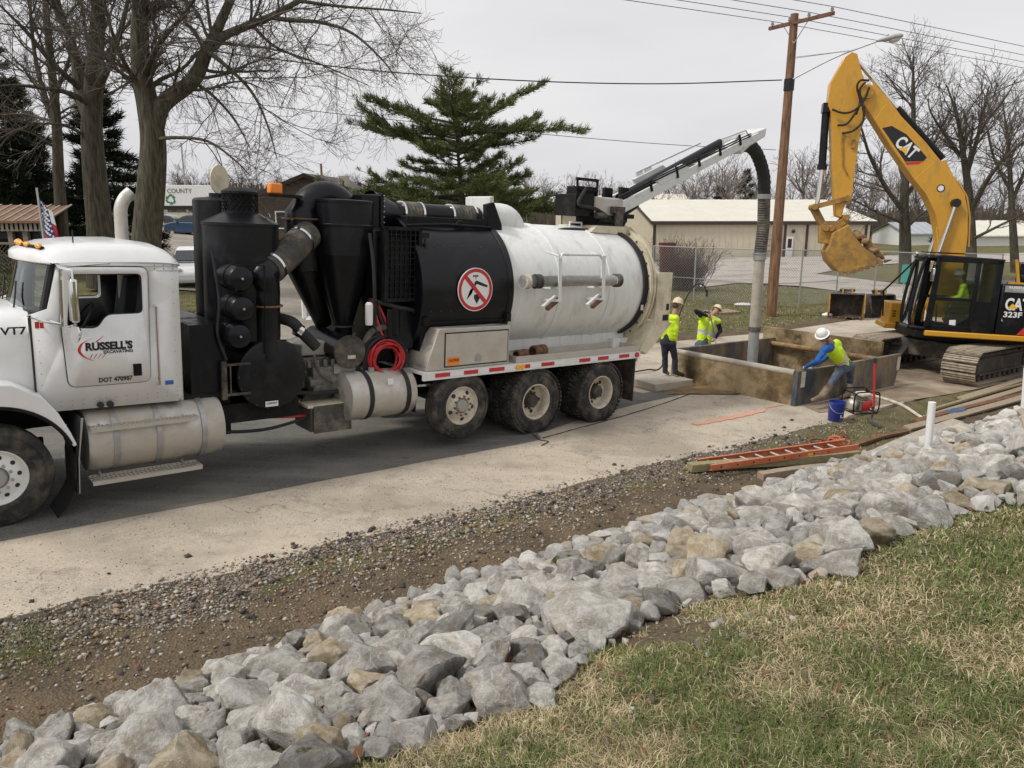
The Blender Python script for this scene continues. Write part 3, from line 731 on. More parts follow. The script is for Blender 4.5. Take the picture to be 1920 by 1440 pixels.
# sparse tufts on the soil strip and behind the shaft
def tufts(n, f, L0, L1, wd, greenp, per=7, spread=.05):
    for _ in range(n):
        x, y, dz = f()
        for _ in range(per):
            px, py = x + random.gauss(0, spread), y + random.gauss(0, spread)
            blade(Vector((px, py, Z(px, py) + dz)), random.uniform(L0, L1), wd, random.uniform(.1, .8), random.uniform(0, 6.28), random.choice((2, 3, 4)) if random.random() < greenp else random.choice((0, 1, 4)))
gl = gp(60, 1210)
tufts(160, lambda: (gl.x + random.gauss(0, .16), gl.y + random.gauss(0, .14), 0), .03, .08, .004, .85)
tufts(260, lambda: W(random.uniform(0, 12), random.uniform(-4.0, -3.0)).xy[:] + (0,), .02, .05, .004, .35, 4)
tufts(420, lambda: W(random.uniform(11.5, 20), random.gauss(-2.95, .2)).xy[:] + (0,), .03, .09, .006, .5)
def farlawn():
    while True:
        a, b_ = random.uniform(14, 46), random.uniform(6.8, 24); x, y = xy(a, b_)
        if x > 1.5: return (x, y, 0)
tufts(5200, farlawn, .05, .13, .02, .5, 5, .14)
def leftlawn():
    a, b_ = random.uniform(-2, 9), random.uniform(6.5, 22); x, y = xy(a, b_); return (x, y, .0)
tufts(1500, leftlawn, .04, .10, .02, .6, 4, .14)
nbv = len(BM_); BA = np.array([v[:] for v in BV], dtype=np.float32)
i0 = np.arange(nbv, dtype=np.int32) * 5
tri = np.concatenate([np.stack([i0, i0 + 1, i0 + 2], 1), np.stack([i0, i0 + 2, i0 + 3], 1), np.stack([i0 + 3, i0 + 2, i0 + 4], 1)])
gro = raw('grass', BA, tri, GM, mi=np.tile(np.array(BM_, dtype=np.int32), 3)); tag(gro, 'short dry and green grass of the lawn bank', 'grass', kind='stuff')
del BV, BA
# fallen leaves among the rocks
LM = [mat('leaf_brown', (.16, .075, .04), .85, var=.3), mat('leaf_rust', (.20, .085, .045), .85, var=.3), mat('leaf_grey', (.13, .10, .08), .9, var=.3)]
SV = []; SM = []
def leaf(p, s, k):
    e = Euler((random.uniform(-.7, .7), random.uniform(-.7, .7), random.uniform(0, 6.3))).to_matrix()
    for q in ((-1, 0, .15), (-.2, -.55, 0), (.9, 0, .2), (-.2, .55, .0)): SV.append((p + e @ Vector(q) * s)[:])
    SM.append(k)
for i in range(1500):
    x, y, d = random.choice(placed[:900]); r = random.uniform(.35, .65) * d; th = random.uniform(0, 6.28); x += r * math.cos(th); y += r * math.sin(th)
    leaf(Vector((x, y, Z(x, y) + random.uniform(.01, .06))), random.uniform(.018, .045), random.choice((0, 0, 1, 2)))
for i in range(90):
    p = gp(random.uniform(700, 1700), random.uniform(1150, 1438)); leaf(p + Vector((0, 0, .03)), random.uniform(.015, .035), random.choice((0, 1, 2)))
for i in range(300):
    p = W(random.uniform(-1, 9), random.uniform(-4, -3.2), .01); leaf(p, random.uniform(.015, .04), random.choice((0, 0, 2)))
n4 = len(SM); tag(raw('fallen_leaves', SV, np.arange(n4 * 4).reshape(-1, 4), LM, mi=SM), 'brown dead leaves caught between the rocks', 'leaves', kind='stuff')
# ------------------------------------------------------------------ vacuum excavator truck
TM = basis(DX, DY, DZ, O)
truck = empty('vacuum_truck', M=TM)
tag(truck, 'white and black vacuum excavation truck with a large white debris tank and boom', 'truck')
def panel(name, outer, holes, f3, mats, parent, thick=.03, res=None):
    vs = [Vector(p) for p in outer]; ed = [(i, (i + 1) % len(outer)) for i in range(len(outer))]
    for h in holes:
        o = len(vs); vs += [Vector(p) for p in h]; ed += [(o + i, o + (i + 1) % len(h)) for i in range(len(h))]
    ov, oe, of, *_ = delaunay_2d_cdt(vs, ed, [], 0, 1e-5)
    keep = []
    for f in of:
        c = sum((ov[i] for i in f), Vector((0, 0))) / len(f)
        if inpoly(c.x, c.y, [p for p in outer]) and not any(inpoly(c.x, c.y, h) for h in holes): keep.append(tuple(f))
    b = MB(); b.add([f3(p.x, p.y) for p in ov], keep)
    ob = b.build(name, mats, parent)
    if thick:
        s = ob.modifiers.new('solid', 'SOLIDIFY'); s.thickness = thick; s.offset = 0
    return ob
def rrect(pts, r, n=4):
    out = []; k = len(pts)
    for i in range(k):
        p, a, b = Vector(pts[i]), Vector(pts[i - 1]), Vector(pts[(i + 1) % k])
        da, db = (a - p), (b - p); rr = min(r, da.length * .45, db.length * .45); p0, p1 = p + da.normalized() * rr, p + db.normalized() * rr
        for j in range(n + 1):
            t = j / n; q = p0 * (1 - t) ** 2 + p * 2 * t * (1 - t) + p1 * t * t; out.append((q.x, q.y))
    return out
# frame rails, cross members, axles
for y in (.86, 1.62):
    part('frame_rail', 'blackmatte', truck, lambda b: b.bb((-1.3, y - .04, .84), (10.25, y + .04, 1.08)))
def _ax(b):
    for x in (-.9, 1.2, 2.6, 3.4, 4.7, 6.7, 8.2, 9.9): b.bb((x - .05, .9, .88), (x + .05, 1.58, 1.04))
    for x, z in ((0, .5), (5.94, .62), (7.43, .52), (8.95, .52)): b.cyl((x, .25, z), (x, 2.25, z), .075, n=12)
    for x in (7.43, 8.95): b.ball((x, 1.25, .54), (.24, .2, .22))
    b.cyl((2.2, 1.25, .78), (7.2, 1.25, .6), .055, n=10)
    for x in (0, 7.43, 8.95):
        for y in (.8, 1.68): b.box((x, y, .68), (1.1, .08, .09))
part('axles', 'blackmatte', truck, _ax)
# wheels
def tyre_prof(Rr, wd, ri, grooves):
    p = [(ri, .02), (ri + .02, .0), (Rr - .14, -.015), (Rr - .05, .0), (Rr - .012, .025), (Rr, .045)]
    if grooves:
        for k in range(4):
            y = .045 + (wd - .09) * (k + .75) / 4.5; p += [(Rr, y), (Rr - .014, y + .004), (Rr - .014, y + .014), (Rr, y + .018)]
    p += [(Rr, wd - .045), (Rr - .012, wd - .025), (Rr - .05, wd), (Rr - .14, wd + .015), (ri + .02, wd), (ri, wd - .02), (ri, .02)]
    return p
def make_wheel(kind, Rr=.54, wd=.28):
    wroot = empty('wheel'); wroot.parent = truck; ri = .288
    b = MB(); b.lathe(tyre_prof(Rr, wd, ri, kind != 'drive'), ax=(0, 1, 0), n=56)
    if kind == 'drive':
        for i in range(46):
            q = 2 * PI * i / 46
            for (y, o) in ((.035, 0), (.145, .5), (.25, 0)):
                qq = q + o * 2 * PI / 46; c = Vector((math.cos(qq) * (Rr + .006), y, math.sin(qq) * (Rr + .006)))
                b.box(c, (.05, .085, .022), Euler((0, -qq + PI / 2, 0)).to_matrix() @ Euler((0, 0, .18 * (1 if o else -1))).to_matrix())
    b.lathe([(Rr - .09, -.013), (Rr - .085, -.02), (Rr - .08, -.013)], ax=(0, 1, 0), n=56); b.lathe([(ri + .06, -.004), (ri + .065, -.014), (ri + .07, -.006)], ax=(0, 1, 0), n=56)
    b.build('tyre', 'tyre', wroot, ang=28)
    b = MB()
    if kind == 'drive':
        b.lathe([(.29, .02), (.298, .005), (.285, .0), (.272, .012), (.262, .05), (.255, .10), (.25, .175), (.2, .19), (.135, .185), (.13, .17), (.13, .2)], ax=(0, 1, 0), n=44)
        hy, hr, ly = .185, .205, .17
    else:
        b.lathe([(.29, .03), (.298, .01), (.288, .0), (.278, .012), (.268, .04), (.25, .052), (.205, .035), (.15, .008), (.125, .0), (.12, .01), (.115, .02)], ax=(0, 1, 0), n=44)
        hy, hr, ly = .038, .213, .0
    b.build('rim', 'rim' if kind != 'steer' else 'tankwhite', wroot, ang=40)
    b = MB()
    nh = 10 if kind == 'steer' else 5
    for i in range(nh):
        q = 2 * PI * i / nh + .3; c = Vector((math.cos(q) * hr, hy, math.sin(q) * hr))
        rr = .024 if nh == 10 else .033
        n_ = Vector((0, -1, 0)) if kind == 'drive' else Vector((math.cos(q) * .35, -.93, math.sin(q) * .35)).normalized()
        b.cyl(c - n_ * .01, c + n_ * .005, rr, n=12)
    b.build('hand_hole', 'interior', wroot)['kind'] = 'stuff'
    b = MB(); hb = -.02 if kind != 'drive' else .05
    b.lathe([(.12, .2), (.115, hb + .05), (.1, hb + .02), (.085, hb), (.03, hb - .005), (.0, hb - .005)], ax=(0, 1, 0), n=24)
    b.build('hub', 'darksteel' if kind == 'drive' else 'steel', wroot)
    b = MB()
    for i in range(10):
        q = 2 * PI * i / 10; c = Vector((math.cos(q) * .145, ly, math.sin(q) * .145)); b.cyl(c + Vector((0, .03, 0)), c - Vector((0, .025, 0)), .016, n=6)
    b.build('lug_nuts', 'steel' if kind == 'steer' else 'rust', wroot)['kind'] = 'stuff'
    return wroot
def put(wr, x, y, z, flip=False, rot=0):
    wr.location = (x, y, z); wr.rotation_euler = (0, rot, PI if flip else 0)
sw = make_wheel('steer'); put(sw, 0, .02, .54, rot=.2); c = copy_tree(sw, truck); put(c, 0, 2.48, .54, True)
pw = make_wheel('pusher', .525); put(pw, 5.94, .03, .63, rot=.5); c = copy_tree(pw, truck); put(c, 5.94, 2.47, .63, True)
dw = make_wheel('drive', .535)
first = True
for x in (7.43, 8.95):
    for y, fl in ((.01, 0), (2.49, 1)):
        q = dw if first else copy_tree(dw, truck); first = False; put(q, x, y, .53, bool(fl), random.random() * 6)
    for y, fl in ((.66, 1), (1.84, 0)):
        q = copy_tree(dw, truck); put(q, x, y, .53, bool(fl), random.random() * 6)
# main fuel tank with steps
fy, fz, fr = .43, .74, .375
ft = part('fuel_tank', 'alu', truck, lambda b: b.lathe([(0, .86), (.30, .87), (.355, .885), (fr, .92), (fr, 2.34), (.355, 2.385), (.30, 2.40), (0, 2.41)], (0, fy, fz), (1, 0, 0), n=40))
for x in (1.16, 1.62, 2.13): part('strap', 'steel', ft, lambda b: b.lathe([(fr + .004, x - .03), (fr + .012, x - .03), (fr + .012, x + .03), (fr + .004, x + .03)], (0, fy, fz), (1, 0, 0), n=40))
part('filler_cap', 'steel', ft, lambda b: b.cyl((1.02, fy, fz + fr - .01), (1.02, fy, fz + fr + .05), .06))
def step(name, x0, x1, z, y0, y1):
    def f(b):
        b.bb((x0, y0, z - .05), (x1, y0 + .012, z)); b.bb((x0, y1 - .01, z - .03), (x1, y1, z)); n = int((x1 - x0) / .045)
        for i in range(n + 1): b.bb((x0 + (x1 - x0) * i / n - .006, y0, z - .014), (x0 + (x1 - x0) * i / n + .006, y1, z - .002))
        for k in range(3): b.bb((x0, y0 + (y1 - y0) * (k + 1) / 4 - .005, z - .013), (x1, y0 + (y1 - y0) * (k + 1) / 4 + .005, z - .004))
    return part(name, 'alu', truck, f)
step('step', .90, 2.03, .965, -.02, .14); step('step', .88, 2.06, .36, -.02, .24)
for x in (1.0, 1.9): part('step_bracket', 'steel', truck, lambda b: (b.bar((x, .1, .93), (x, .25, 1.03), .03, .03), b.bar((x, .1, .34), (x, .35, .4), .03, .03)))
# mud flap behind the steer wheel
part('mud_flap', 'rubber', truck, lambda b: b.prism([(.80, 1.08), (.825, 1.08), (.76, .62), (.745, .24), (.725, .24), (.73, .62)], .04, .62))
part('mud_flap_trim', 'steel', truck, lambda b: b.prism([(.815, 1.08), (.835, 1.08), (.77, .62), (.755, .24), (.745, .24), (.76, .62)], .015, .04))
# --- hood and fenders
def hood(b):
    st = [(.47, 2.24, .27, 1.14), (.2, 2.22, .30, 1.2), (-.3, 2.12, .38, 1.25), (-.9, 1.98, .5, 1.2), (-1.25, 1.86, .56, 1.1), (-1.32, 1.7, .6, 1.05)]
    rings = []
    for x, zt, y0, zb in st:
        h = [(y0, zb), (y0, zt - .45), (y0 + .02, zt - .22), (y0 + .08, zt - .10), (y0 + .2, zt - .035), (y0 + .4, zt - .005), (1.25, zt + .02)]
        rings.append([(x, y, z) for y, z in h] + [(x, 2.5 - y, z) for y, z in h[-2::-1]])
    n = len(rings[0]); vs = [p for r in rings for p in r]; fs = []
    for i in range(len(rings) - 1):
        for j in range(n - 1): fs.append((i * n + j, i * n + j + 1, (i + 1) * n + j + 1, (i + 1) * n + j))
    fs.append(tuple(range((len(rings) - 1) * n, len(rings) * n))); b.add(vs, fs)
hd = part('hood', 'white', truck, hood, ang=35)
def fender(y0, y1):
    outer = [(.755, .80), (.70, .95), (.60, 1.17), (.46, 1.37), (.2, 1.52), (-.25, 1.56), (-.75, 1.48), (-1.15, 1.25), (-1.3, .85), (-1.3, .62)]
    inner = [(-.78, .55)] + [(math.cos(R(q)) * .755, .54 + math.sin(R(q)) * .755) for q in range(172, 19, -8)] + [(.725, .78)]
    return lambda b: b.prism(outer + inner, y0, y1)
for y0, y1 in ((-.02, .46), (2.04, 2.52)): part('fender', 'white', truck, fender(y0, y1), bevel=.035, seg=3)
part('fender_lip', 'blackmatte', truck, lambda b: b.tube([(math.cos(R(q)) * .75, -.015, .54 + math.sin(R(q)) * .75) for q in range(172, 17, -5)], .022, 6))
part('wheel_liner', 'blackmatte', truck, lambda b: b.lathe([(.745, .0), (.745, .5)], (0, 0, .54), (0, 1, 0), n=40, a0=0, a1=2 * PI))
part('grille', 'chrome', truck, lambda b: (b.bb((-1.36, .72, .95), (-1.32, 1.78, 1.78)), b.bb((-1.42, .1, .5), (-1.32, 2.4, .85))), bevel=.02)
for y in (.3, 2.2): part('headlight', 'glass', truck, lambda b: b.ball((-1.3, y, 1.05), (.08, .14, .1)))
# --- cab
YN, YF = .2, 2.3
def cabside(y): return lambda x, z: (x, y, z)
souter = [(.44, 1.30), (.43, 2.20), (.60, 2.26), (.66, 2.5), (.725, 2.76), (1.94, 2.76), (1.935, 2.4), (1.92, 1.20), (1.88, 1.13), (.62, 1.15)]
win = rrect([(.825, 2.625), (1.535, 2.63), (1.53, 2.185), (1.16, 2.18), (1.06, 2.035), (.765, 2.05)], .06)
big = rrect([(.805, 2.645), (1.555, 2.65), (1.55, 2.165), (1.15, 2.16), (1.05, 2.015), (.745, 2.03)], .06)
cab = panel('cab_side', souter, [big], cabside(YN), 'white', truck, .03)
panel('cab_side', souter, [big], cabside(YF), 'white', truck, .03)
dout = rrect([(.745, 2.70), (1.60, 2.70), (1.575, 1.40), (.745, 1.405), (.715, 2.08)], .085)
for y, s in ((YN - .026, -1), (YF + .026, 1)):
    dr = panel('door', dout, [win], cabside(y), 'white', truck, .03)
    wb = .012
    part('door_seal', 'rubber', dr, lambda b: b.tube([(x, y, z) for x, z in dout], .009, 6, closed=True))
    part('window_seal', 'rubber', dr, lambda b: b.tube([(x, y, z) for x, z in win], .012, 6, closed=True))
    part('door_handle', 'blackmatte', dr, lambda b: (b.bb((1.395, y + s * .016, 1.475), (1.485, y + s * .026, 1.615)), b.bb((1.42, y + s * .026, 1.52), (1.455, y + s * .04, 1.59))), bevel=.008)
panel('quarter_glass', [(x, z) for x, z in [(.78, 2.62), (.79, 2.05), (.765, 2.05)]], [], cabside(YF - .01), 'glass', truck, 0)
# rear wall with window, floor and cowl
panel('cab_rear', [(YN, 1.13), (YF, 1.13), (YF, 2.76), (YN, 2.76)], [rrect([(.75, 2.1), (1.75, 2.1), (1.75, 2.55), (.75, 2.55)], .06)], lambda y, z: (1.925, y, z), 'white', truck, .03)
part('cab_floor', 'interior', truck, lambda b: (b.bb((.46, .23, 1.16), (1.9, 2.27, 1.2)), b.bb((.455, .24, 1.2), (.475, 2.26, 2.2))))
def roof(b):
    st = [(.44, 2.735, 2.80), (.47, 2.72, 2.835), (.58, 2.715, 2.885), (.75, 2.715, 2.935), (1.1, 2.715, 2.975), (1.5, 2.715, 2.985), (1.75, 2.715, 2.955), (1.87, 2.715, 2.90), (1.935, 2.715, 2.83), (1.955, 2.715, 2.76)]
    ny = 22; vs = []; fs = []
    for x, zb, zt in st:
        top = []
        for j in range(ny + 1):
            t = -1 + 2 * j / ny; y = 1.25 + 1.085 * math.copysign(abs(t) ** .85, t)
            h = (1 - abs((y - 1.25) / 1.09) ** 5.0) ** .5 if abs(y - 1.25) < 1.09 else 0
            fx = x + (.20 * ((y - 1.25) / 1.05) ** 2 if x < 1.0 else 0) * (1 - (x - .44) / .56 if x < 1 else 0)
            top.append((fx, y, zb + (zt - zb) * h))
        bot = [(p[0], p[1], zb) for p in top]
        vs += top + bot
    n = (ny + 1) * 2
    for i in range(len(st) - 1):
        for j in range(ny):
            fs.append((i * n + j, i * n + j + 1, (i + 1) * n + j + 1, (i + 1) * n + j))
            k = ny + 1; fs.append((i * n + k + j, i * n + k + j + 1, (i + 1) * n + k + j + 1, (i + 1) * n + k + j))
    for i in (0, len(st) - 1):
        for j in range(ny): fs.append((i * n + j, i * n + j + 1, i * n + ny + 1 + j + 1, i * n + ny + 1 + j))
    b.add(vs, fs)
part('cab_roof', 'white', truck, roof, ang=50)
def wsx(y, z):
    t = (y - 1.25) / 1.05; a = (z - 2.2) / .55; return (.36 + .22 * t * t) * (1 - a) + (.52 + .18 * t * t) * a
def wgrid(y0, y1, z0, z1, dx=0, n=12):
    V_ = []; F_ = []
    for i in range(n + 1):
        y = y0 + (y1 - y0) * i / n
        for z in (z0, (z0 + z1) / 2, z1): V_.append((wsx(y, z) + dx, y, z))
    for i in range(n):
        for j in range(2): F_.append((i * 3 + j, (i + 1) * 3 + j, (i + 1) * 3 + j + 1, i * 3 + j + 1))
    return V_, F_
ws = part('windshield', 'glass', truck, lambda b: b.add(*wgrid(.27, 2.23, 2.2, 2.74)))
def wframe(b):
    for z in (2.2, 2.735): b.tube([(wsx(y, z), y, z) for y in np.linspace(.24, 2.26, 14)], .028, 6)
    for y in (.25, 2.25): b.tube([(wsx(y, z), y, z) for z in (2.2, 2.47, 2.735)], .035, 6)
part('windshield_seal', 'rubber', ws, wframe)
def cowl(b):
    V_ = []; n = 14
    for i in range(n + 1):
        y = .22 + 2.06 * i / n; V_ += [(wsx(y, 2.2) + .01, y, 2.2), (.42, y, 2.17), (.42, y, 2.0)]
    F_ = [(i * 3 + j, (i + 1) * 3 + j, (i + 1) * 3 + j + 1, i * 3 + j + 1) for i in range(n) for j in range(2)]; b.add(V_, F_)
part('cowl', 'white', truck, cowl)
for y in (.7, 1.6): part('wiper', 'rubber', ws, lambda b: b.tube([(.36, y, 2.2), (.40, y + .12, 2.35), (.43, y + .2, 2.5)], .01, 5))
part('marker_strip', 'blackmatte', truck, lambda b: b.tube([(.56 + .17 * ((y - 1.25) / 1.05) ** 2, y, 2.885 - .02 * ((y - 1.25) / 1.05) ** 4) for y in np.linspace(.5, 2.0, 9)], .022, 6))
for y in (.56, .92, 1.25, 1.58, 1.94):
    part('marker_light', 'amber', truck, lambda b: b.ball((.545 + .17 * ((y - 1.25) / 1.05) ** 2, y, 2.905 - .02 * ((y - 1.25) / 1.05) ** 4), (.035, .075, .028)))
part('antenna', 'rubber', truck, lambda b: b.tube([(.95, .55, 2.93), (.95, .55, 3.08)], .007, 6))
# interior
def seat(b):
    b.box((1.45, .75, 1.75), (.5, .5, .16)); b.box((1.72, .75, 2.12), (.14, .5, .75), (0, .15, 0)); b.box((1.78, .75, 2.52), (.1, .3, .2))
    b.box((1.45, 1.75, 1.75), (.5, .5, .16)); b.box((1.72, 1.75, 2.12), (.14, .5, .75), (0, .15, 0))
    b.bb((.5, .3, 1.6), (.78, 2.2, 2.08))
part('seats_and_dash', 'interior', truck, seat, bevel=.03)
part('steering_wheel', 'rubber', truck, lambda b: b.tube(arc((1.02, .75, 2.06), .22, 0, 345, 20, (0, 1, 0), (.5, 0, .866)), .017, 6, closed=True))
part('belt_strap', 'hose', truck, lambda b: b.bar((1.80, .42, 2.6), (1.7, .5, 2.0), .05, .01))
panel('cab_lining', [(.25, 1.2), (2.25, 1.2), (2.25, 2.72), (.25, 2.72)], [rrect([(.77, 2.12), (1.73, 2.12), (1.73, 2.53), (.77, 2.53)], .05)], lambda y, z: (1.89, y, z), 'interior', truck, .01)
panel('cab_lining', [(.62, 1.2), (1.88, 1.2), (1.88, 2.72), (.76, 2.72), (.66, 2.3)], [big], cabside(YF - .03), 'interior', truck, .01)
panel('cab_lining', [(.62, 1.2), (1.88, 1.2), (1.88, 2.72), (.76, 2.72), (.66, 2.3)], [big], cabside(YN + .03), 'interior', truck, .01)
part('cab_lining', 'interior', truck, lambda b: b.bb((.75, .24, 2.69), (1.9, 2.26, 2.705)))
# grab handle, rivets, lower lamps
part('grab_handle', 'chrome', truck, lambda b: b.tube([(1.66, .2, 2.27), (1.66, .12, 2.26), (1.66, .12, 1.36), (1.66, .2, 1.35)], .018, 8))
def rivets(b):
    for z in (1.25, 1.2):
        for x in np.arange(.66, 1.9, .11): b.ball((x, YN - .016, z), (.006, .004, .006), 6, 4)
    for z in np.arange(1.45, 2.2, .12): b.ball((.50, YN - .016, z), (.006, .004, .006), 6, 4)
    for z in (2.72, 2.68):
        for x in (1.68, 1.78, 1.88): b.ball((x, YN - .016, z), (.009, .004, .009), 6, 4)
    for z in np.arange(1.3, 2.7, .14): b.ball((1.87, YN - .016, z), (.005, .004, .005), 6, 4)
part('rivets', 'steel', truck, rivets)['kind'] = 'stuff'
part('seam', 'rubber', truck, lambda b: (b.bb((.425, YN - .02, 1.35), (.445, YN - .012, 2.2)), b.bb((1.70, YN - .017, 2.655), (1.93, YN - .0155, 2.66))))
for x in (1.04, 1.14): part('air_coupling', 'rubber', truck, lambda b: b.cyl((x, YN - .01, 1.175), (x, YN - .05, 1.175), .035))
# lettering
ty = YN - .044
def T(s, x, z, size, m, **k): return text('lettering', s, size, m, truck, (x, k.pop('y', ty), z), (1, 0, k.pop('tilt', 0)), (0, 0, 1), **k)
MAT['ink'] = mat('black_ink', (.012, .012, .014), .45, var=.1)
MAT['bluink'] = mat('blue_ink', (.05, .12, .38), .45, var=.1)
T("RUSSELL'S", .925, 1.80, .115, 'ink', bold=.006, width=.475)
T("EXCAVATING", 1.10, 1.755, .047, 'ink', width=.30, bold=.001)
T("DOT 470987", 1.035, 1.435, .068, 'ink', width=.345, bold=.0015)
T("VT7", .175, 2.0, .11, 'ink', y=.235, width=.235, bold=.003)
def swoosh(b):
    for k, (x0, z0, x1, z1, wd) in enumerate([(.965, 1.90, .93, 1.70, .014)]):
        P = [Vector((1.0, 0, 1.93)), Vector((.90, 0, 1.88)), Vector((.865, 0, 1.80)), Vector((.91, 0, 1.73)), Vector((1.0, 0, 1.68))]
        S = spline(P, 6)
        for i in range(len(S) - 1):
            w0 = .013 * math.sin(PI * i / len(S)) + .002; w1 = .013 * math.sin(PI * (i + 1) / len(S)) + .002
            b.add([(S[i].x - w0, ty - .001, S[i].z), (S[i].x + w0, ty - .001, S[i].z), (S[i + 1].x + w1, ty - .001, S[i + 1].z), (S[i + 1].x - w1, ty - .001, S[i + 1].z)], [(0, 1, 2, 3)])
    for x in (1.08, ):
        b.add([(x - .06, ty - .001, 1.885), (x + .03, ty - .001, 1.95), (x + .035, ty - .001, 1.95), (x - .04, ty - .001, 1.885)], [(0, 1, 2, 3)])
    for k in range(4): b.add([(.96 + k * .04, ty - .001, 1.70), (.985 + k * .045, ty - .001, 1.755), (.995 + k * .045, ty - .001, 1.755), (.965 + k * .04, ty - .001, 1.70)], [(0, 1, 2, 3)])
part('logo_swoosh', 'red', truck, swoosh)
part('sticker', 'red', truck, lambda b: (b.bb((.475, YN - .019, 2.06), (.515, YN - .0165, 2.13)), b.bb((.52, YN - .019, 2.06), (.555, YN - .0165, 2.12))))
part('sticker', 'bluink', truck, lambda b: b.bb((1.74, YN - .019, 1.335), (1.83, YN - .0165, 1.385)))
# mirror
def mframe(b):
    b.tube([(.70, .17, 2.72), (.74, -.02, 2.70), (.80, -.12, 2.69), (.80, -.13, 2.66), (.80, -.13, 2.12), (.74, -.02, 2.09), (.62, .17, 2.14)], .014, 8)
    b.tube([(.70, -.08, 2.69), (.685, -.06, 2.10)], .014, 8); b.tube([(.74, -.02, 2.71), (1.22, .15, 2.74)], .008, 6); b.tube([(.42, .22, 2.19), (.55, .05, 2.14), (.69, -.05, 2.12)], .012, 6)
mf = part('mirror_bracket', 'chrome', truck, mframe)
part('mirror', 'chrome', truck, lambda b: b.bb((.755, -.22, 2.15), (.83, -.05, 2.60)), bevel=.025, seg=3)
part('mirror', 'chrome', truck, lambda b: b.lathe([(.0, -.04), (.06, -.03), (.095, .0), (.1, .02), (0, .02)], (.80, -.12, 2.03), (-1, -.25, 0), n=24))
# exhaust stack on the far side, flag mast
part('exhaust_stack', 'alu', truck, lambda b: b.tube(spline([(1.74, 1.80, 1.1), (1.74, 1.8, 2.6), (1.74, 1.8, 3.2), (1.75, 1.8, 3.36), (1.80, 1.8, 3.47), (1.88, 1.8, 3.55)], 5), .08, 18))
# --- deck and black plant between cab and tank
part('deck_plate', 'blackmatte', truck, lambda b: [b.bb((1.96, .32, 1.10), (2.62, 1.2, 1.14))] + [b.bb((1.96, .34 + i * .07, 1.14), (2.62, .37 + i * .07, 1.155)) for i in range(12)])
cl, cr = TL(376, 430, .82)[0], TL(522, 420, .82)[0]; sx = (cl + cr) / 2; sr = (cr - cl) / 2 * .93
sz = TL(450, 418, .82)[1]
sil = part('silencer', 'black', truck, lambda b: b.lathe([(0, 1.75), (sr, 1.75), (sr, sz - .04), (sr + .012, sz - .035), (sr + .012, sz), (sr - .01, sz + .01), (.22, sz + .13), (0, sz + .135)], (sx, .82, 0), n=48), ang=25)
def meshcap(b):
    n = 22
    for i in range(n):
        q = 2 * PI * i / n
        for s in (1, -1):
            P = [(sx + .215 * math.cos(q + s * t * .9), .82 + .215 * math.sin(q + s * t * .9), sz + .12 + .26 * t) for t in np.linspace(0, 1, 5)]; b.tube(P, .006, 4, cap=False)
    b.lathe([(.205, sz + .12), (.225, sz + .12), (.225, sz + .15), (.205, sz + .15)], (sx, .82, 0), n=30)
    b.lathe([(.225, sz + .36), (.225, sz + .39), (.15, sz + .43), (0, sz + .445)], (sx, .82, 0), n=30); b.cyl((sx, .82, sz + .1), (sx, .82, sz + .37), .15, n=20)
part('vent_cap', 'blackmatte', sil, meshcap)
part('handle', 'steel', sil, lambda b: b.tube(arc((sx + .28, .6, sz + .08), .05, 0, 180, 8, (0, 1, 0), (0, 0, 1)), .008, 5))
s2x = TL(393, 390, 1.55)[0]; s2z = TL(393, 376, 1.55)[1]
sil2 = part('silencer', 'black', truck, lambda b: b.lathe([(0, 1.2), (.33, 1.2), (.33, s2z), (.3, s2z + .03), (.12, s2z + .05), (.12, s2z + .1), (0, s2z + .1)], (s2x + .12, 1.55, 0), n=40), ang=25)
dcx, dcz = TL(410, 337, 1.5)
part('rain_flap', 'cream', sil2, lambda b: b.cyl((dcx, 1.5, dcz), (dcx + .012, 1.482, dcz), .19, n=36)); part('flap_rod', 'rust', sil2, lambda b: b.cyl((dcx, 1.49, dcz - .05), (dcx, 1.49, s2z), .012, n=6))
part('base_plate', 'black', truck, lambda b: b.bb((2.08, .35, 1.15), (2.5, 1.9, 2.0)))
for px, py in ((455, 521), (458, 577), (452, 628)):
    ax_, az_ = TL(px, py, .27)
    at_ = part('air_tank', 'black', truck, lambda b: b.lathe([(0, .12), (.08, .125), (.14, .15), (.165, .20), (.165, .72), (.1, .76), (0, .77)], (ax_ - .06, 0, az_), (0, 1, 0), n=28))
    part('strap', 'blackmatte', at_, lambda b: [b.lathe([(.168, y - .1), (.173, y - .1), (.173, y - .07), (.168, y - .07)], (ax_ - .06, 0, az_), (0, 1, 0), n=28) for y in (.4, .7)])
    part('drain_plug', 'steel', at_, lambda b: b.cyl((ax_ - .06, .105, az_), (ax_ - .06, .13, az_), .015, n=8))
part('tank_rack', 'blackmatte', truck, lambda b: b.tube([(2.62, .24, 2.72), (2.98, .24, 2.72), (2.98, .24, 1.62), (2.98, .9, 1.62)], .014, 6))
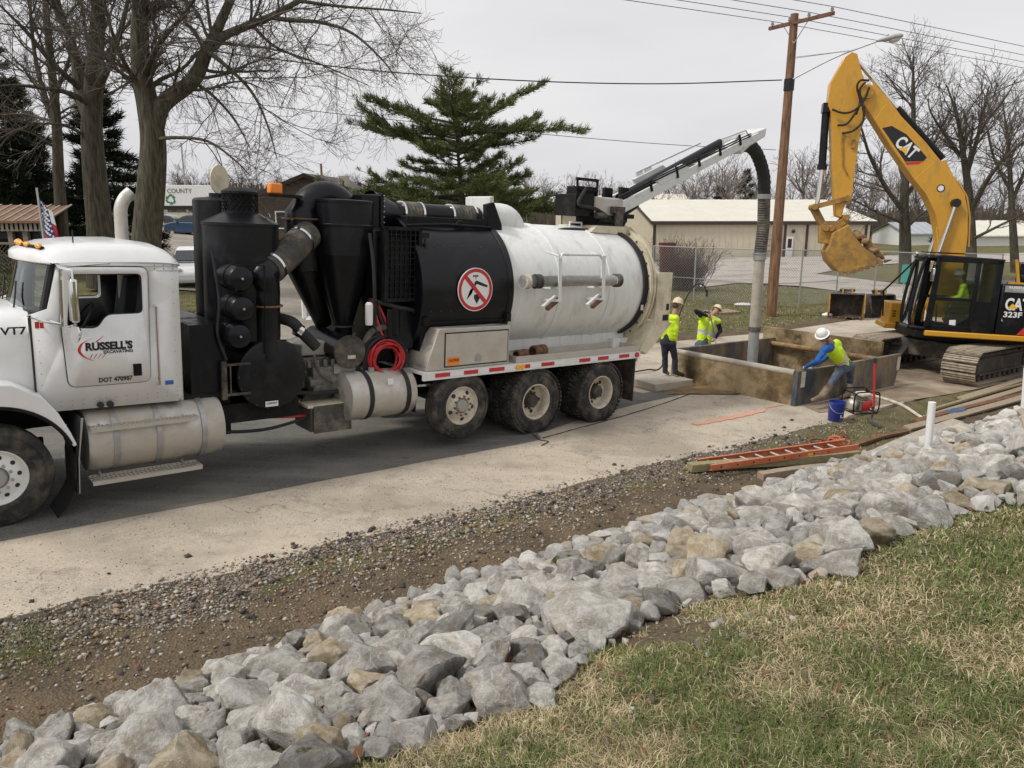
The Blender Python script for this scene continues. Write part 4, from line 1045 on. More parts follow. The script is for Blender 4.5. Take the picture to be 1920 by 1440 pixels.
# drum with round cleanout door
dx_, dz_ = TL(511, 702, .3)
drum = part('cleanout_drum', 'black', truck, lambda b: b.lathe([(0, .27), (.42, .275), (.455, .29), (.465, .31), (.465, .36), (.44, .365), (.44, 1.7), (0, 1.7)], (dx_, 0, dz_), (0, 1, 0), n=56), ang=30)
part('door_hinge', 'darksteel', drum, lambda b: (b.bb((dx_ - .66, .26, dz_ + .16), (dx_ - .3, .285, dz_ + .19)), b.bb((dx_ - .66, .26, dz_ - .22), (dx_ - .3, .285, dz_ - .19)), b.bb((dx_ - .66, .25, dz_ - .26), (dx_ - .60, .3, dz_ + .22)), b.bb((dx_ - .56, .26, dz_ - .22), (dx_ - .545, .28, dz_ + .19)), b.ball((dx_ - .63, .24, dz_), .022)))
part('drum_cradle', 'blackmatte', truck, lambda b: (b.bb((2.45, .45, .7), (3.5, 1.6, .95)), b.bb((2.15, .5, .55), (2.6, 1.9, 1.2))))
def label_plate(name, s, x, y, z, wd, ht, m='signwhite'):
    p_ = part(name, m, truck, lambda b: b.bb((x - wd / 2, y, z - ht / 2), (x + wd / 2, y + .004, z + ht / 2)))
    if s: text('lettering', s, ht * .5, 'ink', p_, (x - wd * .42, y - .002, z - ht * .05), (1, 0, 0), (0, 0, 1), width=wd * .84)
    return p_
cx_, cz_ = TL(510, 757, .26); label_plate('warning_plate', 'CLEANOUT', cx_, .262, cz_, .17, .07)
# riser pipe, ribbed hose and duct
rx = TL(497, 580, .5)[0]
_e0 = TL(502, 507, .46); e0 = Vector((_e0[0], .46, _e0[1])); _e1 = TL(568, 447, .9); e1 = Vector((_e1[0], .9, _e1[1])); _dd = (e1 - e0).normalized()
part('riser_pipe', 'black', truck, lambda b: b.tube([(rx - .02, .42, 1.5), (rx - .02, .42, 2.25)] + spline([(rx - .02, .42, 2.25), (rx - .01, .42, 2.42), e0 - _dd * .12, e0 + _dd * .05], 5)[1:], .17, 24))
part('pipe_flange', 'rust', truck, lambda b: [b.lathe([(.165, z), (.21, z), (.21, z + .02), (.165, z + .02)], (rx - .02, .42, 0), n=28) for z in (TL(497, 573, .5)[1],)])
def ribbed(P, r, pitch=.035, dr=.014, n=20):
    P = [Vector(p) for p in P]; L = [0]
    for i in range(1, len(P)): L.append(L[-1] + (P[i] - P[i - 1]).length)
    k = max(4, int(L[-1] / pitch * 2)); out = []; rs = []
    for i in range(k + 1):
        s = L[-1] * i / k; j = 0
        while j < len(L) - 2 and L[j + 1] < s: j += 1
        t = (s - L[j]) / max(1e-6, L[j + 1] - L[j]); out.append(P[j].lerp(P[j + 1], t)); rs.append(r + (dr if i % 2 else 0))
    return lambda b: b.tube(out, rs, n)
part('ribbed_hose', 'hose', truck, ribbed([e0, e0.lerp(e1, .5) + Vector((0, 0, -.02)), e1 + _dd * .15], .185, .04))
for t in (.1, .9): 
    q = e0.lerp(e1, t); d = (e1 - e0).normalized(); part('hose_clamp', 'chrome', truck, lambda b: b.cyl(q - d * .02, q + d * .02, .207, n=24))
dxl, dxr = TL(535, 400, 1.15)[0], TL(596, 400, 1.15)[0]; dcx2 = (dxl + dxr) / 2; dr2 = (dxr - dxl) / 2
dtop = TL(560, 335, 1.15)[1]
def duct(b):
    re_ = .36; rr_ = dr2 * .82; ze = dtop - re_ - rr_
    b.lathe([(0, 2.6), (dr2, 2.6), (dr2, ze)], (dcx2, 1.15, 0), n=32)
    b.tube(arc((dcx2 + re_, 1.15, ze), re_, 180, 35, 12, (1, 0, 0), (0, 0, 1)), [dr2] * 2 + [rr_] * 11, 24)

dct = part('vacuum_duct', 'black', truck, duct, ang=40)
part('duct_flange', 'rust', dct, lambda b: b.lathe([(dr2, 3.3), (dr2 + .035, 3.3), (dr2 + .035, 3.32), (dr2, 3.32)], (dcx2, 1.15, 0), n=28))
def cone(b):
    b.tube([(dcx2, 1.25, 2.75), (dcx2 + .42, 1.35, 1.78)], [dr2, .12], 28)
part('cyclone', 'black', truck, cone)
bxl, bxr = TL(590, 420, 1.0)[0], TL(692, 420, 1.0)[0]; bx0 = (bxl + bxr) / 2; br = (bxr - bxl) / 2; bz1 = TL(640, 376, .95)[1]; bz0 = TL(640, 478, .6)[1]
cyc = part('cyclone', 'black', truck, lambda b: b.lathe([(0, bz1 + .01), (br - .01, bz1 + .01), (br + .012, bz1), (br + .012, bz1 - .03), (br, bz1 - .035), (br, bz0 + .42), (br + .01, bz0 + .41), (br + .01, bz0 + .39), (br, bz0 + .38), (br, bz0), (br + .006, bz0 - .005), (.125, 1.80), (.125, 1.6)], (bx0, .98, 0), n=48), ang=25)
part('cyclone_seam', 'darksteel', cyc, lambda b: b.lathe([(.14, 1.80), (.165, 1.80), (.165, 1.825), (.14, 1.825)], (bx0, .98, 0), n=24))
tx, tz = TL(656, 660, .38)
trap = part('drop_trap', 'black', truck, lambda b: b.tube([(tx, .40, tz), (tx + .02, 1.5, tz + .04)], .205, 28))
part('trap_lid', 'darksteel', trap, lambda b: (b.cyl((tx, .37, tz), (tx, .405, tz), .235, n=36), b.tube([(tx + .02, .36, tz + .2), (tx + .05, .33, tz + .27)], .015, 6)))
label_plate('warning_plate', '', tx + .02, .362, tz - .07, .12, .05, 'rim')
beac = TL(515, 352, 1.0)
bk = part('beacon_bracket', 'blackmatte', truck, lambda b: b.bb((beac[0] - .12, .9, beac[1] - .12), (dcx2 - .1, 1.1, beac[1] - .08)))
part('beacon', 'orange', truck, lambda b: b.bb((beac[0] - .085, .93, beac[1] - .08), (beac[0] + .085, 1.07, beac[1] + .06)), bevel=.02)
# flange box, long horizontal pipe with hose joints
fx0 = TL(700, 400, 1.0)[0]; fzc = TL(790, 402, 1.15)[1]
part('duct_transition', 'black', truck, lambda b: (b.bb((fx0 - .02, .75, fzc - .33), (fx0 + .03, 1.55, fzc + .25)), b.bb((fx0 - .30, .78, fzc - .3), (fx0 - .02, 1.5, fzc + .22)), b.lathe([(.33, fx0 + .03), (.17, fx0 + .42), (.17, fx0 + .5)], (0, 1.15, fzc - .02), (1, 0, 0), n=28)), ang=35)
part('flange_bolts', 'steel', truck, lambda b: [b.ball((fx0 + .032, .745, fzc - .3 + .075 * i), .012, 6, 4) for i in range(8)])
px1 = TL(893, 400, 1.15)[0]
part('vacuum_pipe', 'black', truck, lambda b: b.cyl((fx0 + .45, 1.15, fzc), (px1, 1.15, fzc), .165, n=32))
for a_, c_ in ((fx0 + .55, fx0 + .86), (px1 - .55, px1 - .12)):
    part('ribbed_hose', 'hose', truck, ribbed([(a_, 1.15, fzc), (c_, 1.15, fzc)], .172, .06))
    for x in (a_ - .02, c_): part('hose_clamp', 'chrome', truck, lambda b: b.cyl((x, 1.15, fzc), (x + .035, 1.15, fzc), .187, n=30))
part('end_bracket', 'blackmatte', truck, lambda b: b.prism([(px1 - .05, fzc - .35), (px1 - .1, fzc + .2), (px1 + .05, fzc + .24), (px1 + .22, fzc - .1), (px1 + .25, fzc - .4)], .75, .85))
# engine house and radiator guard
def house(b):
    b.bb((4.72, .62, 1.3), (5.5, 2.2, 3.22)); b.bb((4.7, .5, 3.1), (5.6, .9, 3.2)); b.bb((4.66, .5, 2.2), (4.74, .7, 3.2))
    b.bb((4.85, .42, 1.5), (5.3, .7, 2.1)); b.cyl((5.0, .45, 2.15), (5.0, .45, 1.7), .07)
part('engine_house', 'black', truck, house, bevel=.015)
gx0, gz0 = TL(722, 563, .4); gx1, gz1 = TL(787, 430, .4)
def grid_(b):
    for i in range(8): x = gx0 + (gx1 - gx0) * i / 7; b.bb((x - .008, .38, gz0), (x + .008, .41, gz1))
    for i in range(13): z = gz0 + (gz1 - gz0) * i / 12; b.bb((gx0, .385, z - .007), (gx1, .405, z + .007))
    for x in (gx0, gx1): b.bb((x - .025, .37, gz0 - .02), (x + .025, .5, gz1 + .02))
    for z in (gz0, gz1): b.bb((gx0 - .02, .37, z - .025), (gx1 + .02, .5, z + .025))
part('radiator_guard', 'blackmatte', truck, grid_); part('radiator', 'interior', truck, lambda b: b.bb((gx0, .5, gz0), (gx1, .6, gz1)))
flx, flz = TL(692, 588, .4); fil = part('oil_filter', 'pvc', truck, lambda b: b.lathe([(0, -.17), (.05, -.16), (.055, -.1), (.055, .13), (.03, .16), (0, .16)], (flx, .4, flz), n=18))
# engine, clutter, boxes
def engine(b):
    b.bb((3.62, .7, 1.0), (4.6, 1.7, 1.42)); b.bb((3.75, .52, .95), (4.35, .72, 1.32)); b.cyl((3.7, .6, 1.1), (4.5, .6, 1.1), .09); b.cyl((4.5, .5, 1.05), (4.5, .5, 1.3), .06)
    for i in range(7): b.bb((3.66 + i * .12, .5, 1.32), (3.72 + i * .12, .55, 1.42))
part('diesel_engine', 'engine', truck, engine, bevel=.015)
part('valve_cover', 'alu', truck, lambda b: b.prism([(3.7, 1.44), (4.5, 1.42), (4.5, 1.55), (3.9, 1.66), (3.7, 1.6)], .78, 1.3), bevel=.02)
label_plate('engine_plate', '', 4.22, .50, 1.28, .34, .14, 'steel')
P_ = [TL(525, 597, .55), TL(547, 604, .52), TL(565, 622, .48), TL(598, 652, .42)]
part('crankcase_hose', 'rubber', truck, lambda b: b.tube(spline([(P_[0][0], .7, P_[0][1])] + [(p[0], .5, p[1]) for p in P_[1:]], 5), .075, 14))
q = Vector((P_[2][0] - .03, .5, P_[2][1] + .02)); part('hose_clamp', 'chrome', truck, lambda b: b.cyl(q - Vector((.03, 0, -.02)), q + Vector((.03, 0, -.02)), .09, n=18))
bx_ = TL(577, 752, .35); by_ = TL(640, 810, .35)
bt = part('battery_box', 'darksteel', truck, lambda b: b.bb((3.62, .34, .46), (4.16, .85, .80)), bevel=.015)
part('box_lid', 'cream', bt, lambda b: b.bb((3.58, .33, .80), (4.18, .88, .835))); part('splash_flap', 'hose', bt, lambda b: b.prism([(4.18, .83), (4.2, .83), (4.22, .45), (4.2, .44)], .3, .86)); part('splash_flap', 'hose', bt, lambda b: b.bb((3.66, .315, .44), (4.2, .33, .82)))
part('brace_plate', 'darksteel', truck, lambda b: (b.prism([(3.62, .84), (3.75, 1.02), (4.05, 1.0), (4.1, .84)], .62, .66)))
for P in ([(2.2, .5, .62), (3.0, .45, .56), (3.7, .45, .66)], [(2.3, .55, .78), (3.2, .5, .7), (4.1, .48, .62)]): part('air_line', 'redhose' if P[0][2] > .7 else 'rubber', truck, lambda b: b.tube(spline(P, 5), .022, 7))
# hose coils
hx, hz = TL(722, 672, .38)
def coil(b, n, r0, sp, rr, y0):
    for i in range(n):
        rx_ = r0 + random.uniform(-sp, sp); c = Vector((hx + .02 + random.uniform(-.02, .02), y0 - .012 * i, hz + random.uniform(-.02, .02)))
        b.tube([c + Vector((math.cos(t) * rx_, .03 * math.sin(t * 2 + i), math.sin(t) * rx_ * .92)) for t in np.linspace(0, 2 * PI, 26)[:-1]], rr, 7, closed=True)
part('hose_coil', 'redhose', truck, lambda b: coil(b, 9, .235, .045, .014, .42)); part('hose_coil', 'rubber', truck, lambda b: coil(b, 7, .33, .04, .022, .50))
part('hose_coil', 'hose', truck, lambda b: b.tube(spline([(hx - .3, .52, hz + .1), (hx - .15, .5, hz + .38), (hx + .12, .48, hz + .42), (hx + .36, .48, hz + .2), (hx + .42, .5, hz - .15)], 6), .05, 10))
for i, dx2 in enumerate((-.1, -.03, .04, .1)): part('hanging_hose', 'redhose' if i % 2 else 'rubber', truck, lambda b: b.tube(spline([(flx + .12 + dx2 * .4, .52, flz + .2), (flx + .2 + dx2, .48, flz - .1), (flx + .3 + dx2, .45, flz - .4)], 5), .022, 7))
# small tank
y2, z2, r2 = .42, .89, .345
t2 = part('hydraulic_tank', 'alu', truck, lambda b: b.lathe([(0, 4.10), (.27, 4.11), (.33, 4.13), (r2, 4.17), (r2, 5.13), (.33, 5.17), (.27, 5.19), (0, 5.2)], (0, y2, z2), (1, 0, 0), n=40))
for x in (4.42, 5.02): part('strap', 'rubber', t2, lambda b: b.lathe([(r2 + .004, x - .035), (r2 + .01, x - .035), (r2 + .01, x + .035), (r2 + .004, x + .035)], (0, y2, z2), (1, 0, 0), n=40))
part('filler_cap', 'steel', t2, lambda b: b.cyl((4.55, .35, z2 + r2 - .02), (4.55, .35, z2 + r2 + .05), .045)); label_plate('warning_plate', '', 4.72, .075 + .02, z2 + .22, .09, .09)
# --- debris tank
tc_, tz_, tr_ = 1.25, 2.33, 1.06
def shell(prof, n=64): return lambda b: b.lathe(prof, (0, tc_, tz_), (1, 0, 0), n=n)
bl = part('tank_jacket', 'black', truck, shell([(0, 5.28), (1.08, 5.28), (1.10, 5.30), (1.10, 5.36), (1.085, 5.37), (1.085, 6.86), (1.105, 6.87), (1.105, 6.96), (1.0, 6.97)]), ang=25)
part('jacket_seam', 'blackmatte', bl, lambda b: b.tube([(x, tc_ - 1.085 * math.cos(R(-24)), tz_ + 1.085 * math.sin(R(-24))) for x in (5.3, 6.95)], .025, 6))
part('jacket_skirt', 'black', truck, lambda b: b.bb((5.36, .35, 1.22), (6.9, 2.15, 1.9)))
for x in (5.36, 6.9): part('jacket_latch', 'blackmatte', bl, lambda b: b.box((x, .22, 1.92), (.09, .1, .12)))
part('jacket_top', 'blackmatte', bl, lambda b: (b.bb((5.35, .75, 3.12), (6.85, 1.7, 3.42)), b.cyl((6.3, .7, 3.3), (6.3, .85, 3.3), .09), b.bb((5.9, .62, 3.05), (6.5, .75, 3.2)), b.tube([(5.3, .68, 3.28), (6.0, .66, 3.32), (6.9, .7, 3.3)], .025, 6)), bevel=.02)
tk = part('debris_tank', 'tankwhite', truck, shell([(.9, 6.9), (tr_ - .02, 6.9), (tr_, 6.95), (tr_, 10.3), (tr_ - .1, 10.42), (.5, 10.6), (0, 10.64)]), ang=25)
for x in (8.02, 9.22): part('tank_band', 'tankwhite', tk, shell([(tr_ - .002, x - .05), (tr_ + .016, x - .045), (tr_ + .016, x + .045), (tr_ - .002, x + .05)]))
part('rear_flange', 'cream', tk, shell([(tr_, 10.16), (tr_ + .10, 10.17), (tr_ + .10, 10.24), (tr_, 10.25)])); part('rear_flange', 'cream', tk, shell([(tr_ - .05, 10.26), (tr_ + .10, 10.265), (tr_ + .10, 10.32), (tr_ - .1, 10.36)]))
part('rear_guard', 'cream', tk, lambda b: (b.bb((10.36, .1, 1.68), (10.78, .14, 2.62)), b.prism([(10.2, 1.12), (10.0, 1.2), (10.36, 1.7), (10.78, 1.68)], .1, .14), b.bb((10.36, .14, 1.75), (10.40, .9, 2.55)), b.prism([(9.98, 1.18), (10.36, 1.7), (10.78, 1.7), (10.2, 1.1)], .14, 2.3)), bevel=.006)
label_plate('warning_plate', '', 10.66, .096, 1.78, .16, .11, 'ink'); label_plate('warning_plate', '', 10.70, .096, 1.98, .08, .12, 'ink'); label_plate('warning_plate', '', 10.06, .17, 1.98, .07, .10, 'rim')
part('white_elbow', 'tankwhite', tk, lambda b: b.tube([(7.0, 1.15, fzc)] + arc((7.42, 1.15, fzc - .26), .26, 90, 0, 8, (1, 0, 0), (0, 0, 1)) + [(7.68, 1.15, 3.2)], .25, 26))
part('elbow_plate', 'tankwhite', tk, lambda b: b.prism([(6.98, 3.2), (6.96, fzc + .32), (7.03, fzc + .34), (7.10, 3.2)], .84, 1.5))
part('tank_saddle', 'tankwhite', truck, lambda b: (b.bb((7.0, .62, 1.16), (10.1, .72, 1.5)), b.bb((7.0, 1.78, 1.16), (10.1, 1.88, 1.5)), b.bb((9.7, .5, 1.14), (10.1, 2.0, 1.38))))
# prohibition sign
sgx, sgz = TL(892, 543, .13)
yb = .135
sgn = part('prohibition_sign', 'signwhite', truck, lambda b: b.cyl((sgx, yb, sgz), (sgx, yb + .012, sgz), .325, n=56))
def ring_(b, r0, r1, y, n=56):
    V_ = []; F_ = []
    for i in range(n):
        q_ = 2 * PI * i / n; V_ += [(sgx + r0 * math.cos(q_), y, sgz + r0 * math.sin(q_)), (sgx + r1 * math.cos(q_), y, sgz + r1 * math.sin(q_))]
    for i in range(n): j = (i + 1) % n; F_.append((2 * i, 2 * j, 2 * j + 1, 2 * i + 1))
    b.add(V_, F_)
part('ring', 'red', sgn, lambda b: ring_(b, .262, .312, yb - .003))
def pol(P): return lambda b: b.prism([(sgx + x, sgz + z) for x, z in P], yb - .0025, yb - .001)
part('digger_symbol', 'ink', sgn, pol([(-.02, .115), (.02, .135), (.23, .06), (.22, .03), (.1, .06), (.02, .085), (-.02, .045), (-.06, .0), (-.11, -.02), (-.15, -.12), (-.16, -.15), (-.13, -.10), (-.07, -.06), (-.05, -.01), (-.03, .03)]))
part('digger_symbol', 'ink', sgn, pol([(-.01, .20), (-.05, .185), (-.055, .215), (.045, .215), (.04, .185), (.01, .20), (.0, .14)]))
part('shovel_symbol', 'ink', sgn, pol([(.02, .0), (.04, .0), (.04, -.075), (.085, -.075), (.085, -.13), (.03, -.215), (-.025, -.13), (-.025, -.075), (.02, -.075)]))
c45 = .707
part('slash', 'red', sgn, lambda b: b.prism([(sgx + (-.265 * c45 - .022), sgz + .265 * c45 - .022), (sgx + (-.265 * c45 + .022), sgz + .265 * c45 + .022), (sgx + .265 * c45 + .022, sgz - .265 * c45 + .022), (sgx + .265 * c45 - .022, sgz - .265 * c45 - .022)], yb - .006, yb - .004))
# tool box, deck and tray
tb = part('tool_box', 'alu', truck, lambda b: b.prism([(5.30, 1.205), (5.30, 1.30), (5.50, 1.82), (6.84, 1.82), (6.84, 1.205)], .06, .62), bevel=.012)
part('tool_box_door', 'alu', tb, lambda b: b.bb((5.62, .045, 1.26), (6.79, .058, 1.74)), bevel=.004); part('door_seal', 'rubber', tb, lambda b: b.bb((5.60, .0565, 1.24), (6.81, .0592, 1.76)))
part('latch', 'steel', tb, lambda b: (b.prism([(6.16, 1.30), (6.27, 1.30), (6.27, 1.38), (6.215, 1.43), (6.16, 1.38)], .036, .046), b.bb((6.185, .03, 1.315), (6.245, .036, 1.37)))); label_plate('warning_plate', 'CAUTION', 5.76, .04, 1.33, .22, .12, 'orange')
part('deck', 'tankwhite', truck, lambda b: (b.bb((5.22, .02, 1.16), (9.93, 2.48, 1.2)), b.bb((5.22, .015, 1.08), (9.93, .06, 1.199)), b.bb((5.22, 2.44, 1.08), (9.93, 2.485, 1.199)), b.bb((9.89, .06, 1.0), (9.93, 2.44, 1.199))))
for i, (x0, x1) in enumerate([(5.42, 5.68), (5.94, 6.20), (6.42, 6.72), (7.15, 7.25), (7.50, 7.78), (8.36, 8.62), (8.82, 9.08), (9.36, 9.62)]): part('red_reflector', 'red', truck, lambda b: b.bb((x0, .009, 1.115), (x1, .0148, 1.175)))
for x0, x1 in [(5.7, 5.92), (6.22, 6.40), (6.74, 6.9), (7.27, 7.48), (7.8, 8.0), (8.64, 8.8), (9.1, 9.34)]: part('white_reflector', 'signwhite', truck, lambda b: b.bb((x0, .009, 1.115), (x1, .0148, 1.175)))
for x in (6.99, 7.09): part('marker_light', 'amber', truck, lambda b: b.cyl((x, .015, 1.145), (x, -.005, 1.145), .042, n=18))
part('tail_light', 'red', truck, lambda b: b.cyl((9.82, .012, 1.145), (9.82, -.01, 1.145), .045, n=18))
part('tool_tray', 'alu', truck, lambda b: (b.bb((6.98, .04, 1.203), (9.9, .055, 1.31)), b.bb((6.98, .56, 1.203), (9.9, .575, 1.31)), b.bb((6.98, .055, 1.203), (6.995, .56, 1.31)), b.bb((9.885, .055, 1.203), (9.9, .56, 1.31)), b.bb((6.995, .055, 1.203), (9.885, .56, 1.212))))
for y in (.02, 1.86): part('mud_flap', 'darksteel', truck, lambda b: b.bb((9.80, y, .28), (9.82, y + .62, 1.1)))
part('mud_flap', 'rubber', truck, lambda b: b.bb((5.26, .3, .55), (5.28, .8, 1.08)))
# stowed pipe on its brackets
pz = TL(1060, 527, -.06)[1]
sp_ = part('stowed_pipe', 'steel', truck, lambda b: (b.tube([(7.12, -.06, pz), (9.0, -.06, pz)], .088, 24), b.tube([(6.95, -.06, pz), (7.12, -.06, pz)], [.10, .088], 24)))
for x in (6.95, 7.2, 9.02): part('coupling', 'darksteel' if x > 7 else 'rim', sp_, lambda b: b.lathe([(.085, x), (.115, x + .005), (.115, x + .03), (.10, x + .035), (.10, x + .08), (.115, x + .085), (.115, x + .11), (.085, x + .115)], (0, -.06, pz), (1, 0, 0), n=24))
def brk(b):
    for x in (7.62, 8.62):
        b.bar((x, -.16, pz + .42), (x + .05, -.16, pz - .32), .018, .07); b.tube([(x - .02, -.16, pz + .4), (x - .12, .05, pz + .46)], .016, 6)
        b.box((x - .02, -.02, pz - .34), (.36, .06, .09), (0, -.55, 0)); b.bar((x, -.16, pz - .1), (x, .24, pz - .12), .04, .04); b.bar((x, -.16, pz - .3), (x, .24, pz - .32), .04, .04)
    b.tube([(7.62, -.165, pz + .36)] + [(7.66, -.165, pz + .43), (8.48, -.165, pz + .43)] + arc((8.48, -.165, pz + .33), .1, 90, 0, 5, (1, 0, 0), (0, 0, 1)) + [(8.6, -.165, pz + .05)], .022, 8)
part('pipe_rack', 'tankwhite', truck, brk); part('rack_pin', 'rust', truck, lambda b: [b.box((x, -.06, pz - .36), (.3, .1, .06), (0, -.55, 0)) for x in (7.6, 8.62)])
# --- boom
bx, bz = 9.75, 3.36
part('boom_pedestal', 'blackmatte', truck, lambda b: (b.cyl((bx, 1.25, 3.28), (bx, 1.25, 3.46), .42, n=36), b.cyl((bx, 1.25, 3.46), (bx, 1.25, 3.62), .33, n=36), b.cyl((bx - .2, .95, 3.5), (bx + .45, .9, 3.5), .07), b.bb((bx - .45, .95, 3.58), (bx + .8, 1.55, 3.66))), bevel=.01)
part('pedestal_base', 'cream', truck, lambda b: b.prism([(bx - .55, 3.30), (bx - .4, 3.42), (bx + .5, 3.42), (bx + .75, 3.26)], .75, 1.75))
qx0, qz0 = TL(1078, 402, .95); qx1, qz1 = TL(1115, 368, .95); qx2 = TL(1168, 380, .95)[0]
part('control_box', 'blackmatte', truck, lambda b: b.bb((qx0, .95, qz0 - .02), (qx1, 1.5, qz1 + .02)), bevel=.01)
part('control_box', 'alu', truck, lambda b: b.bb((qx1 + .01, .93, qz0), (qx2, 1.1, qz1)), bevel=.03)
part('box_guard', 'blackmatte', truck, lambda b: (b.bar((qx0 + .02, .98, qz1 + .28), (qx1 + .1, .98, qz1 + .28), .03, .05), b.bar((qx0 + .02, .98, qz1 + .1), (qx1 + .1, .98, qz1 + .1), .03, .03), b.bar((qx0 + .05, .98, qz1), (qx0 + .05, .98, qz1 + .3), .03, .03), b.bar((qx1 + .08, .98, qz1), (qx1 + .08, .98, qz1 + .3), .03, .03), b.bb((qx0 + .1, 1.0, qz1), (qx1 + .1, 1.3, qz1 + .16))))
tip = Vector((14.42, 1.25, 5.50)); root_ = Vector((qx2 + .05, 1.25, TL(1172, 388, 1.05)[1]))
part('boom_head', 'blackmatte', truck, lambda b: (b.bb((qx2 - .02, 1.0, 3.5), (qx2 + .22, 1.08, 4.15)), b.bb((qx2 - .02, 1.42, 3.5), (qx2 + .22, 1.5, 4.15)), b.bb((qx2 - .3, 1.08, 3.62), (qx2 + .2, 1.42, 3.72))), bevel=.02)
dB = (tip - root_).normalized(); upB = Vector((-dB.z, 0, dB.x))
for y in (.98, 1.52):
    a_ = Vector((root_.x, y, root_.z)); e_ = Vector((tip.x, y, tip.z)); m_ = a_.lerp(e_, .42)
    part('boom_arm', 'boomgrey', truck, lambda b: (b.bar(a_ - dB * .2, m_ + dB * .1, .055, .22), b.bar(m_, e_, .045, .16), b.prism([(m_.x - .75, m_.z - .26), (m_.x + .12, m_.z + .12), (m_.x - .1, m_.z + .2), (m_.x - .95, m_.z - .15)], y - .035, y + .035)), bevel=.008)
part('boom_cross_brace', 'boomgrey', truck, lambda b: [b.bar(root_.lerp(tip, t) + Vector((0, -.27, 0)), root_.lerp(tip, t) + Vector((0, .27, 0)), .10, .06) for t in (.12, .3, .55, .8)])
part('suction_pipe', 'black', truck, lambda b: b.tube([root_ + upB * .08 + dB * .2, root_.lerp(tip, .78) + upB * .16], .095, 16)); part('boom_cylinder_rod', 'chrome', truck, lambda b: b.tube([root_.lerp(tip, .78) + upB * .16, root_.lerp(tip, .97) + upB * .14], .045, 10))
part('boom_rail', 'boomgrey', truck, lambda b: [b.bar(root_.lerp(tip, .25) + upB * .30 + Vector((0, y, 0)), root_.lerp(tip, .72) + upB * .26 + Vector((0, y, 0)), .03, .035) for y in (.3,)] + [b.bar(root_.lerp(tip, t) + upB * .05 + Vector((0, .3, 0)), root_.lerp(tip, t) + upB * .29 + Vector((0, .3, 0)), .03, .2) for t in (.27, .33)] + [b.tube([root_.lerp(tip, .72) + upB * .1 + Vector((0, -.28, 0)), root_.lerp(tip, .72) + upB * .32 + Vector((0, -.28, 0)), root_.lerp(tip, .90) + upB * .26 + Vector((0, -.28, 0)), root_.lerp(tip, .93) + upB * .06 + Vector((0, -.28, 0))], .02, 6)])
part('boom_tip', 'boomgrey', truck, lambda b: b.prism([(13.75, 5.15), (14.1, 5.5), (14.75, 5.72), (14.72, 5.52), (14.2, 5.28), (13.9, 5.08)], 1.0, 1.5), bevel=.02)
lc0 = Vector((qx2 + .22, 1.25, 3.62)); lc1 = Vector((root_.lerp(tip, .30).x, 1.25, root_.lerp(tip, .30).z - .14))
part('lift_cylinder', 'black', truck, lambda b: b.tube([lc0, lc0.lerp(lc1, .45)], .075, 14)); part('lift_cylinder_rod', 'chrome', truck, lambda b: b.tube([lc0.lerp(lc1, .45), lc1], .038, 10))
# hanging suction hose and tube
HX = 15.28
upq = DZ.copy(); grav = Vector((Vector((0, 0, -1)).dot(DX), Vector((0, 0, -1)).dot(DY), Vector((0, 0, -1)).dot(DZ)))
hs_ = [(14.1, 1.25, 5.28), (14.55, 1.25, 5.32), (14.9, 1.25, 5.12), (15.2, 1.25, 4.72), (15.30, 1.25, 4.28)]
part('boom_elbow', 'rubber', truck, ribbed(spline(hs_, 6), .135, .12, .012)); hj = Vector((15.30, 1.25, 4.28)); he = hj + grav * 1.35; hm = he + grav * 1.75 + Vector((.0, 0, 0)); ht = hm + grav * 2.05
part('pipe_coupling', 'steel', truck, lambda b: b.tube([hj - grav * .05, hj + grav * .06], .16, 20))
part('suction_hose', 'hose', truck, ribbed([hj, hj.lerp(he, .5) + Vector((.06, 0, 0)), he], .135, .055, .013)); part('pipe_coupling', 'steel', truck, lambda b: (b.tube([he - grav * .02, he + grav * .10], .15, 20), b.tube([he - grav * .06, he - grav * .03], .17, 20)))
part('suction_tube', 'concrete', truck, lambda b: b.tube([he + grav * .1, hm], .125, 24)); part('pipe_coupling', 'hose', truck, lambda b: b.tube([hm - grav * .06, hm + grav * .05], .145, 20)); part('suction_tube', 'galv', truck, lambda b: (b.tube([hm + grav * .05, ht], .122, 24), b.tube([hm + grav * .52, hm + grav * .56], .126, 24)))
# control cables over the tank
def cables(b):
    P0 = [TL(1095, 355, .95), TL(1085, 385, .9), TL(1120, 395, .9), TL(1155, 425, .9), TL(1150, 445, .9), TL(1100, 455, .85), TL(1050, 448, .85), TL(1042, 436, .9), TL(1075, 432, .95), TL(1160, 440, .9)]
    b.tube(spline([(x, .9, z + .02) for x, z in P0], 5), .032, 8)
    th = [(9.95, 65), (10.05, 50), (10.1, 30), (10.12, 8), (10.12, -12), (10.08, -35), (9.95, -52)]
    for k in range(3): b.tube(spline([(x + .045 * k - .05, tc_ - (tr_ + .03) * math.cos(R(q)), tz_ + (tr_ + .03) * math.sin(R(q))) for x, q in th], 5), .021, 7)
part('control_cables', 'rubber', truck, cables)
part('tank_lamp_bar', 'tankwhite', tk, lambda b: b.tube([(9.0, 1.1, 3.36), (9.0, 1.1, 3.46), (9.3, 1.1, 3.46), (9.3, 1.1, 3.36)], .018, 6))
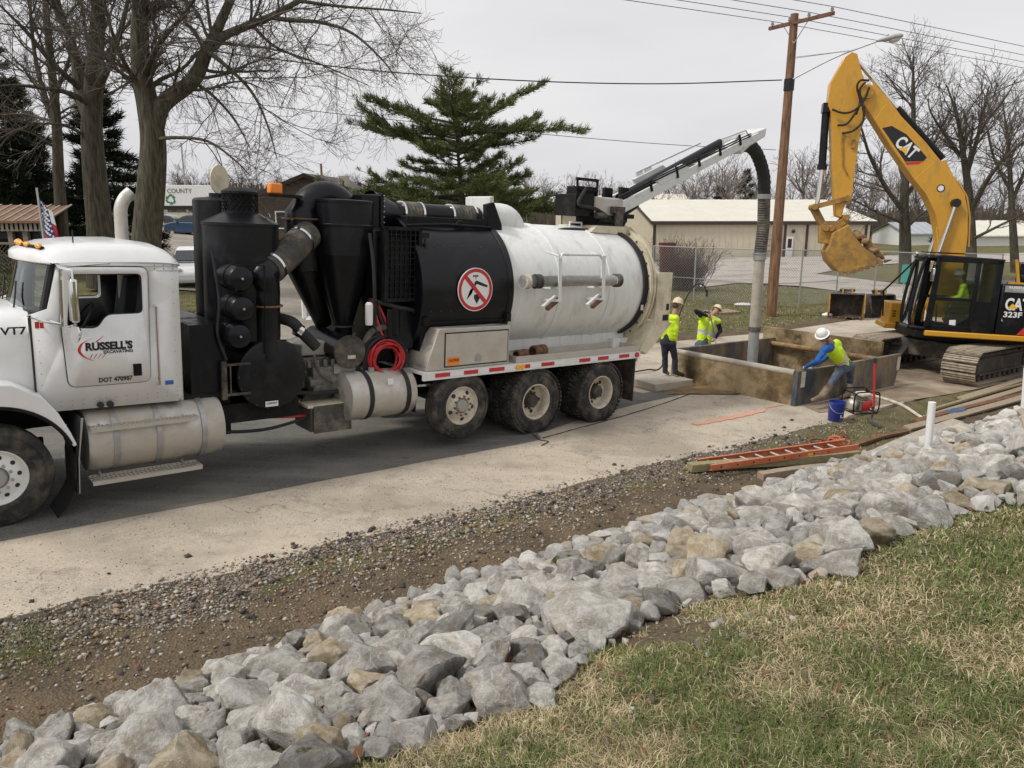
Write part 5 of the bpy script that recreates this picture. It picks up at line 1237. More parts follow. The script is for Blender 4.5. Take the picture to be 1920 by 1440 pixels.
# bolts, fittings and extra plumbing
def bolts(b):
    for i in range(30):
        q_ = 2 * PI * i / 30; b.ball((10.155, tc_ + 1.115 * math.cos(q_), tz_ + 1.115 * math.sin(q_)), .02, 6, 4)
    for i in range(18):
        q_ = 2 * PI * i / 18; b.ball((dx_ + .44 * math.cos(q_), .285, dz_ + .44 * math.sin(q_)), .012, 6, 4)
    for i in range(16):
        q_ = 2 * PI * i / 16; b.ball((tx + .215 * math.cos(q_), .366, tz + .215 * math.sin(q_)), .010, 6, 4)
    for x in np.arange(5.45, 6.85, .17):
        for q_ in (38, -14): b.ball((x, tc_ - 1.088 * math.cos(R(q_)), tz_ + 1.088 * math.sin(R(q_))), .010, 6, 4)
part('bolts', 'darksteel', truck, bolts)['kind'] = 'stuff'
for P, r_, m_ in (([(4.6, .5, 3.15), (4.62, .42, 2.7), (4.66, .45, 2.2), (4.7, .5, 1.7)], .025, 'rubber'), ([(4.7, .46, 2.2), (5.0, .4, 2.12), (5.35, .42, 2.0), (5.4, .5, 1.5)], .03, 'rubber'), ([(5.45, .4, 3.1), (5.5, .34, 2.6), (5.42, .38, 1.9)], .022, 'rubber'), ([(3.2, .5, 1.05), (3.7, .46, .98), (4.3, .5, .95)], .03, 'rubber'), ([(2.5, .3, 1.55), (2.4, .3, 1.9), (2.45, .35, 2.3), (2.4, .4, 2.9)], .018, 'rubber'), ([(3.75, .5, 1.5), (3.8, .42, 1.25), (4.0, .44, 1.1)], .022, 'hose')):
    part('hydraulic_hose', m_, truck, lambda b: b.tube(spline(P, 6), r_, 8))
for t_ in (.18, .36, .52, .68, .84): part('hose_bracket', 'blackmatte', truck, lambda b: b.bar(root_.lerp(tip, t_) + upB * .02 + Vector((0, -.31, 0)), root_.lerp(tip, t_) + upB * .24 + Vector((0, -.31, 0)), .03, .05))
for o_ in (.0, .045): part('boom_hose', 'rubber', truck, lambda b: b.tube(spline([root_ + upB * (.14 + o_) + Vector((-.1, -.3, 0)), root_.lerp(tip, .3) + upB * (.18 + o_) + Vector((0, -.31, 0)), root_.lerp(tip, .62) + upB * (.14 + o_) + Vector((0, -.31, 0)), root_.lerp(tip, .93) + upB * (.10 + o_) + Vector((0, -.31, 0))], 6), .016, 6))
part('slew_motor', 'darksteel', truck, lambda b: (b.cyl((bx + .25, .85, 3.42), (bx + .25, .85, 3.75), .09), b.cyl((bx - .3, .9, 3.6), (bx - .05, .9, 3.6), .06), b.bb((bx + .1, .82, 3.66), (bx + .4, .98, 3.78))), bevel=.01)
# loose steel parts in the tray
o = MB(); o.lathe([(.06, 0), (.085, .01), (.085, .09), (.07, .1), (.07, .14), (.085, .15), (.085, .24), (.06, .25), (.055, .02)], (0, 0, 0), (1, 0, 0), n=20)
for (x, y, s, lab) in ((7.55, .3, 1.2, 'rusty round pipe coupling lying in the truck tool tray'), (7.15, .25, .95, 'smaller rusty pipe collar in the truck tool tray beside the bigger coupling')):
    q = o.build('pipe_fitting', 'rust'); q.matrix_world = TM @ Matrix.Translation((x, y, 1.212 + .085 * s)) @ Matrix.Rotation(.15, 4, 'Z') @ Matrix.Scale(s, 4); tag(q, lab, 'pipe fitting')
for (x, y, l, rz, lab) in ((8.0, .12, 1.3, .03, 'long dark digging bar lying in the truck tool tray'), (8.5, .2, .9, -.05, 'short rusty bar lying in the truck tool tray')):
    b = MB(); b.tube([(0, 0, 0), (l * .93, 0, .0), (l, 0, .0)], [.013, .013, .004], 8); q = b.build('digging_bar', 'darksteel' if l > 1 else 'rust'); q.matrix_world = TM @ Matrix.Translation((x, y, 1.228)) @ Matrix.Rotation(rz, 4, 'Z'); tag(q, lab, 'bar')
# ------------------------------------------------------------------ tracked excavator
def _xf(self, M): self.v = [tuple(M @ Vector(p)) for p in self.v]; return self
MB.xf = _xf
XC, YC = 21.6, -.72
EC = O + DX * XC + DY * YC
_fw = Vector((math.cos(R(168)), math.sin(R(168)), 0)); EX = (_fw - DZ * _fw.dot(DZ)).normalized(); EY = DZ.cross(EX)
EM = basis(EX, EY, DZ, EC)
exc = empty('excavator', M=EM); tag(exc, 'yellow and black tracked excavator with its boom raised and a muddy bucket', 'excavator')
def EP(u, v, l):
    q = on_plane(u, v, EC + EY * l, EY) - EC; return (q.dot(EX), q.dot(DZ))
def EPs(L, l): return [EP(u, v, l) for u, v in L]
Mt = EM.inverted() @ basis(DX, DY, DZ, EC)
# undercarriage
HW, SR, IC = .39, .40, 1.82
def trackpath(s):
    L1 = 2 * IC; A = PI * SR; P = 2 * L1 + 2 * A; s %= P
    if s < L1: return Vector((IC - s, 0, 2 * SR)), PI
    s -= L1
    if s < A: q = s / SR; return Vector((-IC - math.sin(q) * SR, 0, SR + math.cos(q) * SR)), PI + q
    s -= A
    if s < L1: return Vector((-IC + s, 0, 0)), 2 * PI
    s -= L1; q = s / SR; return Vector((IC + math.sin(q) * SR, 0, SR - math.cos(q) * SR)), q
b = MB(); b.box((0, 0, .0), (.178, .78, .022))
for x, h in ((-.07, .035), (0., .028), (.06, .028)): b.box((x, 0, .011 + h / 2), (.016, .78, h))
shoe_me = b.build('track_shoe', 'track'); sm_ = shoe_me.data; bpy.data.objects.remove(shoe_me)
for yc in (-1.235, 1.175):
    tr = MB(); tr.bb((-1.55, yc - .2, .2), (1.55, yc + .2, .62)); tr.bb((-1.75, yc - .12, .28), (1.75, yc + .12, .5)); tr.prism([(-1.5, .62), (-1.2, .72), (1.2, .72), (1.5, .62)], yc - .16, yc + .16)
    for i in range(9): tr.cyl((-1.4 + i * .35, yc - .22, .13), (-1.4 + i * .35, yc + .22, .13), .10, n=14)
    for x in (-IC, IC): tr.cyl((x, yc - .1, SR), (x, yc + .1, SR), SR - .05, n=28); tr.cyl((x, yc - .2, SR), (x, yc + .2, SR), .16, n=16)
    tr.bb((-1.5, yc - .26, .2), (1.5, yc - .2, .26))
    fr_ = tr.xf(Mt).build('track', 'darksteel', exc, bevel=.015)
    n = 46; Pm = 4 * IC + 2 * PI * SR
    for i in range(n):
        p, ang = trackpath(Pm * i / n); p.y = yc; p.z += .045
        s_ = bpy.data.objects.new('track_shoe', sm_); COL.objects.link(s_); s_.parent = fr_
        s_.matrix_local = Mt @ Matrix.Translation(p) @ Matrix.Rotation(-(ang - PI) if True else 0, 4, 'Y')
cb = MB(); cb.bb((-.9, -1.1, .42), (.9, 1.05, .85)); cb.cyl((0, -.02, .8), (0, -.02, 1.02), .62, n=36); cb.prism([(-1.3, .4), (-.6, .8), (.6, .8), (1.3, .4)], -1.1, -.6); cb.prism([(-1.3, .4), (-.6, .8), (.6, .8), (1.3, .4)], .55, 1.05)
cb.xf(Mt).build('car_body', 'darksteel', exc, bevel=.02)
# upper structure
CL = 1.42
fA, zA0 = EP(1733, 622, CL); fAt, zR = EP(1762, 481, CL); fR = EP(1884, 491, CL)[0]; zB = 1.2
fA = max(fA, fAt + .08)
part('revolving_frame', 'blackmatte', exc, lambda b: (b.bb((-2.5, -1.4, .98), (fA + .2, 1.36, 1.2))), bevel=.03)
part('side_rail', 'yellow', exc, lambda b: b.prism([(fA, 1.06), (fA, 1.2), (-2.5, 1.2), (-2.5, 1.06)], 1.36, 1.50), bevel=.025)
part('side_rail', 'yellow', exc, lambda b: b.bb((-2.5, -1.5, 1.06), (1.3, -1.4, 1.2)), bevel=.02)
bt_ = EP(1900, 533, CL)[1]
part('engine_cover', 'black', exc, lambda b: (b.bb((-2.55, .5, 1.2), (fR - .03, 1.44, bt_)), b.bb((-2.55, -1.45, 1.2), (-.7, .5, bt_))), bevel=.05)
part('cover_stripe', 'steel', exc, lambda b: b.bb((-2.4, 1.44, bt_ - .2), (fR - .1, 1.446, bt_ - .04)))
part('counterweight', 'yellow', exc, lambda b: b.prism([(-2.55, -1.4), (-2.85, -.9), (-2.95, 0), (-2.85, .9), (-2.55, 1.4), (-2.2, 1.4), (-2.2, -1.4)], 1.1, 2.1, f=lambda x, y, z: (x, z, y)), bevel=.06)
part('exhaust', 'blackmatte', exc, lambda b: (b.cyl((-1.5, .3, bt_), (-1.5, .3, bt_ + .5), .08), b.cyl((-1.9, .7, bt_ + .1), (-1.2, .9, bt_ + .1), .12)))
part('guard_rail', 'yellow', exc, lambda b: (b.bar((fR - .45, 1.25, bt_), (fR - .32, 1.25, bt_ + .6), .06, .06), b.bar((fR - .6, 1.25, bt_ + .02), (fR - .2, 1.25, bt_ + .02), .08, .05)))
q0 = EP(1905, 625, CL); q1 = EP(1925, 600, CL)
part('red_stripe', 'red', exc, lambda b: b.prism([(q0[0], 1.22), (q0[0] - .15, 1.22), (q1[0] - .45, q1[1] + .25), (q1[0] - .3, q1[1] + .25)], 1.441, 1.446)); part('yellow_stripe', 'yellow', exc, lambda b: b.prism([(q0[0] - .16, 1.22), (q0[0] - .7, 1.22), (q1[0] - .9, q1[1] + .25), (q1[0] - .46, q1[1] + .25)], 1.4415, 1.4455))
def ET(s, u, v, l, size, m, xd=(-1, 0, 0), up=(0, 0, 1), **k):
    f, z = EP(u, v, l); return text('lettering', s, size, m, exc, (f, l, z), xd, up, **k)
def tri(name, mt, pts, l): return part(name, mt, exc, lambda b: b.prism([EP(u, v, l) for u, v in pts], l - .001, l + .002))
MAT['cattri'] = mat('emblem_yellow', (.85, .52, .03), .45, var=.04)
ET('CAT', 1883, 580, 1.448, .40, 'signwhite', bold=.014, width=.56); tri('emblem', 'cattri', [(1888, 579), (1908, 579), (1899, 569)], 1.453)
ET('323F', 1880, 594, 1.448, .19, 'signwhite', bold=.005, width=.42); ET('L', 1877, 602, 1.448, .09, 'signwhite'); ET("RUSSELL'S", 1892, 541, 1.448, .085, 'signwhite', bold=.002, width=.42); ET("EXCAVATING", 1900, 545, 1.448, .035, 'signwhite', width=.24)
# cab: frame of posts, roof, glass
c0, c1 = .48, CL
def cabf(b):
    for l in (c0, c1 - .03):
        b.prism([(fA + .02, zB), (fA - .14, zB), (fAt - .08, zR), (fAt + .04, zR)], l - .04, l + .04)
        b.bb((fR, l - .04, zB), (fR + .14, l + .04, zR - .04)); b.bb((fR, l - .04, zB), (fA, l + .04, zB + .14)); b.bb((fR, l - .04, zR - .13), (fAt, l + .04, zR - .03))
        b.bb((fR + .50, l - .04, zB), (fR + .60, l + .04, zR - .05)); b.bb((fR + .6, l - .035, 1.98), (fAt, l + .035, 2.06))
    fb, ft = fA + .34, fAt + .26
    for l in (c0 + .04, c1 - .14): b.tube(spline([(fb - .05, l, zB + .02), (fb + .02, l, zB + .3), (fb - .02, l, 2.2), (ft + .02, l, zR - .12), (ft - .12, l, zR - .03)], 5), .045, 8)
    b.tube([(fb, c0 + .04, zB + .05), (fb, c1 - .14, zB + .05)], .05, 8); b.tube([(ft, c0 + .04, zR - .1), (ft, c1 - .14, zR - .1)], .05, 8)
    b.tube([(fb, c1 - .14, zB + .05), (fA, c1 - .03, zB + .04)], .05, 8); b.bb((fR, c0, zB), (fR + .05, c1, zR - .05))
cbp = part('cab_frame', 'black', exc, cabf, bevel=.012)
part('cab_roof', 'black', exc, lambda b: b.prism([(fR - .03, zR - .06), (fR - .02, zR + .0), (fAt - .1, zR + .045), (fAt + .25, zR + .0), (fAt + .26, zR - .06)], c0 - .03, c1 + .01), bevel=.035, seg=3)
part('roof_visor', 'blackmatte', exc, lambda b: (b.prism([(fAt + .1, zR + .04), (fAt + .34, zR - .02), (fAt + .34, zR - .07), (fAt + .1, zR)], c0 + .05, c1 - .1), b.tube([(fAt + .2, c0 + .1, zR + .09), (fAt - .6, c0 + .1, zR + .09), (fAt - .6, c1 - .1, zR + .09), (fAt + .2, c1 - .1, zR + .09)], .015, 6)))
part('work_lamp', 'chrome', exc, lambda b: b.ball((fAt + .32, c0 + .15, zR + .04), (.05, .07, .06)))
part('lower_panel', 'black', exc, lambda b: (b.bb((fR + .02, c1 - .05, zB), (fR + .52, c1 + .0, 2.0)), b.prism([(fR + .6, zB + .1), (fA - .1, zB + .1), (fA - .1, zB + .28), (fA - .3, zB + .2), (fR + .9, zB + .16), (fR + .6, 1.6)], c1 - .05, c1 - .01)))
def slats(b):
    for i in range(5): b.bar((fR + .52, c1 + .008, 1.45 - i * .06 + .1), (fR + .08, c1 + .008, 1.28 - i * .06 + .1 - .0), .012, .028)
part('louvre', 'blackmatte', exc, slats)
gl_ = [('door_glass', [(fR + .60, 2.06), (fA - .1, 2.06), (fAt - .06, zR - .12), (fR + .60, zR - .12)]), ('door_glass', [(fR + .60, 1.4), (fR + .78, zB + .14), (fA - .12, zB + .2), (fA - .1, 1.98), (fR + .6, 1.98)]), ('rear_side_glass', [(fR + .14, 1.75), (fR + .5, 1.55), (fR + .5, zR - .12), (fR + .14, zR - .12)])]
for nm, P in gl_: part(nm, 'glassdark', exc, lambda b: b.add([(x, c1 - .03, z) for x, z in P], [tuple(range(len(P)))]))
part('windscreen', 'glassdark', exc, lambda b: b.add([(fA + .33, c0 + .04, zB + .1), (fA + .33, c1 - .14, zB + .1), (fAt + .26, c1 - .14, zR - .1), (fAt + .26, c0 + .04, zR - .1)], [(0, 1, 2, 3)]))
part('operator_seat', 'interior', exc, lambda b: (b.box((fR + .75, .95, 1.72), (.55, .5, .14)), b.box((fR + .48, .95, 2.05), (.14, .5, .75), (0, -.12, 0)), b.bb((fR + .6, .66, 1.25), (fR + .95, 1.2, 1.65)), b.bb((fR + .55, 1.2, 1.8), (fR + 1.0, 1.3, 1.98))), bevel=.03)
part('control_levers', 'blackmatte', exc, lambda b: [b.tube([(fR + 1.25, l, 1.3), (fR + 1.3, l, 1.85)], .02, 6) for l in (.75, 1.1)])
tri('notice', 'signwhite', [(1780, 600), (1792, 600), (1791, 612), (1779, 612)], c1 - .02)
part('mirror', 'chrome', exc, lambda b: (b.bb((fAt + .12, c1 + .05, 2.45), (fAt + .17, c1 + .25, 2.78)),), bevel=.02); part('mirror_arm', 'blackmatte', exc, lambda b: b.tube([(fAt + .02, c1 - .02, 2.85), (fAt + .14, c1 + .12, 2.84), (fAt + .14, c1 + .12, 2.7)], .015, 6))
hp = EPs([(1655, 592), (1657, 545), (1722, 483)], -1.0)
part('handrail', 'blackmatte', exc, lambda b: b.tube([(hp[0][0], -1.0, hp[0][1]), (hp[1][0], -1.0, hp[1][1]), (hp[2][0], -1.0, hp[2][1])], .025, 8))
y0_ = EP(1658, 600, -1.0); y1_ = EP(1692, 566, -1.0)
part('front_locker', 'yellow', exc, lambda b: (b.bb((y1_[0] - .5, -1.45, 1.1), (y0_[0], -.55, y1_[1])), b.bb((y1_[0] - .5, -1.5, 1.0), (y0_[0] + .12, -.5, 1.16))), bevel=.03); part('locker_vents', 'ink', exc, lambda b: [b.box((y0_[0] - .12, -.548, 1.35 + i * .07), (.1, .004, .035)) for i in range(3)])
# boom
BT = .27
bo = [(1612, 166), (1622, 157), (1640, 159), (1654, 171), (1678, 205), (1723, 256), (1761, 299), (1795, 342), (1809, 365), (1815, 396), (1815, 438), (1811, 474)]
bi = [(1763, 475), (1761, 437), (1753, 399), (1736, 364), (1715, 338), (1672, 277), (1640, 226), (1618, 192)]
P_o, P_i = EPs(bo, BT), EPs(bi, BT)
foot = [(P_o[-1][0] - .0, 1.75), (P_o[-1][0] + .15, 1.45), (P_i[0][0] - .05, 1.45), (P_i[0][0] + .05, 1.8)]
bm_ = part('boom', 'yellow', exc, lambda b: b.prism(P_o + foot + P_i, -BT, BT), bevel=.012)
def seamline(b):
    for (u0, v0, u1, v1) in ((1640, 226, 1662, 195), (1716, 336, 1751, 305), (1756, 425, 1760, 470)):
        p, q = EP(u0, v0, BT), EP(u1, v1, BT); b.bar((p[0], BT + .001, p[1]), (q[0], BT + .001, q[1]), .006, .012)
part('weld_seam', 'cattri', bm_, seamline)
tri('decal', 'ink', [(1654, 240), (1672, 236), (1700, 252), (1738, 295), (1732, 302), (1697, 303)], BT + .002); tri('decal', 'red', [(1697, 304.5), (1731, 302.5), (1723, 308), (1700, 309)], BT + .002)
a_, c_ = EP(1682, 277, BT), EP(1712, 303, BT); n_ = EP(1697, 262, BT)
dxv = Vector((c_[0] - a_[0], 0, c_[1] - a_[1])).normalized(); upv = Vector((dxv.z, 0, -dxv.x)); upv = upv if upv.z > 0 else -upv
org = EP(1676, 270, BT)
text('lettering', 'CAT', .42, 'signwhite', exc, (org[0], BT + .006, org[1]), dxv, upv, bold=.014, width=.60)
og = Vector((org[0], 0, org[1])); tp_ = [og + dxv * .17, og + dxv * .43, og + dxv * .30 + upv * .15]
part('emblem', 'cattri', exc, lambda b: b.add([(p.x, BT + .012, p.z) for p in tp_], [(0, 1, 2)]))
hl = EP(1764, 353, BT); part('boom_lamp_hole', 'signwhite', bm_, lambda b: b.cyl((hl[0], BT - .01, hl[1]), (hl[0], BT + .004, hl[1]), .075, n=20)); part('lamp_hole_rim', 'ink', bm_, lambda b: b.lathe([(.075, 0), (.1, 0), (.1, .01), (.075, .01)], (hl[0], BT - .003, hl[1]), (0, 1, 0), n=24))
pn = EP(1790, 381, BT)
for s in (-1, 1):
    part('boom_pin', 'ink', bm_, lambda b: b.cyl((pn[0], s * BT, pn[1]), (pn[0], s * (BT + .16), pn[1]), .115, n=8))
    e1_ = EP(1762, 478, BT + .1); e2 = Vector((pn[0], s * (BT + .1), pn[1])); e3 = Vector((e1_[0] + .32, s * (BT + .1), 1.55)); ed_ = e2.lerp(e3, .62)
    part('lift_cylinder_rod', 'chrome', exc, lambda b: b.tube([e2, ed_], .05, 14)); part('lift_cylinder', 'blackmatte', exc, lambda b: b.tube([ed_, e3], .09, 14))
r0, r1, r2_ = EP(1606, 112, 0), EP(1681, 205, 0), EP(1766, 302, 0)
part('stick_cylinder_rod', 'chrome', exc, lambda b: b.tube([(r0[0], 0, r0[1]), (r1[0], 0, r1[1] + .02)], .055, 14)); part('stick_cylinder', 'blackmatte', exc, lambda b: b.tube([(r1[0], 0, r1[1] + .02), (r2_[0], 0, r2_[1] + .05)], .10, 18))
part('cylinder_bracket', 'yellow', exc, lambda b: b.prism([EP(1752, 305, .1), EP(1772, 300, .1), EP(1790, 335, .1), EP(1775, 330, .1)], -.12, .12))
def pipes(b):
    for k, l in enumerate((.22, .15)):
        P = [(1642, 165), (1662, 185), (1690, 222), (1735, 270), (1775, 320), (1800, 348), (1814, 372), (1819, 410), (1817, 465)]
        b.tube([(EP(u - 1, v, l)[0], l, EP(u - 1, v, l)[1] + .03) for u, v in P], .022, 7)
part('hydraulic_pipes', 'yellow', exc, pipes)
# stick
SL = .20
so_px = [(1598, 97), (1608, 101), (1611, 116), (1621, 152), (1621, 190), (1617, 229), (1608, 284), (1598, 363), (1594, 382), (1584, 384), (1578, 408), (1568, 405), (1565, 367), (1561, 315), (1558, 210), (1553, 197), (1557, 156), (1585, 106)]
stp = EPs(so_px, SL)
stk = part('stick', 'yellow', exc, lambda b: b.prism(stp, -SL, SL), bevel=.012)
part('pivot_boss', 'yellow', exc, lambda b: b.cyl((EP(1625, 172, .3)[0], -.34, EP(1625, 172, .3)[1]), (EP(1625, 172, .3)[0], .34, EP(1625, 172, .3)[1]), .17, n=20))
def stickpipes(b):
    for (u0, v0, u1, v1) in ((1579, 255, 1580, 310), (1580, 310, 1590, 330), (1582, 250, 1578, 268)): p, q = EP(u0, v0, SL), EP(u1, v1, SL); b.tube([(p[0], SL + .03, p[1]), (q[0], SL + .03, q[1])], .018, 6)
    p = EP(1600, 270, SL); b.box((p[0], SL + .03, p[1]), (.08, .06, .22))
part('stick_pipes', 'mudyellow', stk, stickpipes)
def hoses(b):
    for P in ([(1605, 215), (1612, 190), (1606, 165), (1612, 152), (1628, 153)], [(1560, 205), (1580, 212), (1600, 208), (1618, 190), (1628, 165)], [(1579, 250), (1600, 245), (1618, 225), (1615, 195), (1610, 170), (1620, 156)], [(1570, 235), (1588, 232), (1606, 208)]):
        b.tube(spline([(EP(u, v, .33)[0], .33 + .03 * i, EP(u, v, .33)[1]) for i, (u, v) in enumerate(P)], 5), .028, 8)
part('hydraulic_hoses', 'rubber', exc, hoses)
b0, b1, b2 = EP(1549, 203, 0), EP(1541, 317, 0), EP(1532, 385, 0)
part('bucket_cylinder', 'black', exc, lambda b: (b.tube([(b0[0], 0, b0[1]), (b1[0], 0, b1[1])], .10, 18), b.tube([(b1[0], 0, b1[1] + .12), (b1[0], 0, b1[1] - .02)], .13, 18), b.box((b0[0], 0, b0[1]), (.2, .3, .24)))); part('bucket_cylinder_rod', 'chrome', exc, lambda b: b.tube([(b1[0], 0, b1[1]), (b2[0], 0, b2[1])], .06, 14))
k0, k1, k2, k3 = EP(1527, 388, .2), EP(1588, 372, .2), EP(1548, 428, .2), EP(1586, 408, .2)
def links(b):
    for l in (-.24, .24): b.bar((k0[0], l, k0[1]), (k1[0], l, k1[1]), .06, .13); b.bar((k0[0], l * .6, k0[1]), (k2[0], l * .6, k2[1]), .06, .17)
    for k in (k0, k1, k2, k3): b.cyl((k[0], -.32, k[1]), (k[0], .32, k[1]), .085, n=14)
part('bucket_linkage', 'mudyellow', exc, links, bevel=.008)
part('quick_coupler', 'mudyellow', exc, lambda b: (b.prism(EPs([(1590, 402), (1594, 414), (1565, 437), (1556, 458), (1538, 456), (1538, 425), (1548, 417), (1570, 416)], .22), -.22, .22), b.cyl((EP(1558, 428, .2)[0], -.3, EP(1558, 428, .2)[1]), (EP(1558, 428, .2)[0], .3, EP(1558, 428, .2)[1]), .09, n=14)), bevel=.015)
# bucket: curved shell, side plates, lip and teeth
bs = EPs([(1562, 437), (1592, 421), (1601, 441), (1618, 462), (1640, 480), (1660, 491), (1625, 503), (1592, 514), (1571, 509), (1554, 490), (1550, 472), (1556, 460)], .45)
bk_ = part('bucket', 'mudyellow', exc, lambda b: b.prism(bs, -.45, .45), bevel=.02)
part('bucket_ear', 'mudyellow', bk_, lambda b: [b.prism(EPs([(1560, 440), (1590, 420), (1600, 440), (1572, 462)], .3), l - .03, l + .03) for l in (-.3, .3)])
for i in range(5):
    l = -.4 + .2 * i; p = EP(1658, 490, l); d_ = Vector((EP(1672, 487, l)[0] - p[0], 0, EP(1672, 487, l)[1] - p[1])); part('tooth', 'rust', bk_, lambda b: b.tube([(p[0], l, p[1]), (p[0] + d_.x, l, p[1] + d_.z)], [.05, .012], 6))
def side_teeth(b):
    for t in np.linspace(.08, .95, 7):
        u, v = 1571 + (1655 - 1571) * t, 512 - 20 * max(0, t - .25) / .75; p = EP(u, v, .46); b.box((p[0], .46, p[1]), (.10, .03, .12), (0, .5, 0))
part('side_cutter', 'mud', bk_, side_teeth)
MB_ = MB()
for i in range(46):
    t = random.random(); u, v = 1598 + 56 * t, 436 + 46 * t + random.uniform(-5, 3); l = random.uniform(-.42, .42); p = EP(u, v, l); r = random.uniform(.05, .12); MB_.ball((p[0] - .02, l, p[1]), (r * 1.2, r, r * .8), 7, 5)
mudo = MB_.build('mud_load', 'mud', bk_)
vm = mudo.modifiers.new('vox', 'REMESH'); vm.mode = 'VOXEL'; vm.voxel_size = .03
ds = mudo.modifiers.new('rough', 'DISPLACE'); tx_ = bpy.data.textures.new('clods', 'CLOUDS'); tx_.noise_scale = .12; ds.texture = tx_; ds.strength = .08

# ------------------------------------------------------------------ trench box
box = empty('trench_box', M=basis(DX, DY, DZ, O + DX * 15.7 + DY * .46)); tag(box, 'muddy blue and brown steel trench box set in the dug shaft', 'trench box')
def bx3(a, b_, z): return (a - 15.7, b_ - .46, z)
MAT['boxbrown'] = mat('box_brown_mud', (.12, .085, .045), .85, var=.5, scale=2.2, dirt=(.40, .31, .19), dscale=1.1, damt=.62, bump=.5, bscale=9, col2=(.27, .18, .075))
def bpan(name, mt, poly, b0_, b1_): return part(name, mt, box, lambda b: b.prism([(a - 15.7, z) for a, z in poly], b0_ - .46, b1_ - .46), bevel=.008)
bpan('side_panel', 'boxblue', [(13.42, -1.4), (13.42, .72), (18.02, .76), (17.86, .02), (17.8, -1.4)], -1.16, -1.06)
bpan('side_panel', 'boxblue', [(13.45, -1.4), (13.45, .73), (17.75, .76), (17.75, -1.4)], 1.96, 2.06)
part('end_panel', 'boxbrown', box, lambda b: b.bb(bx3(13.44, -1.055, -1.4), bx3(13.53, 1.955, .63)), bevel=.006); part('end_panel', 'boxbrown', box, lambda b: b.bb(bx3(17.62, -.85, -1.4), bx3(17.72, 2.35, 1.02)), bevel=.006)
for a, z in ((13.48, .67), (17.45, .62), (13.7, -.6), (17.3, -.6)): part('spreader_pipe', 'mud' if a > 15 else 'concrete', box, lambda b: b.tube([bx3(a, -1.05, z), bx3(a, 1.96, z)], .065, 16))
for a in (13.62, 17.9): part('panel_tab', 'rim', box, lambda b: b.bb(bx3(a - .07, -1.175, .38), bx3(a + .07, -1.16, .70)))
# slab the first worker stands on
sl = MB(); sl.prism([(11.9, 1.22), (13.15, 1.18), (13.2, 2.35), (12.0, 2.5)], 0, .17, f=lambda x, y, z: (x - 12.5, z - 1.8, y)); so2 = sl.build('concrete_slab', 'concrete', bevel=.015); so2.matrix_world = basis(DX, DY, DZ, O + DX * 12.5 + DY * 1.8 + DZ * .004); tag(so2, 'flat broken concrete slab lying behind the truck at the shaft edge', 'slab')

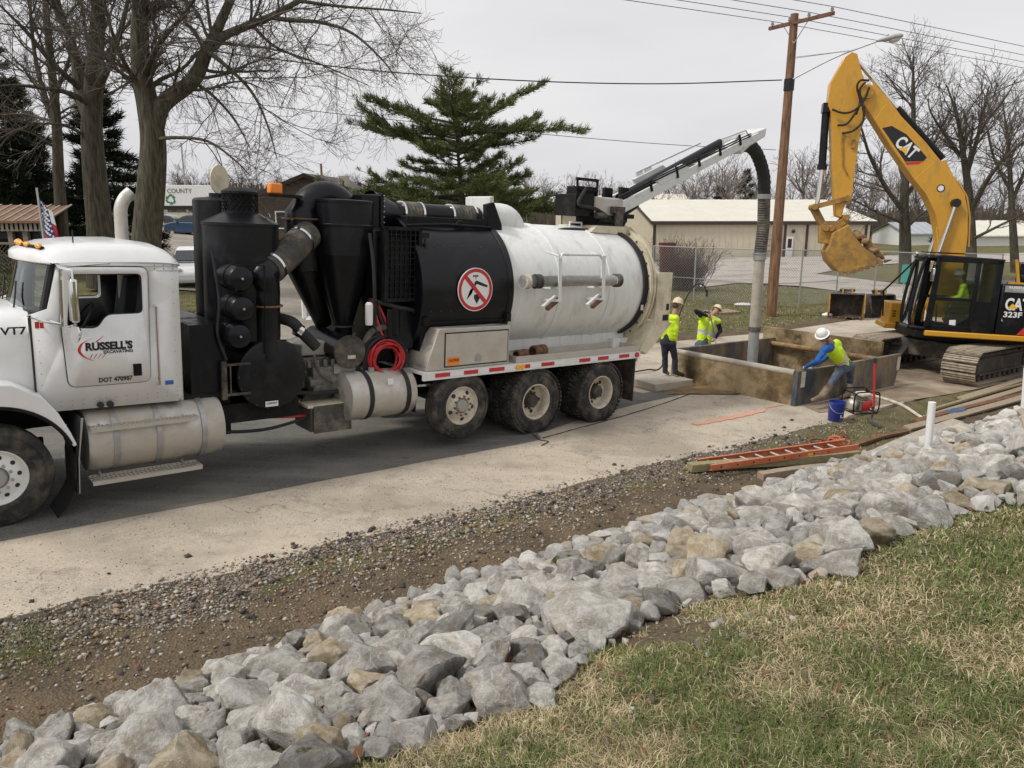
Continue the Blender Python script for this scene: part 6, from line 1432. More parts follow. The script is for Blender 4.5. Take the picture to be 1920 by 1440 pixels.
# ------------------------------------------------------------------ people
def cap_(b, p0, p1, r0, r1, n=12):
    p0, p1 = Vector(p0), Vector(p1); d = (p1 - p0)
    L_ = d.length
    if L_ < 1e-5: d = Vector((0, 0, 1)); L_ = 1e-4
    d = d.normalized(); P = []; rs = []
    for k in range(4): a = PI / 2 * (1 - k / 3.5); P.append(p0 - d * r0 * math.sin(a)); rs.append(max(.002, r0 * math.cos(a)))
    for k in range(1, 4): P.append(p0.lerp(p1, k / 4)); rs.append(r0 + (r1 - r0) * k / 4)
    for k in range(4): a = PI / 2 * (k + .0) / 3.5; P.append(p1 + d * r1 * math.sin(a)); rs.append(max(.002, r1 * math.cos(a)))
    b.tube(P, rs, n)
def person(label, J, top, legs, shoe, hat, facing, vest=True, sleeve=None, gloves=None, vestband='pinktape'):
    sleeve = sleeve or top; root = J['pel'].copy(); zmin = min(J['toL'].z, J['toR'].z) - .05
    base = Vector((root.x, root.y, zmin)); pr = empty('person', base); tag(pr, label, 'person')
    J = {k: v - base for k, v in J.items()}
    caps = []
    def C(a, b_, r0, r1, m): caps.append((J[a] if isinstance(a, str) else a, J[b_] if isinstance(b_, str) else b_, r0, r1, m))
    f = Vector(facing).normalized(); up = (J['neck'] - J['pel']).normalized()
    C('shL', 'shR', .085, .085, top); mid = (J['chest'] + J['pel']) / 2; sd = (J['shR'] - J['shL']).normalized()
    for o_ in (-.085, .085): C(J['chest'] + sd * o_, J['pel'] + sd * o_ * .8 + up * .1, .125, .115, top); C(J['chest'] + sd * o_, (J['shL'] + J['shR']) / 2 + sd * o_, .12, .08, top)
    C('hipL', 'hipR', .115, .115, legs); C(J['pel'] + up * .09, J['pel'], .13, .13, legs)
    C('neck', 'head', .06, .055, 'skin')
    hd_ = J['head']; hup = (J['head'] - J['neck']).normalized() * .6 + Vector((0, 0, .4)); hup.normalize()
    C(hd_ - hup * .02, hd_ + hup * .06, .085, .09, 'skin'); C(hd_ - hup * .08 + f * .045, hd_ + f * .02, .045, .06, 'skin'); C(hd_ + f * .085 - hup * .005, hd_ + f * .108 - hup * .03, .012, .015, 'skin')
    for s in 'LR':
        C('sh' + s, 'el' + s, .068, .052, sleeve); C('el' + s, 'ha' + s, .052, .038, sleeve)
        d = (J['ha' + s] - J['el' + s]).normalized(); h0 = J['ha' + s]; hm_ = gloves or 'skin'; sd2 = d.orthogonal().normalized(); nn = d.cross(sd2)
        C(h0, h0 + d * .07, .032, .036, hm_)
        for k in range(4):
            o_ = sd2 * (.027 - .018 * k); l = (.055, .065, .062, .048)[k]; p0 = h0 + d * .09 + o_; p1 = p0 + d * l * .6 + nn * .012; C(p0, p1, .0105, .010, hm_); C(p1, p1 + d * l * .35 + nn * .03, .010, .008, hm_)
        C(h0 + d * .03 + sd2 * .035, h0 + d * .07 + sd2 * .062 + nn * .02, .013, .011, hm_)
        C('hip' + s, 'kn' + s, .098, .070, legs); C('kn' + s, 'an' + s, .068, .058, legs if shoe != 'boot' else legs)
        if shoe == 'boot': C(J['kn' + s].lerp(J['an' + s], .35), 'an' + s, .082, .075, shoe)
        C('an' + s, 'to' + s, .058, .042, shoe)
    b = MB()
    for c in caps: cap_(b, *c[:4])
    ob = b.build('body', ['skin'], pr)
    rm = ob.modifiers.new('r', 'REMESH'); rm.mode = 'VOXEL'; rm.voxel_size = .015; smm = ob.modifiers.new('s', 'SMOOTH'); smm.factor = .5; smm.iterations = 3
    dg = bpy.context.evaluated_depsgraph_get(); dg.update(); me = bpy.data.meshes.new_from_object(ob.evaluated_get(dg)); ob.modifiers.clear(); ob.data = me
    ms = sorted(set(c[4] for c in caps)); me.materials.clear()
    for m in ms: me.materials.append(MAT[m])
    P0 = np.array([c[0][:] for c in caps]); D_ = np.array([(c[1] - c[0])[:] for c in caps]); r0_ = np.array([c[2] for c in caps]); r1_ = np.array([c[3] for c in caps]); LL = np.maximum((D_ ** 2).sum(1), 1e-8)
    cen = np.zeros(len(me.polygons) * 3); me.polygons.foreach_get('center', cen); cen = cen.reshape(-1, 3)
    q = cen[:, None, :] - P0[None]; t = np.clip((q * D_[None]).sum(2) / LL[None], 0, 1); dist = np.linalg.norm(q - t[..., None] * D_[None], axis=2) - (r0_ + (r1_ - r0_) * t)
    best = dist.argmin(1); cloth_ = None; mi = np.array([ms.index(caps[k][4]) for k in best], dtype=np.int32); me.polygons.foreach_set('material_index', mi); me.shade_smooth()
    skv = set()
    for i_, pl in enumerate(me.polygons):
        if caps[best[i_]][4] in ('skin', 'rim'): skv.update(pl.vertices)
    nv_ = len(me.vertices); cv = np.zeros(nv_ * 3); me.vertices.foreach_get('co', cv); nn_ = np.zeros(nv_ * 3); me.vertices.foreach_get('normal', nn_); cv = cv.reshape(-1, 3); nn_ = nn_.reshape(-1, 3)
    for i_ in range(nv_):
        if i_ not in skv:
            x_, y_, z_ = cv[i_]; cv[i_] += nn_[i_] * (noise.noise((x_ * 9, y_ * 9, z_ * 14)) * .012 + abs(noise.noise((x_ * 16, y_ * 16, z_ * 26))) * .010)
    me.vertices.foreach_set('co', cv.ravel()); me.update()
    if vest:
        tors = np.isin(best, [0, 1, 2, 3, 4]); vi = {}; V_ = []; F_ = []; M_ = []
        nc = len(me.vertices); co = np.zeros(nc * 3); me.vertices.foreach_get('co', co); co = co.reshape(-1, 3); no = np.zeros(nc * 3); me.vertices.foreach_get('normal', no); no = no.reshape(-1, 3)
        pel = np.array(J['pel'][:]); upn = np.array(up[:]); sdn = np.array(sd[:]); Ltor = (J['neck'] - J['pel']).length
        for i, pl in enumerate(me.polygons):
            if not tors[i]: continue
            h = (cen[i] - pel) @ upn / Ltor; s_ = (cen[i] - pel) @ sdn
            if h < .02 or h > 1.02: continue
            ids = []
            for v in pl.vertices:
                if v not in vi: vi[v] = len(V_); V_.append(co[v] + no[v] * .014)
                ids.append(vi[v])
            F_.append(ids); M_.append(1 if .30 < h < .44 else (2 if .33 < h < .41 else (1 if .07 < abs(s_) < .12 and h > .44 else 0)))
            if .27 < h < .47 and M_[-1] == 0: M_[-1] = 2
        vb = MB(); vb.v = [tuple(p) for p in V_]; vb.f = [tuple(f_) for f_ in F_]; vb.m = M_
        vo_ = vb.build('vest', ['hivis', 'reflect', vestband], pr, ang=80); sl_ = vo_.modifiers.new('t', 'SOLIDIFY'); sl_.thickness = .012
    hb = MB(); hb.lathe([(.118, -.005), (.115, .03), (.10, .08), (.065, .115), (.03, .127), (0, .128)], n=24)
    hb.lathe([(.142, -.012), (.145, -.006), (.117, .004), (.11, -.004), (.142, -.012)], n=24); hb.tube([(-.09, 0, .088), (0, 0, .132), (.09, 0, .088)], .012, 6)
    ho = hb.build('hard_hat', hat, pr); hx_ = (f - hup * f.dot(hup)).normalized(); ho.matrix_local = basis(hx_, hup.cross(hx_), hup, hd_ + hup * .075 + hx_ * .008)
    eb = MB(); es = f.cross(hup).normalized()
    for s in (-1, 1): eb.ball(hd_ + f * .092 + es * s * .03 + hup * .02, .009, 8, 5)
    eb.build('eyes', 'ink', pr); hb2 = MB(); hb2.ball(hd_ - f * .03 - hup * .0, (.085, .085, .07), 12, 8); hb2.build('hair', 'brownboot', pr)
    return pr
def Jp(d, bpl, off):
    out = {}
    for k, (u, v) in d.items():
        o_ = off.get(k, 0); out[k] = on_plane(u, v, O + DY * (bpl + o_), DY)
    return out
# worker by the near panel in a blue hoodie
J3 = Jp(dict(head=(1544, 631), neck=(1560, 643), shL=(1546, 656), shR=(1569, 645), chest=(1566, 660), pel=(1584, 687), hipL=(1577, 692), hipR=(1593, 686), elL=(1532, 677), haL=(1511, 688), elR=(1545, 674), haR=(1522, 686),
             knL=(1560, 716), anL=(1541, 744), toL=(1524, 750), knR=(1594, 716), anR=(1589, 739), toR=(1577, 745)), -1.42, dict(shL=-.12, shR=.1, elL=-.08, haL=.28, elR=.2, haR=.3, hipL=-.06, hipR=.06, knL=-.1, anL=-.1, toL=-.1, knR=.12, anR=.12, toR=.10))
person('person in a yellow vest over a blue hooded top leaning on the trench box', J3, 'bluecloth', 'jeans', 'boot', 'hatwhite', (-.75, .55, -.45), gloves='rim')
# worker on the slab
J1 = Jp(dict(head=(1269, 574), neck=(1264, 589), shL=(1246, 596), shR=(1266, 597), chest=(1256, 606), pel=(1252, 640), hipL=(1247, 642), hipR=(1259, 642), elL=(1240, 620), haL=(1246, 636), elR=(1268, 620), haR=(1266, 638),
             knL=(1247, 670), anL=(1247, 696), toL=(1252, 700), knR=(1265, 670), anR=(1266, 698), toR=(1280, 703)), 1.68, dict(shL=.12, shR=-.14, elL=.2, elR=-.2, haL=.16, haR=-.16, hipL=.07, hipR=-.07, knL=.1, anL=.12, toL=.06, knR=-.08, anR=-.08, toR=-.08))
person('person in a bright yellow shirt standing hand in pocket on the slab', J1, 'hivis', 'darkjeans', 'brownboot', 'hatcream', (.75, .45, -.35), vest=False)
# worker behind the box with the water wand
J2 = Jp(dict(head=(1342, 584), neck=(1333, 592), shL=(1345, 603), shR=(1314, 592), chest=(1325, 608), pel=(1318, 645), hipL=(1325, 647), hipR=(1311, 647), elL=(1351, 620), haL=(1341, 634), elR=(1305, 583), haR=(1325, 592),
             knL=(1327, 672), anL=(1327, 697), toL=(1334, 700), knR=(1309, 672), anR=(1308, 698), toR=(1314, 702)), 2.75, dict(shL=-.12, shR=.1, elL=-.2, haL=-.2, elR=.0, haR=-.15, toL=-.12, toR=-.12))
person('person in a dark top and yellow vest bending over with a long water wand', J2, 'navy', 'jeans', 'boot', 'hatcream', (.35, -.6, -.7), vestband='hivis')
def JE(u, v, l): f, z = EP(u, v, l); return EC + EX * f + EY * l + DZ * z
J4 = {k: JE(u, v, l) for k, (u, v, l) in dict(head=(1800, 519, .92), neck=(1803, 532, .92), shL=(1806, 538, 1.12), shR=(1806, 537, .72), chest=(1806, 548, .92), pel=(1811, 572, .92), hipL=(1809, 573, 1.02), hipR=(1809, 572, .82), elL=(1800, 556, 1.2), haL=(1785, 560, 1.15), elR=(1796, 556, .65), haR=(1782, 558, .75),
      knL=(1786, 576, 1.06), knR=(1785, 575, .78), anL=(1779, 598, 1.06), anR=(1778, 597, .78), toL=(1770, 599, 1.06), toR=(1769, 598, .78)).items()}
person('person in a yellow jacket sitting at the controls inside the excavator cab', J4, 'hivis', 'jeans', 'brownboot', 'hatwhite', EX[:], vest=False)
# wand with its supply hose
wn_ = [on_plane(u, v, O + DY * 2.55, DY) for u, v in ((1325, 556), (1327, 572), (1336, 610), (1341, 634))] + [on_plane(1346, 690, O + DY * 1.7, DY)]
b = MB(); b.tube(wn_, [.02, .018, .016, .016, .014], 8); wo_ = b.build('water_wand', 'steel'); tag(wo_, 'long thin steel water wand held over the trench box', 'wand')
vb = [on_plane(1325, 550, O + DY * 2.55, DY)]
b = MB(); b.cyl(wn_[0], wn_[0] + Vector((0, 0, .16)), .03, n=10); b.build('wand_valve', 'darksteel', wo_)
hp2 = [on_plane(u, v, O + DY * bb_, DY) for u, v, bb_ in ((1325, 548, 2.55), (1318, 534, 2.5), (1303, 535, 2.45), (1287, 558, 2.4), (1274, 590, 2.35), (1262, 630, 2.3), (1240, 688, 2.3), (1215, 693, 2.3), (1190, 697, 2.3))]
b = MB(); b.tube(spline(hp2, 6), .018, 8); tag(b.build('water_hose', 'rubber'), 'thin black hose looping from the water wand to the truck', 'hose')
# ------------------------------------------------------------------ small things around the shaft
def place(o, p, rz=0, M=None):
    o.location = p; o.rotation_euler = (0, 0, rz); return o
RZ = math.atan2(DH.y, DH.x)
pp = gp(1566, 789); pp.z = zroad(ab(pp.x, pp.y)[0])
pail = empty('pail', pp); tag(pail, 'blue plastic pail with wire handle standing beside the pump', 'pail')
part('body', 'pailblue', pail, lambda b: b.lathe([(0, .0), (.125, .0), (.132, .01), (.15, .33), (.158, .335), (.158, .35), (.152, .355), (.158, .36), (.158, .378), (.145, .378), (.122, .02), (0, .02)], n=32))
part('handle', 'steel', pail, lambda b: b.tube([(math.sin(q) * .158, -.02 - .16 * math.sin(q * 0 + PI * (q + PI / 2) / PI) * 1.0, .34 - .15 * math.cos(q)) for q in np.linspace(-PI / 2, PI / 2, 12)], .004, 5))
text('lettering', 'L', .07, 'signwhite', pail, (.02, -.152, .1), (1, 0, 0), (0, 0, 1), width=.045, bold=.002)
pm = gp(1611, 772); pm.z = zroad(ab(pm.x, pm.y)[0]); pump = empty('water_pump', pm); pump.rotation_euler = (0, 0, RZ - .5); tag(pump, 'small engine water pump in a black tube frame', 'pump')
def pframe(b):
    for y in (-.2, .2): b.tube(spline([(-.27, y, .02), (-.28, y, .2), (-.25, y, .42), (-.1, y, .45), (.2, y, .44), (.27, y, .38), (.28, y, .15), (.25, y, .02)], 4), .014, 7); b.tube([(-.27, y, .02), (.25, y, .02)], .014, 7)
    for x in (-.24, .24): b.tube([(x, -.2, .42 if x < 0 else .39), (x, .2, .42 if x < 0 else .39)], .014, 7); b.tube([(x, -.2, .02), (x, .2, .02)], .014, 7)
part('frame', 'blackmatte', pump, pframe); part('engine', 'engine', pump, lambda b: (b.bb((-.08, -.14, .05), (.14, .14, .25)), b.bb((-.02, -.1, .25), (.1, .12, .32)), b.cyl((-.08, 0, .16), (-.16, 0, .16), .1)), bevel=.015)
part('fuel_tank', 'rim', pump, lambda b: b.bb((-.06, -.13, .32), (.16, .13, .40)), bevel=.03); part('recoil_starter', 'red', pump, lambda b: b.lathe([(0, .17), (.07, .168), (.1, .15), (.105, .10)], (.04, 0, .15), (0, -1, 0), n=22))
part('recoil_starter', 'red', pump, lambda b: b.lathe([(0, .23), (.06, .228), (.095, .21), (.1, .14)], (.0, 0, .16), (1, 0, 0), n=22)); part('pump_housing', 'alu', pump, lambda b: b.lathe([(.05, .14), (.11, .15), (.12, .22), (.08, .26), (0, .27)], (0, 0, .16), (-1, 0, 0), n=22))
sh = gp(1634, 787); st_ = fixdist(1641, 671, sh.y)
shv = empty('shovel', sh); tag(shv, 'red handled shovel standing upright with its blade in the dirt', 'shovel'); d_ = st_ - sh
part('handle', 'red', shv, lambda b: b.tube([Vector((.02, 0, .22)), d_ * .93], .021, 12)); part('grip', 'rubber', shv, lambda b: b.tube([d_ * .92, d_ * .99, d_], [.024, .024, .015], 12)); part('socket', 'darksteel', shv, lambda b: b.tube(spline([(-.03, -.03, .0), (.0, 0, .06), (.015, 0, .16), d_ * .22], 4), [.016] * 4 + [.019] * 4 + [.024] * 4 + [.025], 10))
part('blade', 'darksteel', shv, lambda b: b.add([(-.13, -.06, .05), (.07, -.12, .02), (.05, -.32, -.02), (-.03, -.42, -.04), (-.12, -.3, -.01), (-.02, -.14, -.02)], [(0, 5, 4), (0, 1, 5), (1, 2, 5), (2, 3, 5), (3, 4, 5)]))
hs2 = [(1586, 741), (1615, 741), (1650, 748), (1690, 762), (1722, 782), (1745, 797), (1760, 806)]
b = MB(); b.tube(spline([gp(u, v) + Vector((0, 0, .03)) for u, v in hs2], 6), .032, 10); tag(b.build('suction_hose', 'rim'), 'cream ribbed pump hose trailing across the road edge', 'hose')
b = MB(); b.tube(spline([gp(u, v) + Vector((0, 0, .04)) for u, v in ((1560, 745), (1580, 740), (1600, 750), (1612, 762))], 6), .032, 10); tag(b.build('suction_hose', 'rim'), 'short cream pump hose running between the boots and pump', 'hose')
# ladder
l0, l1 = W(8.3, -2.72, .07), W(11.25, -3.42, .16); lx = (l1 - l0).normalized(); lyv = Vector((0, 0, 1)).cross(lx).normalized(); lad = empty('ladder', M=basis(lx, lyv, lx.cross(lyv), l0)); tag(lad, 'orange fibreglass ladder lying flat on the timbers', 'ladder'); LL_ = (l1 - l0).length
MAT['ladder'] = mat('ladder_orange', (.56, .155, .07), .55, var=.12, dirt=(.5, .3, .2), dscale=5, damt=.35)
for y in (-.16, .16): part('rail', 'ladder', lad, lambda b: (b.bb((0, y - .005, 0), (LL_, y + .005, .085)), b.bb((0, y - .02 * (1 if y > 0 else -1) - .015, .0), (LL_, y - .02 * (1 if y > 0 else -1) + .015, .008)), b.bb((0, y - .035, .078), (LL_, y + .005, .0855)) if y > 0 else b.bb((0, y - .005, .078), (LL_, y + .035, .0855))))
for i in range(9): part('rung', 'alu', lad, lambda b: b.tube([(.18 + i * .31, -.156, .042), (.18 + i * .31, .156, .042)], .016, 10))
for i in range(8): part('rung_rivet', 'ink', lad, lambda b: b.cyl((.18 + i * .31, -.164, .042), (.18 + i * .31, -.169, .042), .014, n=10))
part('label_sticker', 'cattri', lad, lambda b: b.bb((1.9, -.1665, .02), (2.02, -.1652, .06)))
# timbers and boards
def beam(p0, p1, wd, ht, mt, label, roll=0, name='timber'):
    p0, p1 = Vector(p0), Vector(p1); x = (p1 - p0).normalized(); y = Vector((0, 0, 1)).cross(x).normalized(); z = x.cross(y); L_ = (p1 - p0).length
    b = MB(); n = 6; sec = [(-.5, -.5), (.5, -.5), (.5, .5), (-.5, .5)]; vs = []
    for i in range(n + 1):
        for sy, sz_ in sec: vs.append((L_ * i / n, wd * (sy + random.uniform(-.04, .04)), ht * (sz_ + random.uniform(-.04, .04)) + .012 * math.sin(i + wd * 50)))
    fs = [(0, 3, 2, 1), tuple(n * 4 + k for k in range(4))] + [(i * 4 + k, i * 4 + (k + 1) % 4, i * 4 + 4 + (k + 1) % 4, i * 4 + 4 + k) for i in range(n) for k in range(4)]
    b.add(vs, fs); o = b.build(name, mt, bevel=.006); o.matrix_world = basis(x, y, z, p0) @ Matrix.Rotation(roll, 4, 'X'); tag(o, label, name.replace('_', ' ')); return o
g0, g1 = gp(1292, 884), gp(1608, 862)
beam(g0 + Vector((0, 0, .05)), g1 + Vector((0, 0, .10)), .14, .12, 'woodgreen', 'greenish squared timber lying below the orange ladder')
beam(gp(1425, 898) + Vector((0, 0, .03)), gp(1612, 872) + Vector((0, 0, .05)), .13, .12, 'wood', 'dark squared timber lying against the rocks under the greenish one')
beam(gp(1600, 838) + Vector((0, 0, .04)), gp(1700, 812) + Vector((0, 0, .05)), .10, .05, 'rust', 'reddish brown board lying between the ladder and the plank', name='board')
beam(gp(1615, 868) + Vector((0, 0, .06)), gp(1795, 800) + Vector((0, 0, .12)), .22, .05, 'concrete', 'wide pale weathered plank lying beside the white pipe', .15, name='board')
bd = [((1700, 808), (1960, 742), .16, 'wood', 'grey weathered board at the front of the board pile'), ((1715, 796), (1960, 732), .12, 'rust', 'reddish board on the board pile'), ((1735, 788), (1960, 722), .14, 'wood', 'split brown board in the middle of the board pile'), ((1750, 772), (1960, 712), .10, 'woodgreen', 'greenish board at the back of the board pile'), ((1800, 752), (1960, 704), .16, 'wood', 'short brown board at the road side of the board pile')]
for i, (q0_, q1_, wd, mt, lb) in enumerate(bd): beam(gp(*q0_) + Vector((0, 0, .04 + .03 * (i % 2))), gp(*q1_) + Vector((0, 0, .06 + .05 * ((i + 1) % 2))), wd, .05, mt, lb, random.uniform(-.3, .3), name='board')
MAT['tarp'] = mat('blue_tarp', (.06, .11, .2), .7, var=.25)
b = MB(); b.ball((0, 0, 0), (.42, .10, .05), 14, 8); o = b.build('tarp', 'tarp'); o.location = gp(1788, 780) + Vector((0, 0, .10)); o.rotation_euler = (0, 0, RZ - .15); tag(o, 'folded blue tarp lying on the board pile', 'tarp'); ds = o.modifiers.new('d', 'DISPLACE'); ds.texture = tx_; ds.strength = .06
# pvc stand pipes
for (u0, v0, u1, v1, lab) in ((1738, 858, 1748, 754, 'white plastic stand pipe rising from the rocks beside the plank'), (1919, 778, 1925, 690, 'white plastic stand pipe at the end of the board pile')):
    p = gp(u0, v0); t_ = fixdist(u1, v1, p.y + .02); b = MB(); d_ = t_ - p; b.tube([Vector((0, 0, -.1)), d_], .052, 22, cap=False); b.tube([d_, d_ * .98], [.046, .046], 22, cap=False); b.lathe([(.052, 0), (.046, 0)], d_, d_, n=22); b.tube([d_ * .999, d_ * .3], .046, 22); o = b.build('plastic_pipe', 'pvc'); o.location = p; tag(o, lab, 'pipe')
# heap of orange chain
ch = gp(1560, 832); b = MB()
for k in range(26):
    c = Vector((random.gauss(0, .2), random.gauss(0, .08), random.uniform(.02, .07))); e = Euler((random.uniform(-1, 1), random.uniform(-1, 1), random.uniform(0, 6))).to_matrix(); r = random.uniform(.03, .08)
    b.tube([c + e @ Vector((math.cos(t) * r * 1.4, math.sin(t) * r, .02 * math.sin(3 * t))) for t in np.linspace(0, 2 * PI, 13)[:-1]], random.choice((.010, .014, .016)), 6, closed=True, m=random.choice((0, 0, 1)))
o = b.build('chain_heap', ['ladder', 'rust']); o.location = ch; o.rotation_euler = (0, 0, RZ); tag(o, 'tangled heap of orange and rusty chain beside the ladder end', 'chain')
b = MB(); b.tube([Vector((math.cos(t) * .17, math.sin(t) * .13, .05 + .04 * math.sin(t))) for t in np.linspace(0, 2 * PI, 22)[:-1]], .022, 8, closed=True); o = b.build('rope_loop', 'rust'); o.location = gp(1535, 836); tag(o, 'rusty wire loop lying beside the chain heap', 'wire loop')
# spare buckets on the grass
def spare(u, v, w_, az, lab, mt):
    r_ = empty('spare_bucket', gp(u, v)); r_.rotation_euler = (0, 0, az); tag(r_, lab, 'bucket')
    pr = [(p_.x, p_.z) for p_ in spline([Vector(q_) for q_ in ((.0, 0, 1.0), (-.4, 0, 1.0), (-.68, 0, .8), (-.80, 0, .5), (-.72, 0, .2), (-.45, 0, .02), (.15, 0, .02))], 4)]; pr2 = [(x * .95 + .01, z * .95 + .03) for x, z in pr]
    def sh_(b):
        n = len(pr)
        vs = [(x, y, z) for y in (-w_ / 2, w_ / 2) for x, z in pr] + [(x, y, z) for y in (-w_ / 2 + .02, w_ / 2 - .02) for x, z in pr2]
        fs = [(i, i + 1, n + i + 1, n + i) for i in range(n - 1)] + [(2 * n + i, 3 * n + i, 3 * n + i + 1, 2 * n + i + 1) for i in range(n - 1)] + [(0, n, 3 * n, 2 * n), (n - 1, 3 * n - 1, 4 * n - 1, 2 * n - 1)]
        b.add(vs, fs)
    part('shell', 'darksteel', r_, sh_, ang=60)
    for s in (-1, 1): part('side_plate', mt, r_, lambda b: b.prism(pr + [(.28, .25), (.1, .8)], s * w_ / 2 - .025, s * w_ / 2 + .025))
    for s in (-.18, .18): part('hinge_ear', 'mudyellow', r_, lambda b: b.prism([(-.5, .95), (-.4, 1.2), (-.2, 1.22), (-.05, 1.0)], s - .03, s + .03))
    part('hinge_pin', 'darksteel', r_, lambda b: b.cyl((-.3, -.3, 1.12), (-.3, .3, 1.12), .06))
    for i in range(5): y = -w_ / 2 + w_ * (i + .5) / 5; part('tooth', 'rust', r_, lambda b: b.tube([(.1, y, .02), (.36, y, .03)], [.06, .02], 5))
spare(1585, 596, 1.35, -1.9, 'muddy yellow digging bucket lying open on the grass', 'mudyellow'); spare(1650, 597, 1.1, -1.5, 'dark worn digging bucket lying beside the muddy yellow one', 'darksteel')
b = MB(); b.ball((0, 0, .06), (.22, .16, .1), 12, 8); o = b.build('white_bag', 'pvc'); o.location = gp(1551, 593); tag(o, 'crumpled white bag on the grass beside the spare bucket', 'bag'); ds = o.modifiers.new('d', 'DISPLACE'); ds.texture = tx_; ds.strength = .1
b = MB(); b.ball((0, 0, .05), (.4, .25, .09), 12, 8); o = b.build('white_sheet', 'pvc'); o.location = gp(1392, 573); tag(o, 'crumpled white plastic sheet on the grass near the pole', 'plastic sheet'); ds = o.modifiers.new('d', 'DISPLACE'); ds.texture = tx_; ds.strength = .12
pal = empty('pallet', gp(1352, 588)); pal.rotation_euler = (0, 0, .4); tag(pal, 'weathered wooden pallet lying on the grass', 'pallet')
for i in range(7): part('slat', 'wood', pal, lambda b: b.bb((-.6 + i * .19, -.5, .1), (-.48 + i * .19, .5, .12)))
for y in (-.45, 0, .45): part('runner', 'wood', pal, lambda b: b.bb((-.62, y - .03, 0), (.68, y + .03, .1)))
# teal panel on a post, white barricade
tq = gp(1693, 552); tl = empty('panel_sign', tq); tag(tl, 'blank teal panel on a thin post behind the excavator', 'sign'); MAT['teal'] = mat('teal', (.04, .42, .34), .5, var=.06)
h_ = fixdist(1695, 497, tq.y).z - tq.z; part('panel', 'teal', tl, lambda b: b.box((0, 0, h_ - .45), (.42, .02, .95))); part('post', 'galv', tl, lambda b: b.cyl((0, .04, 0), (0, .04, h_), .03, n=8))
bq = gp(600, 598); ba = empty('barricade', bq); ba.rotation_euler = (0, 0, RZ + .15); tag(ba, 'white plastic barricade with amber lamp behind the truck', 'barricade')
part('post', 'pvc', ba, lambda b: b.bb((-.62, -.05, .0), (-.5, .05, 1.75)), bevel=.02); part('post', 'pvc', ba, lambda b: b.bb((.6, -.05, .0), (.72, .05, 1.75)), bevel=.02)
for z in (.35, .9, 1.35): part('rail', 'pvc', ba, lambda b: b.bb((-.5, -.03, z), (.6, .03, z + .2)), bevel=.01)
part('base', 'pvc', ba, lambda b: b.bb((-.9, -.3, 0), (1.0, .3, .08)), bevel=.01); part('lamp', 'amber', ba, lambda b: b.lathe([(0, -.03), (.1, -.03), (.1, .03), (0, .03)], (-.56, 0, 1.88), (0, 1, 0), n=18))
b = MB(); b.lathe([(0, 0), (.14, 0), (.14, .02), (.10, .02), (.03, .5), (0, .5)], n=16); o = b.build('traffic_cone', 'orange'); o.location = gp(487, 612); tag(o, 'small orange cone behind the truck', 'cone')

# ------------------------------------------------------------------ utility pole
pb = gp(1445, 593); pt_ = fixdist(1490, 26, pb.y); Hp = pt_.z - pb.z; zc = fixdist(1486, 44, pb.y).z
pole = empty('utility_pole', pb); tag(pole, 'brown wooden utility pole with a crossarm standing on the grass', 'utility pole'); lean = Vector((pt_.x - pb.x, 0, Hp))
part('post', 'pole', pole, lambda b: b.tube([lean * t for t in np.linspace(-.04, 1, 14)], [.225 - .075 * t for t in np.linspace(0, 1, 14)], 18))
n_z = Vector((0, 0, 1)); ca = on_plane(1437, 56, Vector((0, 0, zc)), n_z); cb_ = on_plane(1557, 27, Vector((0, 0, zc)), n_z)
cc = (ca + cb_) / 2; off_ = Vector((lean.x * (zc - pb.z) / Hp + pb.x, pb.y, zc)) - cc.lerp(ca, .12); ca += off_; cb_ += off_
cd2 = (cb_ - ca).normalized(); L_ = min((cb_ - ca).length, 3.2)
mid_ = Vector((lean.x * (zc - pb.z) / Hp + pb.x, pb.y - .2, zc)); ca = mid_ - cd2 * L_ * .43; cb_ = mid_ + cd2 * L_ * .57
print('pole', pb, Hp, 'arm', L_, cd2)
MAT['arm'] = mat('crossarm_wood', (.16, .075, .05), .85, var=.35, bump=.3, stretch=(1, 1, 1)); part('crossarm', 'arm', pole, lambda b: b.bar(ca - pb, cb_ - pb, .1, .13))
part('brace', 'galv', pole, lambda b: [b.bar(mid_ - pb + cd2 * s, mid_ - pb + Vector((0, 0, -.75)), .03, .02) for s in (-.62, .62)])
wd_ = Vector((cd2.y, -cd2.x, 0))
if wd_.x < 0: wd_ = -wd_
for k, t in enumerate((.05, .33, .63, .97)):
    ip = ca.lerp(cb_, t); part('insulator', 'steel', pole, lambda b: b.lathe([(.02, .06), (.02, .1), (.07, .11), (.07, .14), (.035, .15), (.055, .17), (.055, .2), (.03, .23), (0, .235)], ip - pb, n=14))
    b = MB(); P = []
    for s in np.linspace(-1, 1, 33):
        x = s * 75; P.append(ip + wd_ * x + Vector((0, 0, .24 - .0006 * x * x * (0 if abs(x) < 1e-3 else 1) * .3 - .010 * abs(x))))
    b.tube(P, .012, 5); tag(b.build('overhead_wire', 'rubber'), 'thin overhead power wire on the utility pole crossarm', 'wire', 'wires on the pole crossarm')
la = fixdist(1487, 148, pb.y - .2) - pb; lb2 = fixdist(1646, 77, pb.y - 1.6) - pb; lm = la.lerp(lb2, .7) + Vector((0, 0, .085))
sl_ = empty('street_lamp', pb); tag(sl_, 'grey cobra head street lamp on a long arm fixed to the pole', 'street lamp')
part('arm', 'galv', sl_, lambda b: b.tube(spline([la, la.lerp(lb2, .5) + Vector((0, 0, .10)), lb2], 6), .03, 8)); part('tie_rod', 'galv', sl_, lambda b: [b.tube([fixdist(1492, v_, pb.y - .2) - pb, lm], .012, 5) for v_ in (107, 109)])
ldv = (lb2 - la); ldv.z *= .35; ldv.normalize(); lside = ldv.cross(Vector((0, 0, 1))).normalized(); lupv = lside.cross(ldv)
